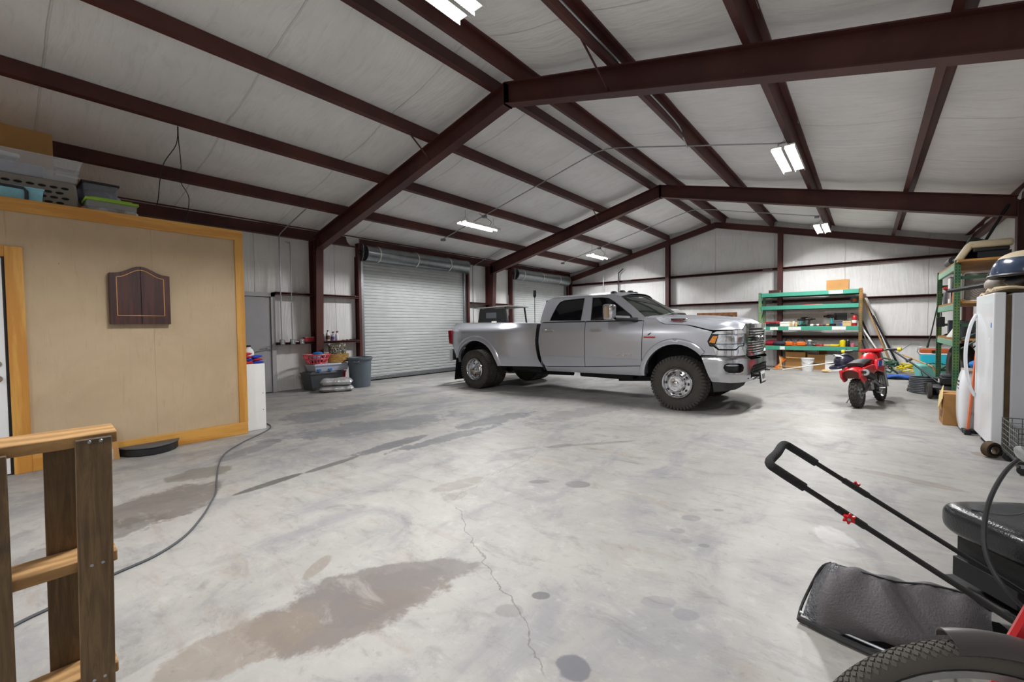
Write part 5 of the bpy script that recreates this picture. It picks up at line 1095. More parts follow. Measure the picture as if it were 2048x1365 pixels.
# floor under the rack
def onf(px, Y): return (onY(px, 735, Y).x, Y, 0)
x0, x1 = onY(1572, 735, 15.95).x, onY(1612, 735, 15.95).x; carton('cardboard_box', 'tall open cardboard box behind the white bucket under the teal rack', ((x0+x1)/2, 15.95, 0), (x1-x0, .35, .52), tape=False)
x2 = onY(1656, 735, 15.95).x; carton('cardboard_box', 'tall open cardboard box right of the white bucket under the teal rack', ((x1+x2)/2+.02, 15.95, 0), (x2-x1-.06, .35, .45), tape=False)
for px in (1578, 1645): p = onf(px, 16.05); tag(MB().bx(-.1, .1, -.004, .004, 0, .62).build('cardboard_flap', 'cardboard', None, (p[0], 16.16, 0)), ('left' if px < 1600 else 'right')+' upright cardboard sheet behind the boxes under the rack', 'cardboard')
p = onf(1615, 15.35); t = thing('bucket', 'white plastic bucket with handle on the floor before the teal rack', 'bucket', (p[0], 15.35, 0)); MB().lathe([(0, 0), (.135, 0), (.155, .34), (.168, .345), (.168, .37), (.15, .37), (.13, .02), (0, .02)], 24).build('pail', 'white_plastic', t); MB().tube([(.165*cos(a), -.165*abs(sin(a))*.9, .34-.12*sin(a)) for a in [pi*i/10 for i in range(11)]], .005, 5).build('handle', 'galvanised', t)
def bar(name, a, b_, r, m_, label, cat, group=None, flat=None):
    a, b_ = Vector(a), Vector(b_)
    if flat:
        d = b_-a; q = d.to_track_quat('Z', 'Y').to_euler(); o = MB().bx(-flat[0]/2, flat[0]/2, -flat[1]/2, flat[1]/2, 0, d.length).build(name, m_, None, tuple(a), tuple(q), bevel=.002)
    else: o = MB().tube([(0, 0, 0), tuple(b_-a)], r, 8).build(name, m_, None, tuple(a))
    return tag(o, label, cat, group)
mk_wood('raw_wood', (.66, .50, .30), (.74, .60, .40), (8, 8, 1), 1.5, .7, False)
LP = 'poles lying under the teal rack'
for i, (q, y, q2, y2, m_, lb, z, z2) in enumerate(((1558, 15.25, 1600, 15.12, 'raw_wood', 'short light pole at the left under the teal rack', .1, .12), (1565, 15.05, 1672, 15.02, 'paper_white', 'long white pole crossing before the white bucket', .02, .3), (1625, 15.2, 1676, 15.1, 'dark_metal', 'thin dark rod right of the white bucket', .22, .25), (1572, 15.5, 1602, 15.55, 'raw_wood', 'pale stick behind the bucket', .36, .34), (1545, 15.1, 1572, 15.05, 'raw_wood', 'thin stake lying flat on the floor left of the boxes', .03, .03))):
    a, b_ = onY(q, 735, y), onY(q2, 735, y2); bar('pole', (a.x, y, z), (b_.x, y2, z2), .016, m_, lb, 'pole', LP)
for i in range(4):
    a = onf(1550+i*5, 15.5); bar('wooden_stake', (a[0], 15.45-.05*i, 0.02), (a[0]+.25-.12*i, 15.75, .30+.03*i), .02, 'orange_plastic' if i < 2 else 'raw_wood', ('first', 'second', 'third', 'fourth')[i]+' stake of the bundle at the left under the teal rack', 'stake', 'stakes under the rack', (.05, .02))
a = onf(1667, 15.8); tag(MB().bx(-.2, .2, -.02, .02, 0, .46).build('whiteboard', 'white_paint', None, (a[0], 15.75, 0), (rad(-6), 0, 0)), 'white board standing under the right end of the teal rack', 'board')
t = thing('work_glove', 'pale work glove on the floor right of the boxes', 'glove', onf(1650, 15.0)); lumpy(MB(), (0, 0, .045), (.09, .06, .045), 71, 12, .1).build('palm', 'tan_plastic', t)
for k in range(4): MB().tube([(.07, -.04+.025*k, .04), (.15, -.05+.03*k, .03)], [.014, .011], 6).build('finger', 'tan_plastic', t)
# leaning poles right of the rack
LG = 'poles leaning right of the teal rack'
def lean(q0, y0, q1, y1, Y0, Y1, m_, label, flat=None, r=.02, nm='pole'):
    a, b_ = onY(q0, y0, Y0), onY(q1, y1, Y1); bar(nm, a if a.z > 0 else (a.x, a.y, .0), b_, r, m_, label, 'pole', LG, flat)
lean(1786, 739, 1722, 585, 15.9, 15.98, 'raw_wood', 'long tan board leaning right of the teal rack', (.1, .035), nm='board')
lean(1794, 738, 1732, 596, 15.7, 16.1, 'white_paint', 'white plank leaning right of the tan board', (.09, .02), nm='board')
lean(1800, 738, 1736, 612, 15.6, 16.05, 'dark_metal', 'dark metal bar leaning behind the white plank', (.05, .03))
lean(1775, 732, 1722, 652, 15.55, 15.7, 'paper_white', 'pale pipe leaning low against the rack', None, .022)
lean(1768, 734, 1724, 642, 15.8, 15.9, 'black_plastic', 'black tube leaning low against the rack', None, .024)
lean(1750, 736, 1728, 670, 15.6, 15.65, 'galvanised', 'short steel rod leaning at the foot of the rack', None, .014)
lean(1742, 736, 1724, 680, 15.5, 15.55, 'dark_metal', 'short dark rod leaning at the foot of the rack', None, .016)
# hose heaps, tarp
def hose(name, px, Y, r, m_, label, turns=5, tr=.014, seed=0, hgt=.0):
    rn = random.Random(seed); p = onf(px, Y); t = thing(name, label, 'hose', p)
    pts = []
    for k in range(turns*12):
        a = 2*pi*k/12; rr = r*(.75+.25*sin(k*.7+seed)); pts.append((rr*cos(a), rr*.6*sin(a), tr+.02+ (hgt*abs(sin(a*.5+k*.05))) + tr*2*(k/12)*.7))
    MB().tube(pts, tr, 6).build('coil', m_, t); return t
mat('green_rubber', '#2f5a48', .6, 0, .2); mat('blue_tarp', '#2c57a8', .5, 0, .2, 10, bump=.6, bs=14)
hose('garden_hose', 1768, 15.2, .28, 'green_rubber', 'heaped dark green hose behind the dirt bike', 7, .022, 2, .2)
hose('air_hose', 1816, 15.6, .26, 'yellow_plastic', 'yellow hose heap left of the turquoise cooler', 5, .016, 5, .15)
p0, p1 = onZ(1765, 757), onZ(1836, 760); d = (p1-p0)
mb = MB(); mb.grid(lambda u, v: (d.length*(u-.5), .42*(v-.5)*(1+.2*sin(6*u)), .03+.05*abs(sin(3.1*v*2+4*u))*(1-abs(2*u-1)**6)), 24, 12)
tag(mb.build('tarpaulin', 'blue_tarp', None, ((p0.x+p1.x)/2, (p0.y+p1.y)/2, 0), (0, 0, math.atan2(d.y, d.x)), solid=.03, sharp=70), 'folded blue tarpaulin lying on the floor behind the dirt bike', 'tarpaulin')
# ================================================================== dirt bike
mat('bike_red', '#cc1f2a', .3, 0, .06, 5, coat=.5); mat('bike_blue', '#2b4fb5', .35); mat('bike_white', '#e6e6ea', .35); mat('alloy', '#9d9f9f', .35, .8, .12, 14); mat('seat_black', '#1a1b1e', .6, 0, .1); mat('rust_brown', '#5a2e24', .6, 0, .2)
pr_, pf = Vector((-.11, 8.995, 0)), Vector((.19, 10.06, 0)); hd = (pf-pr_); WB = 1.15
WB = 1.10
BK = thing('dirt_bike', 'small red dirt bike seen from behind on the open floor', 'motorcycle', tuple(pr_), rot=(rad(-5), 0, math.atan2(hd.y, hd.x))); BK.scale = (1, 1.15, 1.04)
def B(mb, name, m_, parent=BK, **k): return mb.build(name, m_, parent, **k)
def knobby(R, w, nb):
    mb = MB(); mb.lathe([(R-.07, -w*.35), (R-.05, -w*.5), (R-.025, -w*.5), (R-.014, -w*.3), (R-.012, w*.3), (R-.025, w*.5), (R-.05, w*.5), (R-.07, w*.35)], 36, axis='y', closed=True)
    for i in range(nb):
        for j, yc in enumerate((-.36, -.12, .12, .36)):
            a = 2*pi*(i+(.5 if j in (1, 2) else 0))/nb; k = R-.006*(abs(yc) > .3)
            mb.x = Matrix.Rotation(-a, 4, 'Y') @ Matrix.Translation((k-.006, yc*w, 0)); mb.box((0, 0, 0), (.02, w*.17, .022)); mb.x = None
    return mb
def bwheel(x, R, w, nb, disc):
    t_ = knobby(R, w, nb).build('tire', 'tire_rubber', BK, (x, 0, R))
    MB().lathe([(R-.075, -w*.36), (R-.055, -w*.36), (R-.065, 0), (R-.055, w*.36), (R-.075, w*.36)], 32, axis='y', closed=True).build('rim', 'alloy', t_)
    MB().lathe([(0, -.05), (.03, -.05), (.04, -.03), (.04, .03), (.03, .05), (0, .05)], 14, axis='y').build('hub', 'alloy', t_)
    for i in range(16):
        a = 2*pi*i/16; MB().cyl((.035*cos(a), .03*(-1)**i, .035*sin(a)), ((R-.07)*cos(a+.25*(-1)**(i//2)), 0, (R-.07)*sin(a+.25*(-1)**(i//2))), .003, n=4).build('spoke', 'alloy', t_)
    if disc: MB().lathe([(.05, -.055), (.085, -.055), (.085, -.05), (.05, -.05)], 20, axis='y', closed=True).build('brake_drum', 'alloy', t_)
bwheel(0, .225, .095, 20, True); bwheel(WB, .25, .08, 22, False)
for s in (-1, 1):
    B(MB().tube([(0, s*.07, .225), (.2, s*.07, .27), (.38, s*.06, .32)], .018, 8), 'swingarm', 'alloy')
    B(MB().tube([(WB, s*.085, .25), (WB-.08, s*.085, .55), (WB-.17, s*.085, .82)], [.026, .026, .022], 10), 'fork_leg', 'alloy')
    B(MB().prism([(.02, .50), (.42, .50), (.52, .62), (.40, .66), (-.02, .63)], s*.085, s*.125, 'y'), 'side_panel', 'bike_red', bevel=.015)
    B(MB().prism([(.46, .56), (.80, .50), (.86, .64), (.78, .74), (.52, .72)], s*.10, s*.145, 'y'), 'tank_shroud', 'bike_red', bevel=.015)
    B(MB().prism([(.50, .62), (.66, .60), (.72, .70), (.55, .70)], s*.146, s*.150, 'y'), 'blue_graphic', 'bike_blue'); B(MB().prism([(.68, .62), (.78, .61), (.82, .68), (.74, .70)], s*.146, s*.150, 'y'), 'white_graphic', 'bike_white')
    B(MB().tube([(.45, s*.1, .27), (.45, s*.22, .275)], .014, 6), 'foot_peg', 'alloy')
    B(MB().tube([(WB-.20, s*.02, .82), (WB-.21, s*.12, .86), (WB-.26, s*.22, .87), (WB-.30, s*.30, .865)], .012, 8), 'handlebar', 'dark_metal')
    gp = B(MB().tube([(WB-.285, s*.22, .868), (WB-.305, s*.33, .865)], .019, 8), 'grip', 'black_plastic'); MB().tube([(WB-.24, s*.22, .868), (WB-.24, s*.33, .863)], .008, 6).build('lever', 'dark_metal', gp); MB().lathe([(.0, -.03), (.03, -.02), (.03, .02), (.0, .03)], 12, (WB-.30, s*.34, .865), 'y').build('bar_end', 'yellow_plastic', gp)
B(MB().grid(lambda u, v: (-.22+.62*u, (2*v-1)*(.115-.015*u), .60+.06*u*0+.055*sin(pi*u*.55)-.05*(2*v-1)**2), 12, 9), 'rear_fender', 'bike_red', solid=.012)
B(MB().box((-.15, 0, .535), (.02, .17, .15), (0, rad(-18), 0)), 'number_plate_under_fender', 'rust_brown', bevel=.01)
for s in (-1, 1): B(MB().prism([(-.24, .60), (-.02, .60), (.02, .42), (-.10, .40), (-.22, .48)], s*.095, s*.125, 'y'), 'rear_side_panel', 'bike_red', bevel=.012)
B(MB().grid(lambda u, v: (.02+.5*u, (2*v-1)*(.095-.02*u), .675+.02*sin(pi*u)+.05*u-.025*abs(2*v-1)**3), 12, 9), 'seat', 'seat_black', solid=.05)
B(MB().tube([(.50, 0, .66), (.6, 0, .72), (.75, 0, .74), (.82, 0, .70)], [.09, .1, .095, .07], 14), 'fuel_tank', 'bike_red')
B(MB().tube([(WB-.15, 0, .80), (WB-.24, 0, .56)], .03, 10), 'steering_head', 'dark_metal')
B(MB().tube([(WB-.24, 0, .58), (.72, 0, .40), (.60, 0, .24), (.34, 0, .24)], .022, 8), 'frame_tube', 'bike_red'); B(MB().tube([(WB-.2, 0, .70), (.5, 0, .58), (.1, 0, .57)], .022, 8), 'frame_tube', 'bike_red')
B(MB().box((.53, 0, .32), (.28, .2, .17)), 'engine', 'alloy', bevel=.03); B(MB().lathe([(0, -.12), (.075, -.115), (.09, -.09), (.09, .1), (0, .11)], 18, (.50, 0, .31), 'y'), 'crank_case', 'dark_metal')
for k in range(5): B(MB().box((.66, 0, .36+.025*k), (.13, .14, .01), (0, rad(-25), 0)), 'cooling_fin', 'alloy')
B(MB().tube([(.70, -.03, .36), (.74, -.1, .32), (.6, -.13, .28), (.35, -.13, .38), (.2, -.125, .46)], .017, 8), 'exhaust_pipe', 'alloy')
mf = B(MB().tube([(.26, -.13, .44), (.15, -.135, .485), (-.10, -.14, .555)], [.035, .055, .05], 14), 'muffler', 'dark_metal'); MB().tube([(-.1, -.14, .555), (-.115, -.14, .559)], [.055, .05], 14).build('end_cap', 'alloy', mf); MB().tube([(-.115, -.14, .559), (-.125, -.14, .562)], .022, 10).build('outlet', 'underbody', mf)
B(MB().tube([(.18, 0, .55), (.26, 0, .36)], .035, 10), 'shock_absorber', 'alloy')
B(MB().grid(lambda u, v: (WB-.22+.5*u, (2*v-1)*(.07+.02*sin(pi*u)), .555+.05*sin(pi*u)-.03*(2*v-1)**2), 10, 7), 'front_fender', 'bike_red', solid=.01)
B(MB().box((WB-.16, 0, .79), (.04, .2, .14), (0, rad(-20), 0)), 'front_number_plate', 'bike_red', bevel=.02); B(MB().tube([(WB-.25, -.14, .865), (WB-.25, .14, .865)], .03, 10), 'handlebar_pad', 'bike_red')
B(MB().tube([(.40, .12, .26), (.36, .24, .02)], .009, 6), 'kickstand', 'alloy'); B(MB().tube([(.35, -.14, .22), (.42, -.17, .2), (.46, -.18, .26)], .009, 6), 'brake_pedal', 'alloy')
# helmet hanging on the left grip
mat('helmet_navy', '#23253a', .3, 0, .15, 6, coat=.5); mat('helmet_pink', '#d9808c', .4)
gw = Vector((-.55, 10.0, .70)); gw = onY(1690, 724, 10.0)
H_ = thing('motocross_helmet', 'navy motocross helmet with yellow and white trim hung on the dirt bike', 'helmet', tuple(gw), rad(200))
def hel(u, v):
    a = 2*pi*u; b_ = pi*(.02+.78*v); return (.145*cos(a)*sin(b_)*(1.12 if cos(a) > 0 else 1), .125*sin(a)*sin(b_), .14*cos(b_))
MB().grid(hel, 24, 14, cu=True).build('shell', 'helmet_navy', H_, solid=.02, sharp=70)
MB().tube(smooth_path([(.02, -.125, -.07), (.14, -.1, -.10), (.2, -.04, -.115), (.21, 0, -.12), (.2, .04, -.115), (.14, .1, -.10), (.02, .125, -.07)], 4), .032, 10).build('chin_bar', 'helmet_navy', H_)
MB().grid(lambda u, v: (.06+.11*u, (2*v-1)*(.10-.02*u), .12+.01*u-.03*(2*v-1)**2), 6, 7).build('peak', 'bike_white', H_, solid=.008)
for s in (-1, 1): MB().grid(lambda u, v: tuple(1.03*c_ for c_ in hel(.5+s*(.02+.10*u), .15+.6*v)), 4, 8).build('stripe', 'helmet_pink' if s > 0 else 'bike_white', H_, solid=.004)
MB().box((-.05, 0, -.13), (.12, .14, .05)).build('neck_pad', 'yellow_plastic', H_, bevel=.02)
MB().tube([(0, .1, -.08), (-.03, .06, .16), (-.02, -.02, .24)], .006, 5).build('strap', 'black_plastic', H_)
# ================================================================== dark green rack on the right wall
mat('cream_vinyl', '#b7a98c', .6, 0, .08, 6); mat('smoke_blue', '#39465c', .15, 0, .2, 4, spec=.8); mat('box_tape', '#d9c48b', .6)
RX0, RX1, RYN, RYF = 1.17, 1.88, 10.62, 13.0
zs = [onX(1910, 536, RX0).z, onX(1910, 614, RX0).z, onX(1910, 687, RX0).z]
r2 = thing('pallet_rack', 'dark green pallet rack along the right wall behind the refrigerator', 'rack', (RX0, RYN, 0)); W2 = RX1-RX0; L2 = RYF-RYN
for x in (0, W2):
    for y in (0, L2): MB().bx(-.04, .04, -.04, .04, 0, zs[0]+.10).build('upright', 'post_darkgreen', r2, (x, y, 0), bevel=.004)
for i, z in enumerate(zs):
    for x in (0, W2): MB().bx(x-.025, x+.025, .04, L2-.04, z-.06, z+.05).build('beam', 'dull_teal', r2, bevel=.006)
    MB().bx(-.02, W2+.02, 0.0 if i else -.25, L2, z+.05, z+.085).build('deck_board', 'shelf_board', r2)
for y in (0, L2):
    for z in (zs[1]-.32, zs[0]-.2, .35): MB().bx(.04, W2-.04, y-.015, y+.015, z-.025, z+.025).build('cross_bar', 'dark_green', r2)
    for z0, z1 in ((.35, .9), (zs[1]-.32-.25, zs[1]-.32), (.9, zs[1]-.35)): MB().cyl((.04, y, z0), (W2-.04, y, z1+.1), .016, n=6).build('diagonal_brace', 'dark_green', r2)
def at(i, x, y): return (x, y, zs[i]+.0851)
# top: black panel, black pipe, tan seat, roller
a = onX(1895, 533, 1.12); t = thing('roller', 'black roller lying on the top beam of the dark green rack', 'roller', at(0, 1.2, 11.3)); MB().cyl((-.02, -.15, .07), (-.02, .45, .07), .07, n=16).build('drum', 'black_plastic', t); MB().cyl((-.02, -.2, .07), (-.02, -.15, .07), .02, n=8).build('axle', 'galvanised', t)
t = thing('display_board', 'tall black panel with long bar leaning on top of the dark green rack', 'panel', (onY(1927, 512, 11.0).x, 11.0, zs[0]+.09), rot=(0, rad(24), 0)); MB().bx(-.1, .1, -.01, .01, 0, .44).build('sheet', 'matte_black', t, bevel=.004); MB().tube([(-.1, -.012, .0), (-.1, -.012, .47)], .012, 6).build('edge_tube', 'grey_plastic', t)
tag(MB().tube([(0, 0, 0), (.42, -.1, .95)], .022, 8).build('pole', 'matte_black', None, (onY(1942, 515, 11.2).x, 11.2, zs[0]+.086)), 'black pole standing on the dark green rack and leaning on the roof beam', 'pole')
t = thing('vehicle_seat', 'tan vinyl seat upside down on top of the dark green rack', 'seat', at(0, 1.5, 10.75))
MB().box((.04, 0, .25), (.52, .42, .12)).build('seat_cushion', 'cream_vinyl', t, bevel=.04, segs=3); MB().box((.05, 0, .16), (.42, .36, .07)).build('seat_pan', 'matte_black', t, bevel=.02)
MB().box((-.24, 0, .15), (.09, .42, .32), (0, rad(28), 0)).build('backrest', 'cream_vinyl', t, bevel=.035, segs=3); MB().bx(-.1, .28, -.16, .16, 0, .125).build('slide_base', 'dark_metal', t)
# middle: box fan, orange case, boxes
a = onX(1947, 580, RX0+.15)
t = thing('box_fan', 'box fan standing on the middle shelf of the dark green rack', 'fan', at(1, 1.50, 10.78))
fo = .245; MB().tube([(fo*sx, 0, .25+fo*sz) for sx, sz in ((-.85, -1), (.85, -1), (1, -.85), (1, .85), (.85, 1), (-.85, 1), (-1, .85), (-1, -.85))], .022, 8, closed=True).build('frame', 'paper_white', t); MB().bx(-.23, .23, -.01, .05, .02, .48).build('housing', 'taupe_plastic', t, bevel=.02)
for k in range(7): MB().tube([((.03+.03*k)*cos(a_), -.02, .25+(.03+.03*k)*sin(a_)) for a_ in [2*pi*i/24 for i in range(24)]], .003, 4, closed=True).build('grille_ring', 'galvanised', t)
for k in range(4): MB().box((.08*cos(k*pi/2+.4), -.004, .25+.08*sin(k*pi/2+.4)), (.15, .006, .07), (0, -k*pi/2-.4, 0)).build('fan_blade', 'cream_vinyl', t)
t = thing('tool_case', 'orange tool case on the middle shelf of the dark green rack', 'tool case', at(1, 1.29, 11.35)); MB().bx(-.08, .08, -.2, .2, 0, .2).build('case', 'orange_plastic', t, bevel=.015); MB().tube([(-.02, -.08, .2), (-.02, -.06, .25), (-.02, .06, .25), (-.02, .08, .2)], .012, 6).build('handle', 'black_plastic', t)
t = thing('carton', 'tall white carton on the middle shelf of the dark green rack', 'carton', at(1, 1.30, 12.0)); MB().bx(-.09, .09, -.13, .13, 0, .52).build('box_body', 'paper_white', t, bevel=.004); MB().bx(-.091, -.09, -.1, .1, .1, .3).build('printed_mark', 'brown_label', t)
toolb = thing('speaker_box', 'black box behind the orange tool case on the dark green rack', 'box', at(1, 1.34, 11.72)); MB().bx(-.12, .12, -.1, .1, 0, .48).build('cabinet', 'matte_black', toolb, bevel=.008); MB().lathe([(0, .006), (.07, .004), (.08, 0)], 16, (-.12, 0, .2), 'x').build('cone', 'grey_plastic', toolb)
t = thing('power_tool', 'small tool with dark body at the far end of the middle shelf', 'tool', at(1, 1.25, 12.6)); MB().lathe([(.06, 0), (.06, .25), (.03, .3), (0, .3)], 14).build('body', 'grey_plastic', t); MB().lathe([(.03, .3), (.07, .32), (.07, .36), (0, .38)], 14).build('head', 'red_plastic', t)
t = thing('lantern', 'black lantern hanging under the middle beam of the dark green rack', 'lantern', (RX0-.02, 12.55, zs[1]-.36)); MB().bx(-.06, .06, -.07, .07, 0, .2).build('case', 'matte_black', t, bevel=.01); MB().tube([(0, -.05, .2), (0, 0, .32), (0, .05, .2)], .006, 5).build('bail', 'galvanised', t)
tag(MB().tube([(0, 0, 0), (-.1, -.2, -.55), (-.17, -.35, -.85)], [.012, .012, .02], 6).build('bungee_cord', 'dark_metal', None, (RX0-.04, RYF-.1, zs[1]+.06)), 'dark rod with knob dangling from the dark green rack', 'rod')
# lower shelf clutter
can_i = 0
for i, (x, y, d, m_, lb) in enumerate(((1.36, 11.0, (.3, .3, .3), 'grey_plastic', 'grey box'), (1.66, 11.0, (.24, .34, .36), 'paper_white', 'white box'), (1.34, 12.2, (.22, .2, .32), 'navy_cloth', 'dark blue carton'), (1.66, 12.1, (.26, .4, .26), 'cardboard', 'brown carton'))):
    t = thing('carton', lb + ' on the low shelf of the dark green rack', 'carton', at(2, x, y), group='boxes on the low green shelf'); MB().bx(-d[0]/2, d[0]/2, -d[1]/2, d[1]/2, 0, d[2]).build('box_body', m_, t, bevel=.006); MB().bx(-d[0]/2+.01, d[0]/2-.01, -.02, .02, d[2], d[2]+.001).build('tape', 'tape_tan', t)
tag(MB().grid(lambda u, v: (.14*(1-v)*cos(2*pi*u), .16*(1-v)*sin(2*pi*u), .26*v), 14, 6, cu=True).build('plastic_sack', 'paper_white', None, at(2, 1.3, 11.72), solid=.006), 'crumpled white plastic sack on the low shelf of the dark green rack', 'sack')
for i, x in enumerate((1.50, 1.58)): 
    t = thing('bottle', ('left','right')[i]+' of two pale bottles on the low shelf of the dark green rack', 'bottle', at(2, x, 11.35+.1*i), group='pale bottles on the low green shelf'); MB().lathe([(.045, 0), (.05, .02), (.05, .16), (.02, .22), (.02, .25)], 14).build('body', 'clear_plastic', t); MB().lathe([(.022, .25), (.022, .28), (0, .28)], 10).build('cap', 'red_plastic', t)
# big tyre leaning under the rack and grey wheel disc, stored on the floor
t = thing('tractor_tire', 'large black tyre standing under the dark green rack', 'tire', (1.42, 12.15, 0), rad(100)); MB().lathe([(.28, -.07), (.30, -.1), (.42, -.11), (.475, -.06), (.475, .06), (.42, .11), (.30, .1), (.28, .07)], 36, (0, 0, .476), 'y', closed=True).build('tread', 'tire_rubber', t)
t2 = thing('wheel_disc', 'grey round tank lid standing in front of the large tyre', 'disc', (1.52, 11.62, 0), rad(95)); MB().lathe([(0, -.05), (.2, -.045), (.24, -.02), (.25, .03), (.23, .05), (0, .05)], 28, (0, 0, .25), 'y').build('disc', 'taupe_plastic', t2); MB().lathe([(0, -.065), (.04, -.06), (.05, -.045)], 14, (0, 0, .25), 'y').build('boss', 'dark_metal', t2)
# cooler, teal tub, wire coil, push mower
mat('turquoise', '#27b9d2', .4, 0, .06); mat('teal_tub', '#6fb5ae', .5, 0, .1); mat('lid_orange', '#b5582a', .5, 0, .1)
cy = 15.3; a, b_ = onY(1843, 698, cy), onY(1871, 730, cy); bz = b_.z
tag(MB().bx(-.3, .3, -.22, .22, 0, bz-.001).build('black_crate', 'black_plastic', None, ((a.x+b_.x)/2+.12, cy+.2, 0), bevel=.01), 'black crate under the turquoise cooler', 'crate')
t = thing('cooler', 'turquoise cooler with orange lid beside the dark green rack', 'cooler', ((a.x+b_.x)/2+.12, cy+.2, bz)); ch = a.z-bz
MB().frus((0, 0, 0), (.5, .34), (.54, .38), ch*.62).build('body', 'turquoise', t, bevel=.02); MB().bx(-.275, .275, -.195, .195, ch*.62, ch*.72).build('rim', 'bike_white', t, bevel=.01); MB().bx(-.27, .27, -.19, .19, ch*.72, ch).build('lid', 'lid_orange', t, bevel=.02); MB().bx(-.06, .06, -.205, -.19, ch*.74, ch*.9).build('latch', 'dark_metal', t); MB().tube([(-.275, -.1, ch*.6), (-.33, -.1, ch*.8), (-.30, -.1, ch*1.1), (-.2, -.1, ch*1.15)], .01, 6).build('handle', 'galvanised', t)
p = onZ(1846, 766); t = thing('garden_tub', 'pale teal plastic bag bin on the floor left of the dark green rack', 'tub', (p.x+.12, p.y+.2, 0), rad(10)); MB().frus((0, 0, 0), (.4, .4), (.5, .5), .42).build('body', 'teal_tub', t, bevel=.05); 
for k in range(3): MB().box((-.05+.1*k, -.2, .44), (.14, .03, .03), (0, .3*k-.2, .2)).build('handle', 'teal_plastic', t)
p = onZ(1851, 789); t = thing('wire_roll', 'stacked roll of grey fence wire on the floor left of the push mower', 'wire roll', (p.x, p.y+.22, 0))
for k in range(9): MB().tube([((.215+.006*sin(k*2+a_*3))*cos(a_), (.215+.006*sin(k*2+a_*3))*sin(a_), .018+.034*k) for a_ in [2*pi*i/24 for i in range(24)]], .0185, 6, closed=True).build('wire_turn', 'grey_plastic', t)
p = onZ(1824, 783); t = thing('wheel_chock', 'small dark brown block on the floor left of the wire roll', 'block', (p.x, p.y+.06, 0)); MB().frus((0, 0, 0), (.16, .2), (.13, .16), .055).build('base', 'black_plastic', t, bevel=.01); MB().bx(-.06, .06, -.07, .07, .055, .12).build('upper', 'rust_brown', t, bevel=.01)
hm = Vector((1.12, 11.15, 0)); t = thing('push_mower', 'black push mower with long slanting handle in front of the dark green rack', 'lawn mower', tuple(hm))
MB().lathe([(0, .22), (.2, .22), (.25, .19), (.27, .1), (.27, .08)], 24).build('deck', 'matte_black', t); t.children[-1].scale = (1.05, 1.2, 1)
MB().box((0, 0, .30), (.2, .26, .16)).build('engine', 'black_plastic', t, bevel=.03); MB().box((-.02, -.02, .40), (.14, .18, .06)).build('engine_cover', 'grey_plastic', t, bevel=.02); MB().bx(-.11, -.10, -.07, .06, .27, .33).build('name_plate', 'paper_white', t)
for sx, sy, r in ((-.25, -.33, .14), (.25, -.33, .14), (-.25, .33, .12), (.25, .33, .12)): thick_wheel(t, (sx, sy, r), r, .06); t.children[-1].rotation_euler = (0, 0, rad(90))
e = onY(1782, 699, 13.4)-hm
for s in (-1, 1): MB().tube([(-.05, s*.12+.1, .2), (e.x*.5, e.y*.5+s*.15, e.z*.5+.1), (e.x, e.y+s*.16, e.z)], .016, 8).build('handle_tube', 'matte_black', t)
MB().tube([(e.x, e.y-.16, e.z), (e.x, e.y+.16, e.z)], .02, 8).build('handle_grip', 'black_plastic', t); MB().box((e.x*.62, e.y*.62, e.z*.62+.1), (.12, .1, .05), (0, rad(-35), 0)).build('control_box', 'grey_plastic', t, bevel=.01); MB().tube([(e.x*.4, e.y*.4, e.z*.4+.08), (e.x*.35, e.y*.4, .25), (0, 0, .3)], .006, 5).build('cable', 'black_wire', t)
a, b_ = onY(1808, 711, 14.2), onY(1866, 734, 13.4); t = thing('garden_rake', 'wooden handled rake with wire head behind the push mower handle', 'rake', (b_.x, b_.y, 0)); MB().tube([(0, 0, b_.z), tuple(a-Vector((b_.x, b_.y, 0)))], .018, 8).build('shaft', 'raw_wood', t); MB().tube([(0, 0, b_.z), (.12, -.05, 0.01)], .018, 8).build('lower_shaft', 'raw_wood', t)
q = a-Vector((b_.x, b_.y, 0)); MB().tube([(q.x, q.y, q.z), (q.x-.12, q.y, q.z+.05), (q.x+.12, q.y, q.z+.28), (q.x+.28, q.y, q.z+.28)], .008, 5).build('wire_head', 'galvanised', t)
tag(MB().tube([(0, 0, 0.02), (.5, -.2, .05)], .015, 6).build('axle_rod', 'red_plastic', None, (.72, 12.2, .35-.02), (0, 0, 0)), 'short red rod lying across the push mower', 'rod') if False else None
# ================================================================== refrigerator and neighbours
mat('fridge_white', '#dfe2e6', .3, 0, .03, 2, coat=.3); mat('fridge_side', '#b9bcc2', .4, 0, .03, 3); mat('gasket', '#4b3a24', .8, 0, .2, 10)
FX, FY0, FY1 = .985, 6.53, 7.46; zt = 1.667
fg = thing('refrigerator', 'tall white upright refrigerator with curved handle at the right', 'refrigerator', (1.395, 7.0, 0)); ox = FX-1.395
MB().bx(ox+.125, ox+.80, FY0-7.0+.0, FY1-7.0, .09, zt-.01).build('cabinet', 'fridge_side', fg, bevel=.012)
MB().bx(ox+.085, ox+.125, FY0-7.0+.015, FY1-7.0-.015, .11, zt-.03).build('gasket', 'gasket', fg)
dr = MB().bx(ox, ox+.085, FY0-7.0, FY1-7.0, .085, zt).build('door', 'fridge_white', fg, bevel=.012, segs=3)
hy = FY1-7.0-.07; zc = .98
for s in (0,): MB().tube(smooth_path([(ox-.005, hy, zc+.48), (ox-.05, hy-.0, zc+.36), (ox-.085, hy, zc+.12), (ox-.085, hy, zc-.12), (ox-.05, hy, zc-.36), (ox-.005, hy, zc-.48)], 6), .017, 10).build('handle', 'fridge_white', dr)
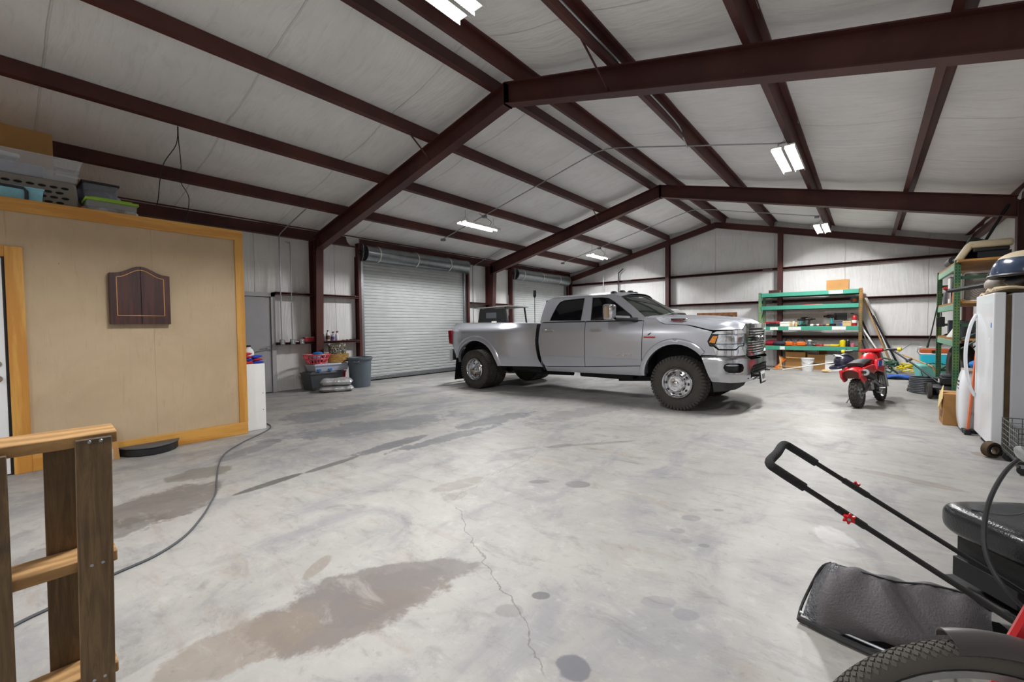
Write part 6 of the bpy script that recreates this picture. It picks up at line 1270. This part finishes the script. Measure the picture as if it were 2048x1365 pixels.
MB().bx(ox-.002, ox, FY0-7.0+.08, FY0-7.0+.11, 1.31, 1.36).build('energy_sticker', 'blue_plastic', dr); MB().bx(ox-.0015, ox, FY0-7.0+.12, FY0-7.0+.2, 1.18, 1.2).build('paper_strip', 'paper_white', dr)
MB().bx(ox+.05, ox+.78, FY0-7.0+.03, FY1-7.0-.03, .03, .09).build('plinth', 'taupe_plastic', fg)
for x in (.08, .72):
    for y in (.06, .9): MB().cyl((ox+x, FY0-7.0+y, 0), (ox+x, FY0-7.0+y, .04), .025, n=10).build('foot', 'black_plastic', fg)
# on top of the refrigerator
zf = zt+.0005
mat('tan_cloth', '#b9a88c', .85, 0, .15, 7, bump=.5, bs=18); mat('bag_dark', '#20242c', .6, 0, .2, 8, bump=.4, bs=14)
tag(MB().grid(lambda u, v: (-.36+.72*u, -.44+.88*v, .025+.02*sin(9*u+5*v)+.015*sin(17*v)), 16, 20).build('drop_cloth', 'tan_cloth', None, (1.36, 7.0, zf), solid=.02), 'tan cloth spread on top of the refrigerator', 'cloth')
zf2 = zf+.075
tag(lumpy(MB(), (0, 0, .07), (.26, .3, .07), 91, 18, .12).build('duffel_bag', 'bag_dark', None, (1.38, 6.9, zf2-.02), sharp=70), 'limp black bag on the cloth on top of the refrigerator', 'bag')
t = thing('windscreen_dome', 'rounded dome with smoky blue sides and cream top on the black bag over the refrigerator', 'dome', (1.31, 6.93, zf2+.09))
MB().grid(lambda u, v: (.30*cos(2*pi*u)*cos(v*.75)**.6, .36*sin(2*pi*u)*cos(v*.75)**.6, .02+.26*sin(v*.75)), 32, 8, cu=True).build('smoky_side', 'smoke_blue', t, sharp=70)
MB().grid(lambda u, v: (.30*cos(2*pi*u)*cos(.75+v*.81)**.6, .36*sin(2*pi*u)*cos(.75+v*.81)**.6, .02+.26*sin(.75+v*.81)), 32, 8, cu=True).build('cream_top', 'cream_vinyl', t, sharp=70)
MB().tube([(.305*cos(a_), .365*sin(a_), .02) for a_ in [2*pi*i/32 for i in range(32)]], .018, 8, closed=True).build('rim', 'black_plastic', t)
t = thing('leaf_blower', 'grey leaf blower with black tube on top of the refrigerator', 'leaf blower', (1.12, 7.36, zf2-.03)); lumpy(MB(), (0, 0, .085), (.09, .09, .085), 95, 16, .04).build('fan_housing', 'taupe_plastic', t, sharp=70); MB().tube([(-.05, .02, .09), (-.2, .2, .07), (-.34, .38, .05)], [.03, .026, .022], 10).build('tube', 'matte_black', t); MB().tube([(-.06, 0, .19), (0, 0, .26), (.08, 0, .2)], .016, 8).build('handle', 'black_plastic', t)
# white dehumidifier-like appliance, ladder, carton
p = onZ(1920, 850); t = thing('portable_air_conditioner', 'white portable air conditioner with side vents beside the orange ladder', 'appliance', (1.085, 7.87, 0), 0)
def apf(u, v):
    a_ = 2*pi*u; z = .03+.74*v; k = 1-.16*(2*abs(v-.45))**3; c_, s_ = cos(a_), sin(a_); e = .45
    return ((.2*k)*math.copysign(abs(c_)**e, c_), .18*k*math.copysign(abs(s_)**e, s_), z)
MB().grid(apf, 28, 12, cu=True).build('shell', 'fridge_white', t, sharp=70); MB().box((0, 0, .765), (.3, .4, .03)).build('top_grille', 'taupe_plastic', t, bevel=.01); MB().bx(-.17, .17, -.22, .22, 0, .05).build('base', 'black_plastic', t, bevel=.01)
for k in range(6): MB().box((-.190, -.02, .40+.045*k), (.012, .10, .02), (0, 0, 0)).build('vent_slot', 'black_plastic', t)
mat('ladder_orange', '#d9764d', .5, 0, .08, 8)
t = thing('step_ladder', 'orange folding step ladder standing between the air conditioner and the refrigerator', 'ladder', (.945, 7.57, 0), rot=(0, rad(4), 0))
for i, x in enumerate((0, .42)):
    MB().bx(x-.012, x+.012, -.02, .02, .0, 1.62).build('front_rail', 'ladder_orange', t, bevel=.004); MB().bx(x-.01, x+.01, .035, .065, 0, 1.5).build('rear_rail', 'ladder_orange', t, bevel=.004); MB().bx(x-.03, x+.03, -.035, .035, 0, .07).build('foot', 'black_plastic', t, bevel=.01)
for k in range(5): MB().bx(.012, .408, -.03, .03, .25+.28*k, .275+.28*k).build('step', 'alloy', t)
MB().bx(-.03, .45, -.05, .09, 1.60, 1.64).build('top_cap', 'ladder_orange', t, bevel=.01)
tag(lumpy(MB(), (0, 0, .05), (.12, .14, .05), 99, 12, .25).build('rag_heap', 'blue_cloth', None, (1.085, 7.9, .781)), 'blue and white rags heaped on the portable air conditioner', 'rags')
t = carton('cardboard_box', 'open brown cardboard box with pale flap in front of the air conditioner', (.935, 8.32, 0), (.3, .42, .42), 0, tape=True, marks=2)
MB().box((-.165, -.1, .36), (.006, .26, .2), (rad(38), rad(10), 0)).build('open_flap', 'box_tape', t)
# wire basket cart and flange at the foot of the refrigerator
mat('wire_zinc', '#6d706c', .4, .7, .1)
t = thing('wire_basket_cart', 'low wire basket on casters in front of the refrigerator', 'cart', (1.27, 6.10, 0)); bw, bd, b0, b1 = .23, .3, .13, .42
for z in (b0, b1): MB().tube([(-bw, -bd, z), (bw, -bd, z), (bw, bd, z), (-bw, bd, z)], .006, 6, closed=True).build('rim_wire', 'wire_zinc', t)
for k in range(8):
    x = -bw+2*bw*k/7
    for y in (-bd, bd): MB().cyl((x, y, b0), (x, y, b1), .003, n=4).build('wire', 'wire_zinc', t)
    MB().cyl((x, -bd, b0), (x, bd, b0), .003, n=4).build('wire', 'wire_zinc', t)
for k in range(10):
    y = -bd+2*bd*k/9
    for x in (-bw, bw): MB().cyl((x, y, b0), (x, y, b1), .003, n=4).build('wire', 'wire_zinc', t)
for k in range(1, 6):
    z = b0+(b1-b0)*k/6
    for x in (-bw, bw): MB().cyl((x, -bd, z), (x, bd, z), .003, n=4).build('wire', 'wire_zinc', t)
    for y in (-bd, bd): MB().cyl((-bw, y, z), (bw, y, z), .003, n=4).build('wire', 'wire_zinc', t)
MB().bx(-bw, bw, -bd, bd, .10, .125).build('base_plate', 'dark_metal', t)
for k in range(6): MB().bx(-bw+.05, bw-.02, -bd-.004, -bd-.002, b0+.05+.035*k, b0+.07+.035*k).build('printed_panel', 'black_plastic', t)
for sx, sy in ((-.19, -.26), (.19, -.26), (-.19, .26), (.19, .26)):
    c_ = MB().lathe([(.0, -.012), (.04, -.012), (.042, 0), (.04, .012), (0, .012)], 16, (sx, sy, .042), 'y').build('caster_wheel', 'black_plastic', t); MB().bx(sx-.015, sx+.015, sy-.016, sy+.016, .06, .1).build('caster_fork', 'galvanised', c_)
pf_ = (.98, 6.44, 0); t = thing('pipe_flange', 'brown ring shaped pipe flange standing by the refrigerator corner', 'flange', pf_, rad(35)); MB().lathe([(.04, -.03), (.075, -.03), (.08, .03), (.04, .03)], 22, (0, 0, .08), 'y', closed=True).build('ring', 'gasket', t); MB().lathe([(.042, -.038), (.058, -.038), (.058, -.03), (.042, -.03)], 20, (0, 0, .08), 'y', closed=True).build('inner_collar', 'black_plastic', t)
# ================================================================== foreground
def dirty_wood():
    M, N, L, b = new_nodes('pallet_wood'); tc = N.new('ShaderNodeTexCoord').outputs['Object']
    g = noise_node(N, L, tc, 5, 6, .65, 1.5, stretch=(6, 6, .5)); d = noise_node(N, L, tc, 2.2, 4, .6, .6); s = noise_node(N, L, tc, 2.6, 3, .5, .2, stretch=(.3, .3, 1.3))
    c = mixc(N, L, maprange(N, L, g, .35, .7), lin((.35, .275, .185)), lin((.47, .375, .255)))
    c = mixc(N, L, math_node(N, L, 'MULTIPLY', maprange(N, L, d, .45, .7), .7), c, lin((.27, .215, .15)))
    c = mixc(N, L, math_node(N, L, 'MULTIPLY', maprange(N, L, s, .55, .66), .75), c, lin((.16, .165, .175)))
    L.new(c, b.inputs['Base Color']); b.inputs['Roughness'].default_value = .75
    bp = N.new('ShaderNodeBump'); bp.inputs['Strength'].default_value = .4; bp.inputs['Distance'].default_value = .004; L.new(g, bp.inputs['Height']); L.new(bp.outputs[0], b.inputs['Normal'])
dirty_wood(); mk_wood('stringer_wood', (.56, .42, .25), (.68, .53, .34), (3, .8, 3), 2.2, .75)
PX0, PY0 = -2.145, .294
pl_ = thing('pallet', 'weathered wooden pallet standing on edge at the lower left', 'pallet', (PX0-.135, PY0, .003), rot=(0, rad(7.6), 0)); rn = random.Random(11)
for i, (y1, w, h) in enumerate(((0, .096, 1.0), (-.252, .1, .985), (-.50, .096, .99), (-.75, .1, 1.0), (-1.0, .098, .99))):
    MB().bx(0, .018, y1-w, y1, .0, h).build('front_slat', 'pallet_wood', pl_, bevel=.003)
for i, (y1, w) in enumerate(((-.065, .1), (-.40, .1), (-.72, .1), (-1.0, .1))):
    MB().bx(-.128, -.11, y1-w, y1, .0, .985).build('back_slat', 'pallet_wood', pl_, bevel=.003)
for z in (.03, .50, .97):
    yy = .008+rn.uniform(0, .01); MB().bx(-.11, 0, -1.1, yy, z, z+.042).build('stringer', 'stringer_wood', pl_, bevel=.004)
    for y in (-.03, -.06, -.30): MB().lathe([(0, .003), (.005, .0015), (.006, 0)], 8, (.018, y, z+.02), 'x').build('nail_head', 'galvanised', pl_)
# plastic wrap and cardboard scrap by the tan wall
p = onZ(224, 912); tag(MB().bx(-.004, .004, -.14, .14, 0, .34).build('cardboard_sheet', 'cardboard', None, (RF_X+.16, .78, 0), (0, rad(-20), .1)), 'torn cardboard sheet leaning on the tan wall behind the pallet', 'cardboard')
tag(lumpy(MB(), (0, 0, .14), (.07, .1, .14), 44, 14, .35).build('plastic_wrap', 'clear_plastic', None, (RF_X+.34, .72, 0), sharp=20), 'crumpled clear plastic wrap behind the pallet', 'plastic wrap')
# --- walk-behind mower with red knobs: two handle tubes, deck mostly out of the picture
mat('knob_red', '#c4121c', .35, 0, .06); mat('handle_black', '#141415', .4, 0, .1); mat('foam_grip', '#202022', .9, 0, .1, 30, bump=.3, bs=90)
gN, gF, lN = onZ(1546, 935, .80), onZ(1578, 893, .80), onZ(2048, 1258, .30); w_ = gF-gN; ax = (lN-gN); lF = gF+ax
MW = thing('lawn_mower', 'black mower handle with two red star knobs slanting in from the lower right', 'lawn mower', (lN.x+.42, (lN.y+lF.y)/2+.05, 0)); O_ = Vector(MW.location)
def Lc(p): return Vector(p)-O_
ext = ax*.22
MB().tube([Lc(gN+ax*.10), Lc(lN+ext)], .0105, 10).build('handle_tube', 'handle_black', MW); MB().tube([Lc(gF+ax*.10), Lc(lF+ext)], .0105, 10).build('handle_tube', 'handle_black', MW)
cn = gN-ax.normalized()*.02; cf = gF-ax.normalized()*.02; dn = ax.normalized()
MB().tube(smooth_path([Lc(gN+ax*.14), Lc(gN+ax*.03), Lc(cn+w_*.06), Lc(cn+w_*.5), Lc(cf-w_*.06), Lc(gF+ax*.03), Lc(gF+ax*.14)], 6), .0175, 12).build('grip', 'foam_grip', MW)
for base, off in ((gN, -1), (gF, 1)):
    k = base+ax*.335; n_ = w_.normalized()*off; MB().tube([Lc(k-dn*.05), Lc(k+dn*.06)], .0135, 8).build('handle_joint', 'handle_black', MW)
    mb = MB(); u_ = dn; v_ = n_.cross(dn).normalized(); N2 = 48; ring = []
    for z_ in (.014, .034):
        for i in range(N2): a_ = 2*pi*i/N2; r_ = .018+.0045*cos(6*a_); ring.append(Lc(k+n_*z_+u_*r_*cos(a_)+v_*r_*sin(a_)))
    mb.add(ring, [tuple(range(N2)), tuple(range(N2, 2*N2))]+[(i, (i+1) % N2, N2+(i+1) % N2, N2+i) for i in range(N2)]); kb = mb.build('star_knob', 'knob_red', MW, bevel=.003); MB().tube([Lc(k+n_*.034), Lc(k+n_*.038)], .006, 8).build('bolt', 'galvanised', kb)
MB().frus((.12, 0, .09), (.75, .52), (.55, .42), .16).build('deck', 'matte_black', MW, bevel=.05, segs=3); MB().box((.12, 0, .33), (.3, .3, .2)).build('engine', 'black_plastic', MW, bevel=.05)
for sx, sy, r_ in ((-.2, -.29, .11), (.45, -.29, .1), (-.2, .29, .11), (.45, .29, .1)): thick_wheel(MW, (sx+.1, sy, r_), r_, .05)
for s in (lN, lF): MB().tube([Lc(s+ext), Vector((-.12, Lc(s).y*.9, .25))], .0105, 8).build('handle_bracket', 'handle_black', MW)
# --- grass catcher bag
mat('bag_fabric', '#5b585b', .6, 0, .12, 5, bump=.25, bs=120); mat('bag_mesh', '#55565a', .35, .2, .3, 30, bump=.8, bs=60)
def wp(px, py, z): return onZ(px, py, z)
# cross sections from the left end to the right: near-bottom, near-top, far-top, far-bottom
secs = [((1606, 1232, .03), (1640, 1140, .22), (1662, 1128, .27), (1668, 1150, .12)),
        ((1640, 1252, .03), (1652, 1180, .20), (1690, 1134, .28), (1720, 1160, .10)),
        ((1712, 1276, .03), (1705, 1225, .14), (1735, 1148, .27), (1800, 1172, .08)),
        ((1790, 1290, .04), (1785, 1270, .10), (1790, 1165, .26), (1880, 1190, .08)),
        ((1850, 1300, .04), (1850, 1282, .10), (1860, 1172, .26), (1950, 1205, .08)),
        ((1925, 1300, .05), (1925, 1280, .12), (1930, 1190, .25), (2000, 1215, .08)),
        ((1985, 1290, .06), (1985, 1270, .13), (1985, 1225, .20), (2025, 1235, .08))]
rows = []
for s in secs:
    q = smooth_path([wp(*a_) for a_ in s], 6); rows.append(q)
nr = len(rows[0]); cols = [smooth_path([r_[j] for r_ in rows], 6) for j in range(nr)]
nc = len(cols[0]); GB = thing('grass_bag', 'collapsed dark grey fabric grass bag lying on the floor', 'grass bag', (rows[3][nr//2].x, rows[3][nr//2].y, 0)); OG = Vector(GB.location)
V_ = [cols[j][i]-OG+Vector((0, 0, .006*sin(i*.9+j*.5))) for i in range(nc) for j in range(nr)]
mb = MB(); mb.add(V_, [(i*nr+j, (i+1)*nr+j, (i+1)*nr+j+1, i*nr+j+1) for i in range(5, nc-1) for j in range(nr-1)]); mb.build('fabric_top', 'bag_fabric', GB, solid=.006, sharp=75)
mb = MB(); mb.add(V_, [(i*nr+j, (i+1)*nr+j, (i+1)*nr+j+1, i*nr+j+1) for i in range(0, 6) for j in range(nr-1)]); mb.build('mesh_end', 'bag_mesh', GB, solid=.004, sharp=40)
mb = MB(); mb.add([V_[j] for j in range(nr)], [tuple(range(nr))]); mb.build('end_panel', 'bag_mesh', GB, solid=.004)
fr_ = [wp(1598, 1238, .018), wp(1680, 1278, .018), wp(1775, 1320, .018), wp(1850, 1350, .02)]
MB().tube([p_-OG for p_ in fr_], .014, 8).build('frame_rod', 'handle_black', GB); MB().tube([p_-OG+Vector((.0, .03, .015)) for p_ in fr_[:3]], .006, 6).build('frame_wire', 'galvanised', GB)
MB().tube([p_-OG for p_ in smooth_path([wp(1596, 1240, .02), wp(1606, 1205, .06), wp(1640, 1140, .225), wp(1662, 1127, .275)], 4)], .006, 6).build('edge_piping', 'handle_black', GB)
MB().tube([p_-OG for p_ in smooth_path([wp(1662, 1127, .278), wp(1735, 1148, .275), wp(1790, 1164, .265), wp(1860, 1171, .265), wp(1930, 1189, .255), wp(1985, 1224, .205)], 4)], .004, 6).build('edge_piping', 'handle_black', GB)
bs_ = [r_[0] for r_ in rows]+[rows[-1][-1]]+[r_[-1] for r_ in rows[::-1]]
mb = MB(); mb.add([Vector((p_.x, p_.y, .004))-OG for p_ in bs_], [tuple(range(len(bs_)))]); mb.build('base_sheet', 'handle_black', GB, solid=.006)
# --- black vinyl seat on a metal base
mat('black_vinyl', '#17181c', .3, 0, .12, 5, bump=.15, bs=120, coat=.2)
sx0 = onZ(1918, 1188); ST = thing('mower_seat', 'black vinyl tractor seat on a steel base standing on the floor', 'seat', (sx0.x+.28, sx0.y+.12, 0), rad(38))
def cush(u, v):
    a_ = 2*pi*u; b_ = pi*v; c_, s_ = cos(a_), sin(a_); e = .5; x = .29*math.copysign(abs(c_)**e, c_)*sin(b_)**.45; y = .27*math.copysign(abs(s_)**e, s_)*sin(b_)**.45
    z = .345+.095*math.copysign(abs(cos(b_))**.6, cos(b_)); top = max(0, cos(b_))
    return (x, y, z-top*.035*(1-(x/.29)**2)*(1-.5*(y/.27)**2)-.02*top*(x > 0)*x/.29)
MB().grid(cush, 40, 22, cu=True).build('cushion', 'black_vinyl', ST, sharp=80)
def seat_top(x, y): return .44-.035*(1-(x/.29)**2)*(1-.5*(y/.27)**2)-.02*(x > 0)*x/.29-.012*(abs(x/.29)**4+abs(y/.27)**4)
for pts_ in ([(-.10, -.22), (-.12, -.05), (-.02, .0), (.1, -.02), (.2, -.16)], [(-.22, .1), (-.12, .06), (0, .08), (.1, .14), (.2, .2)]): MB().tube(smooth_path([(x, y, seat_top(x, y)) for x, y in pts_], 5), .0035, 6).build('seam', 'grey_plastic', ST)
MB().bx(-.2, .22, -.19, .19, .12, .25).build('suspension_box', 'matte_black', ST, bevel=.006); MB().bx(-.26, -.2, -.15, .15, .06, .16).build('front_bracket', 'dark_metal', ST, bevel=.004); MB().bx(-.24, .26, -.22, .22, 0.0, .02).build('base_plate', 'matte_black', ST, bevel=.003); MB().bx(-.15, .15, -.15, .15, .02, .12).build('pedestal', 'matte_black', ST)
for y, z, m_ in ((-.192, .21, 'galvanised'), (-.192, .17, 'rust_brown'), (-.192, .145, 'rust_brown')): MB().lathe([(0, -.012), (.011, -.01), (.013, 0)], 10, (-.13+.05*(z < .16), y, z), 'y').build('bolt', m_, ST)
lv = MB().tube([(.0, -.22, .2), (.05, -.3, .22), (.2, -.33, .225)], .007, 6).build('adjust_lever', 'galvanised', ST); MB().tube([(-.06, -.20, .205), (.02, -.235, .21)], .01, 8).build('lever_knob', 'knob_red', lv)
# --- bicycle in the lower right corner: front wheel, fender, fork
mat('bike_frame_red', '#a81a20', .3, 0, .08, 5, coat=.5); mat('fender_grey', '#3d3a3a', .35, 0, .06); mat('bicycle_tire', '#4a4742', .8, 0, .12, 12)
bw_ = thing('bicycle', 'bicycle with grey fender and red frame in the lower right corner', 'bicycle', (.215, 1.217, 0), rad(26), rot=(rad(-5), 0, rad(26))); bz_ = .372; RB = .345
def btire():
    mb = MB(); n = 72; m_ = 14
    def fn(u, v):
        a_ = 2*pi*u; b_ = 2*pi*v; r_ = .024; k = r_*(1+.0*cos(8*b_)); return ((RB-r_+k*cos(b_))*cos(a_), k*sin(b_)*1.0, (RB-r_+k*cos(b_))*sin(a_))
    mb.grid(fn, n, m_, cu=True, cv=True)
    for i in range(110):
        for j in range(-3, 4):
            b_ = j*.30; a_ = 2*pi*(i+.5*(j % 2))/110; r_ = .0245
            mb.x = Matrix.Rotation(-a_, 4, 'Y') @ Matrix.Translation((RB-.024, 0, 0)) @ Matrix.Rotation(b_, 4, 'Z') @ Matrix.Translation((r_, 0, 0)) @ Matrix.Rotation(pi/4, 4, 'X'); mb.box((0, 0, 0), (.003, .0082, .0082)); mb.x = None
    return mb
wt = btire().build('front_tire', 'bicycle_tire', bw_, (0, 0, bz_), sharp=50)
MB().lathe([(RB-.06, -.014), (RB-.045, -.016), (RB-.047, .016), (RB-.06, .014)], 48, axis='y', closed=True).build('rim', 'alloy', wt); MB().lathe([(0, -.045), (.012, -.045), (.018, -.03), (.018, .03), (.012, .045), (0, .045)], 14, axis='y').build('hub', 'alloy', wt)
for i in range(28): a_ = 2*pi*i/28; MB().cyl((.016*cos(a_), .025*(-1)**i, .016*sin(a_)), ((RB-.055)*cos(a_+.3*(-1)**(i//2)), 0, (RB-.055)*sin(a_+.3*(-1)**(i//2))), .0012, n=4).build('spoke', 'galvanised', wt)
def fendf(u, v):
    a_ = rad(-25+125*u) ; b_ = (2*v-1)*rad(82); r_ = RB+.012
    return (r_*cos(a_)*1.0+.032*cos(b_)*cos(a_)-.02*cos(a_), .036*sin(b_), bz_+r_*sin(a_)+.032*cos(b_)*sin(a_)-.02*sin(a_))
MB().grid(fendf, 30, 9).build('front_fender', 'fender_grey', bw_, solid=.003, sharp=70)
for s in (-1, 1): MB().tube([(0, s*.05, bz_), (.07, s*.05, bz_+.3), (.12, s*.04, bz_+.42)], .013, 8).build('fork_blade', 'bike_frame_red', bw_)
MB().tube([(.12, 0, bz_+.40), (.17, 0, bz_+.58)], .02, 10).build('head_tube', 'bike_frame_red', bw_); MB().tube([(.14, 0, bz_+.44), (.45, 0, .16), (.62, 0, .30)], .02, 10).build('down_tube', 'bike_frame_red', bw_); MB().tube([(.16, 0, bz_+.54), (.72, 0, .58)], .018, 10).build('top_tube', 'bike_frame_red', bw_); MB().tube([(.62, 0, .28), (.74, 0, .72)], .018, 10).build('seat_tube', 'bike_frame_red', bw_)
wr = btire().build('rear_tire', 'bicycle_tire', bw_, (1.05, 0, bz_), sharp=50); MB().lathe([(RB-.06, -.014), (RB-.045, -.016), (RB-.047, .016), (RB-.06, .014)], 40, axis='y', closed=True).build('rim', 'alloy', wr)
for s in (-1, 1): MB().tube([(.62, s*.03, .29), (1.05, s*.055, bz_)], .01, 8).build('chain_stay', 'bike_frame_red', bw_); MB().tube([(.73, s*.03, .68), (1.05, s*.055, bz_)], .009, 8).build('seat_stay', 'bike_frame_red', bw_)
MB().tube(smooth_path([(.17, 0, bz_+.58), (.19, 0, bz_+.66), (.2, .15, bz_+.7), (.28, .28, bz_+.70)], 4), .011, 8).build('handlebar', 'alloy', bw_); MB().tube(smooth_path([(.2, 0, bz_+.68), (.2, -.15, bz_+.7), (.28, -.28, bz_+.70)], 4), .011, 8).build('handlebar', 'alloy', bw_)
lumpy(MB(), (.76, 0, .79), (.13, .07, .04), 5, 14, .05).build('saddle', 'black_vinyl', bw_)
cb = [onZ(2075, 895, .93), onZ(2048, 912, .9), onZ(2010, 945, .86), onZ(1978, 1005, .8), onZ(1968, 1080, .72), onZ(1985, 1140, .66), onZ(2030, 1200, .6), onZ(2090, 1250, .55)]
MI = (Matrix.Translation((.215, 1.217, 0)) @ Euler((rad(-5), 0, rad(26))).to_matrix().to_4x4()).inverted()
MB().tube(smooth_path([MI @ p_ for p_ in cb], 6), .0065, 8).build('brake_cable', 'black_wire', bw_)
# ================================================================== conduits under the roof and on the gable wall
def under(x, y, off=-.02): return (x, y, roofz(x)+off)
def box_at(p, label): tag(MB().bx(-.05, .05, -.05, .05, -.03, .03).build('junction_box', 'galvanised', None, p, bevel=.006), label, 'junction box', 'junction boxes under the roof')
pxs = [RX+d for d in PUR]
for Y_, nm in ((8.0, 'across the middle bay'), (13.95, 'across the far bay')):
    pipe('conduit', [under(pxs[0]-.1, Y_), under(pxs[1], Y_), under(pxs[2], Y_), under(RX-.35, Y_), under(RX, Y_, -.06), under(RX+.35, Y_), under(pxs[5], Y_), under(pxs[6], Y_)], .012, 'thin steel conduit running up and over the ridge ' + nm)
    for x, s in ((pxs[0]-.1, 'at the low left end'), (pxs[1]-.05, 'by the left light'), (pxs[6]-.06, 'by the right light')): box_at((x, Y_, roofz(x)-.045), 'small box on the conduit %s %s' % (nm, s))
pipe('conduit', [(pxs[5]+.1, 1.95, roofz(pxs[5])+.06), (pxs[5]+.1, 4.5, roofz(pxs[5])+.06), (pxs[5]+.1, 7.0, roofz(pxs[5])+.06), (pxs[5]+.05, 7.6, roofz(pxs[5])-.0), (pxs[5], 8.0, roofz(pxs[5])-.04)], .012, 'thin steel conduit running along the purlin right of the ridge')
a = onX(944, 560, XL+.06); pipe('conduit', [(XL+.1, a.y, .6), (XL+.1, a.y, 2.0), (XL+.1, a.y, 3.3), (XL+.16, a.y+.02, 3.42), (XL+.5, a.y+.05, 3.55), (XL+1.3, a.y+.12, roofz(XL+1.3)+.06)], .012, 'thin steel conduit right of the wide roll-up door')
for i, (px, zt_) in enumerate(((1207, 3.45), (1237, 3.35))):
    a = onY(px, 580, YF-.25); pipe('conduit', [(a.x, YF-.26, .8), (a.x, YF-.26, 2.0), (a.x, YF-.26, zt_)]+([(a.x+.06, YF-.26, zt_+.18), (a.x+.22, YF-.27, zt_+.3)] if i else []), .016 if i == 0 else .022, ('pale steel conduit on the gable wall left of the truck roof', 'dark conduit curving at its top on the gable wall above the truck roof')[i], 'conduit' if i == 0 else 'dark_metal')
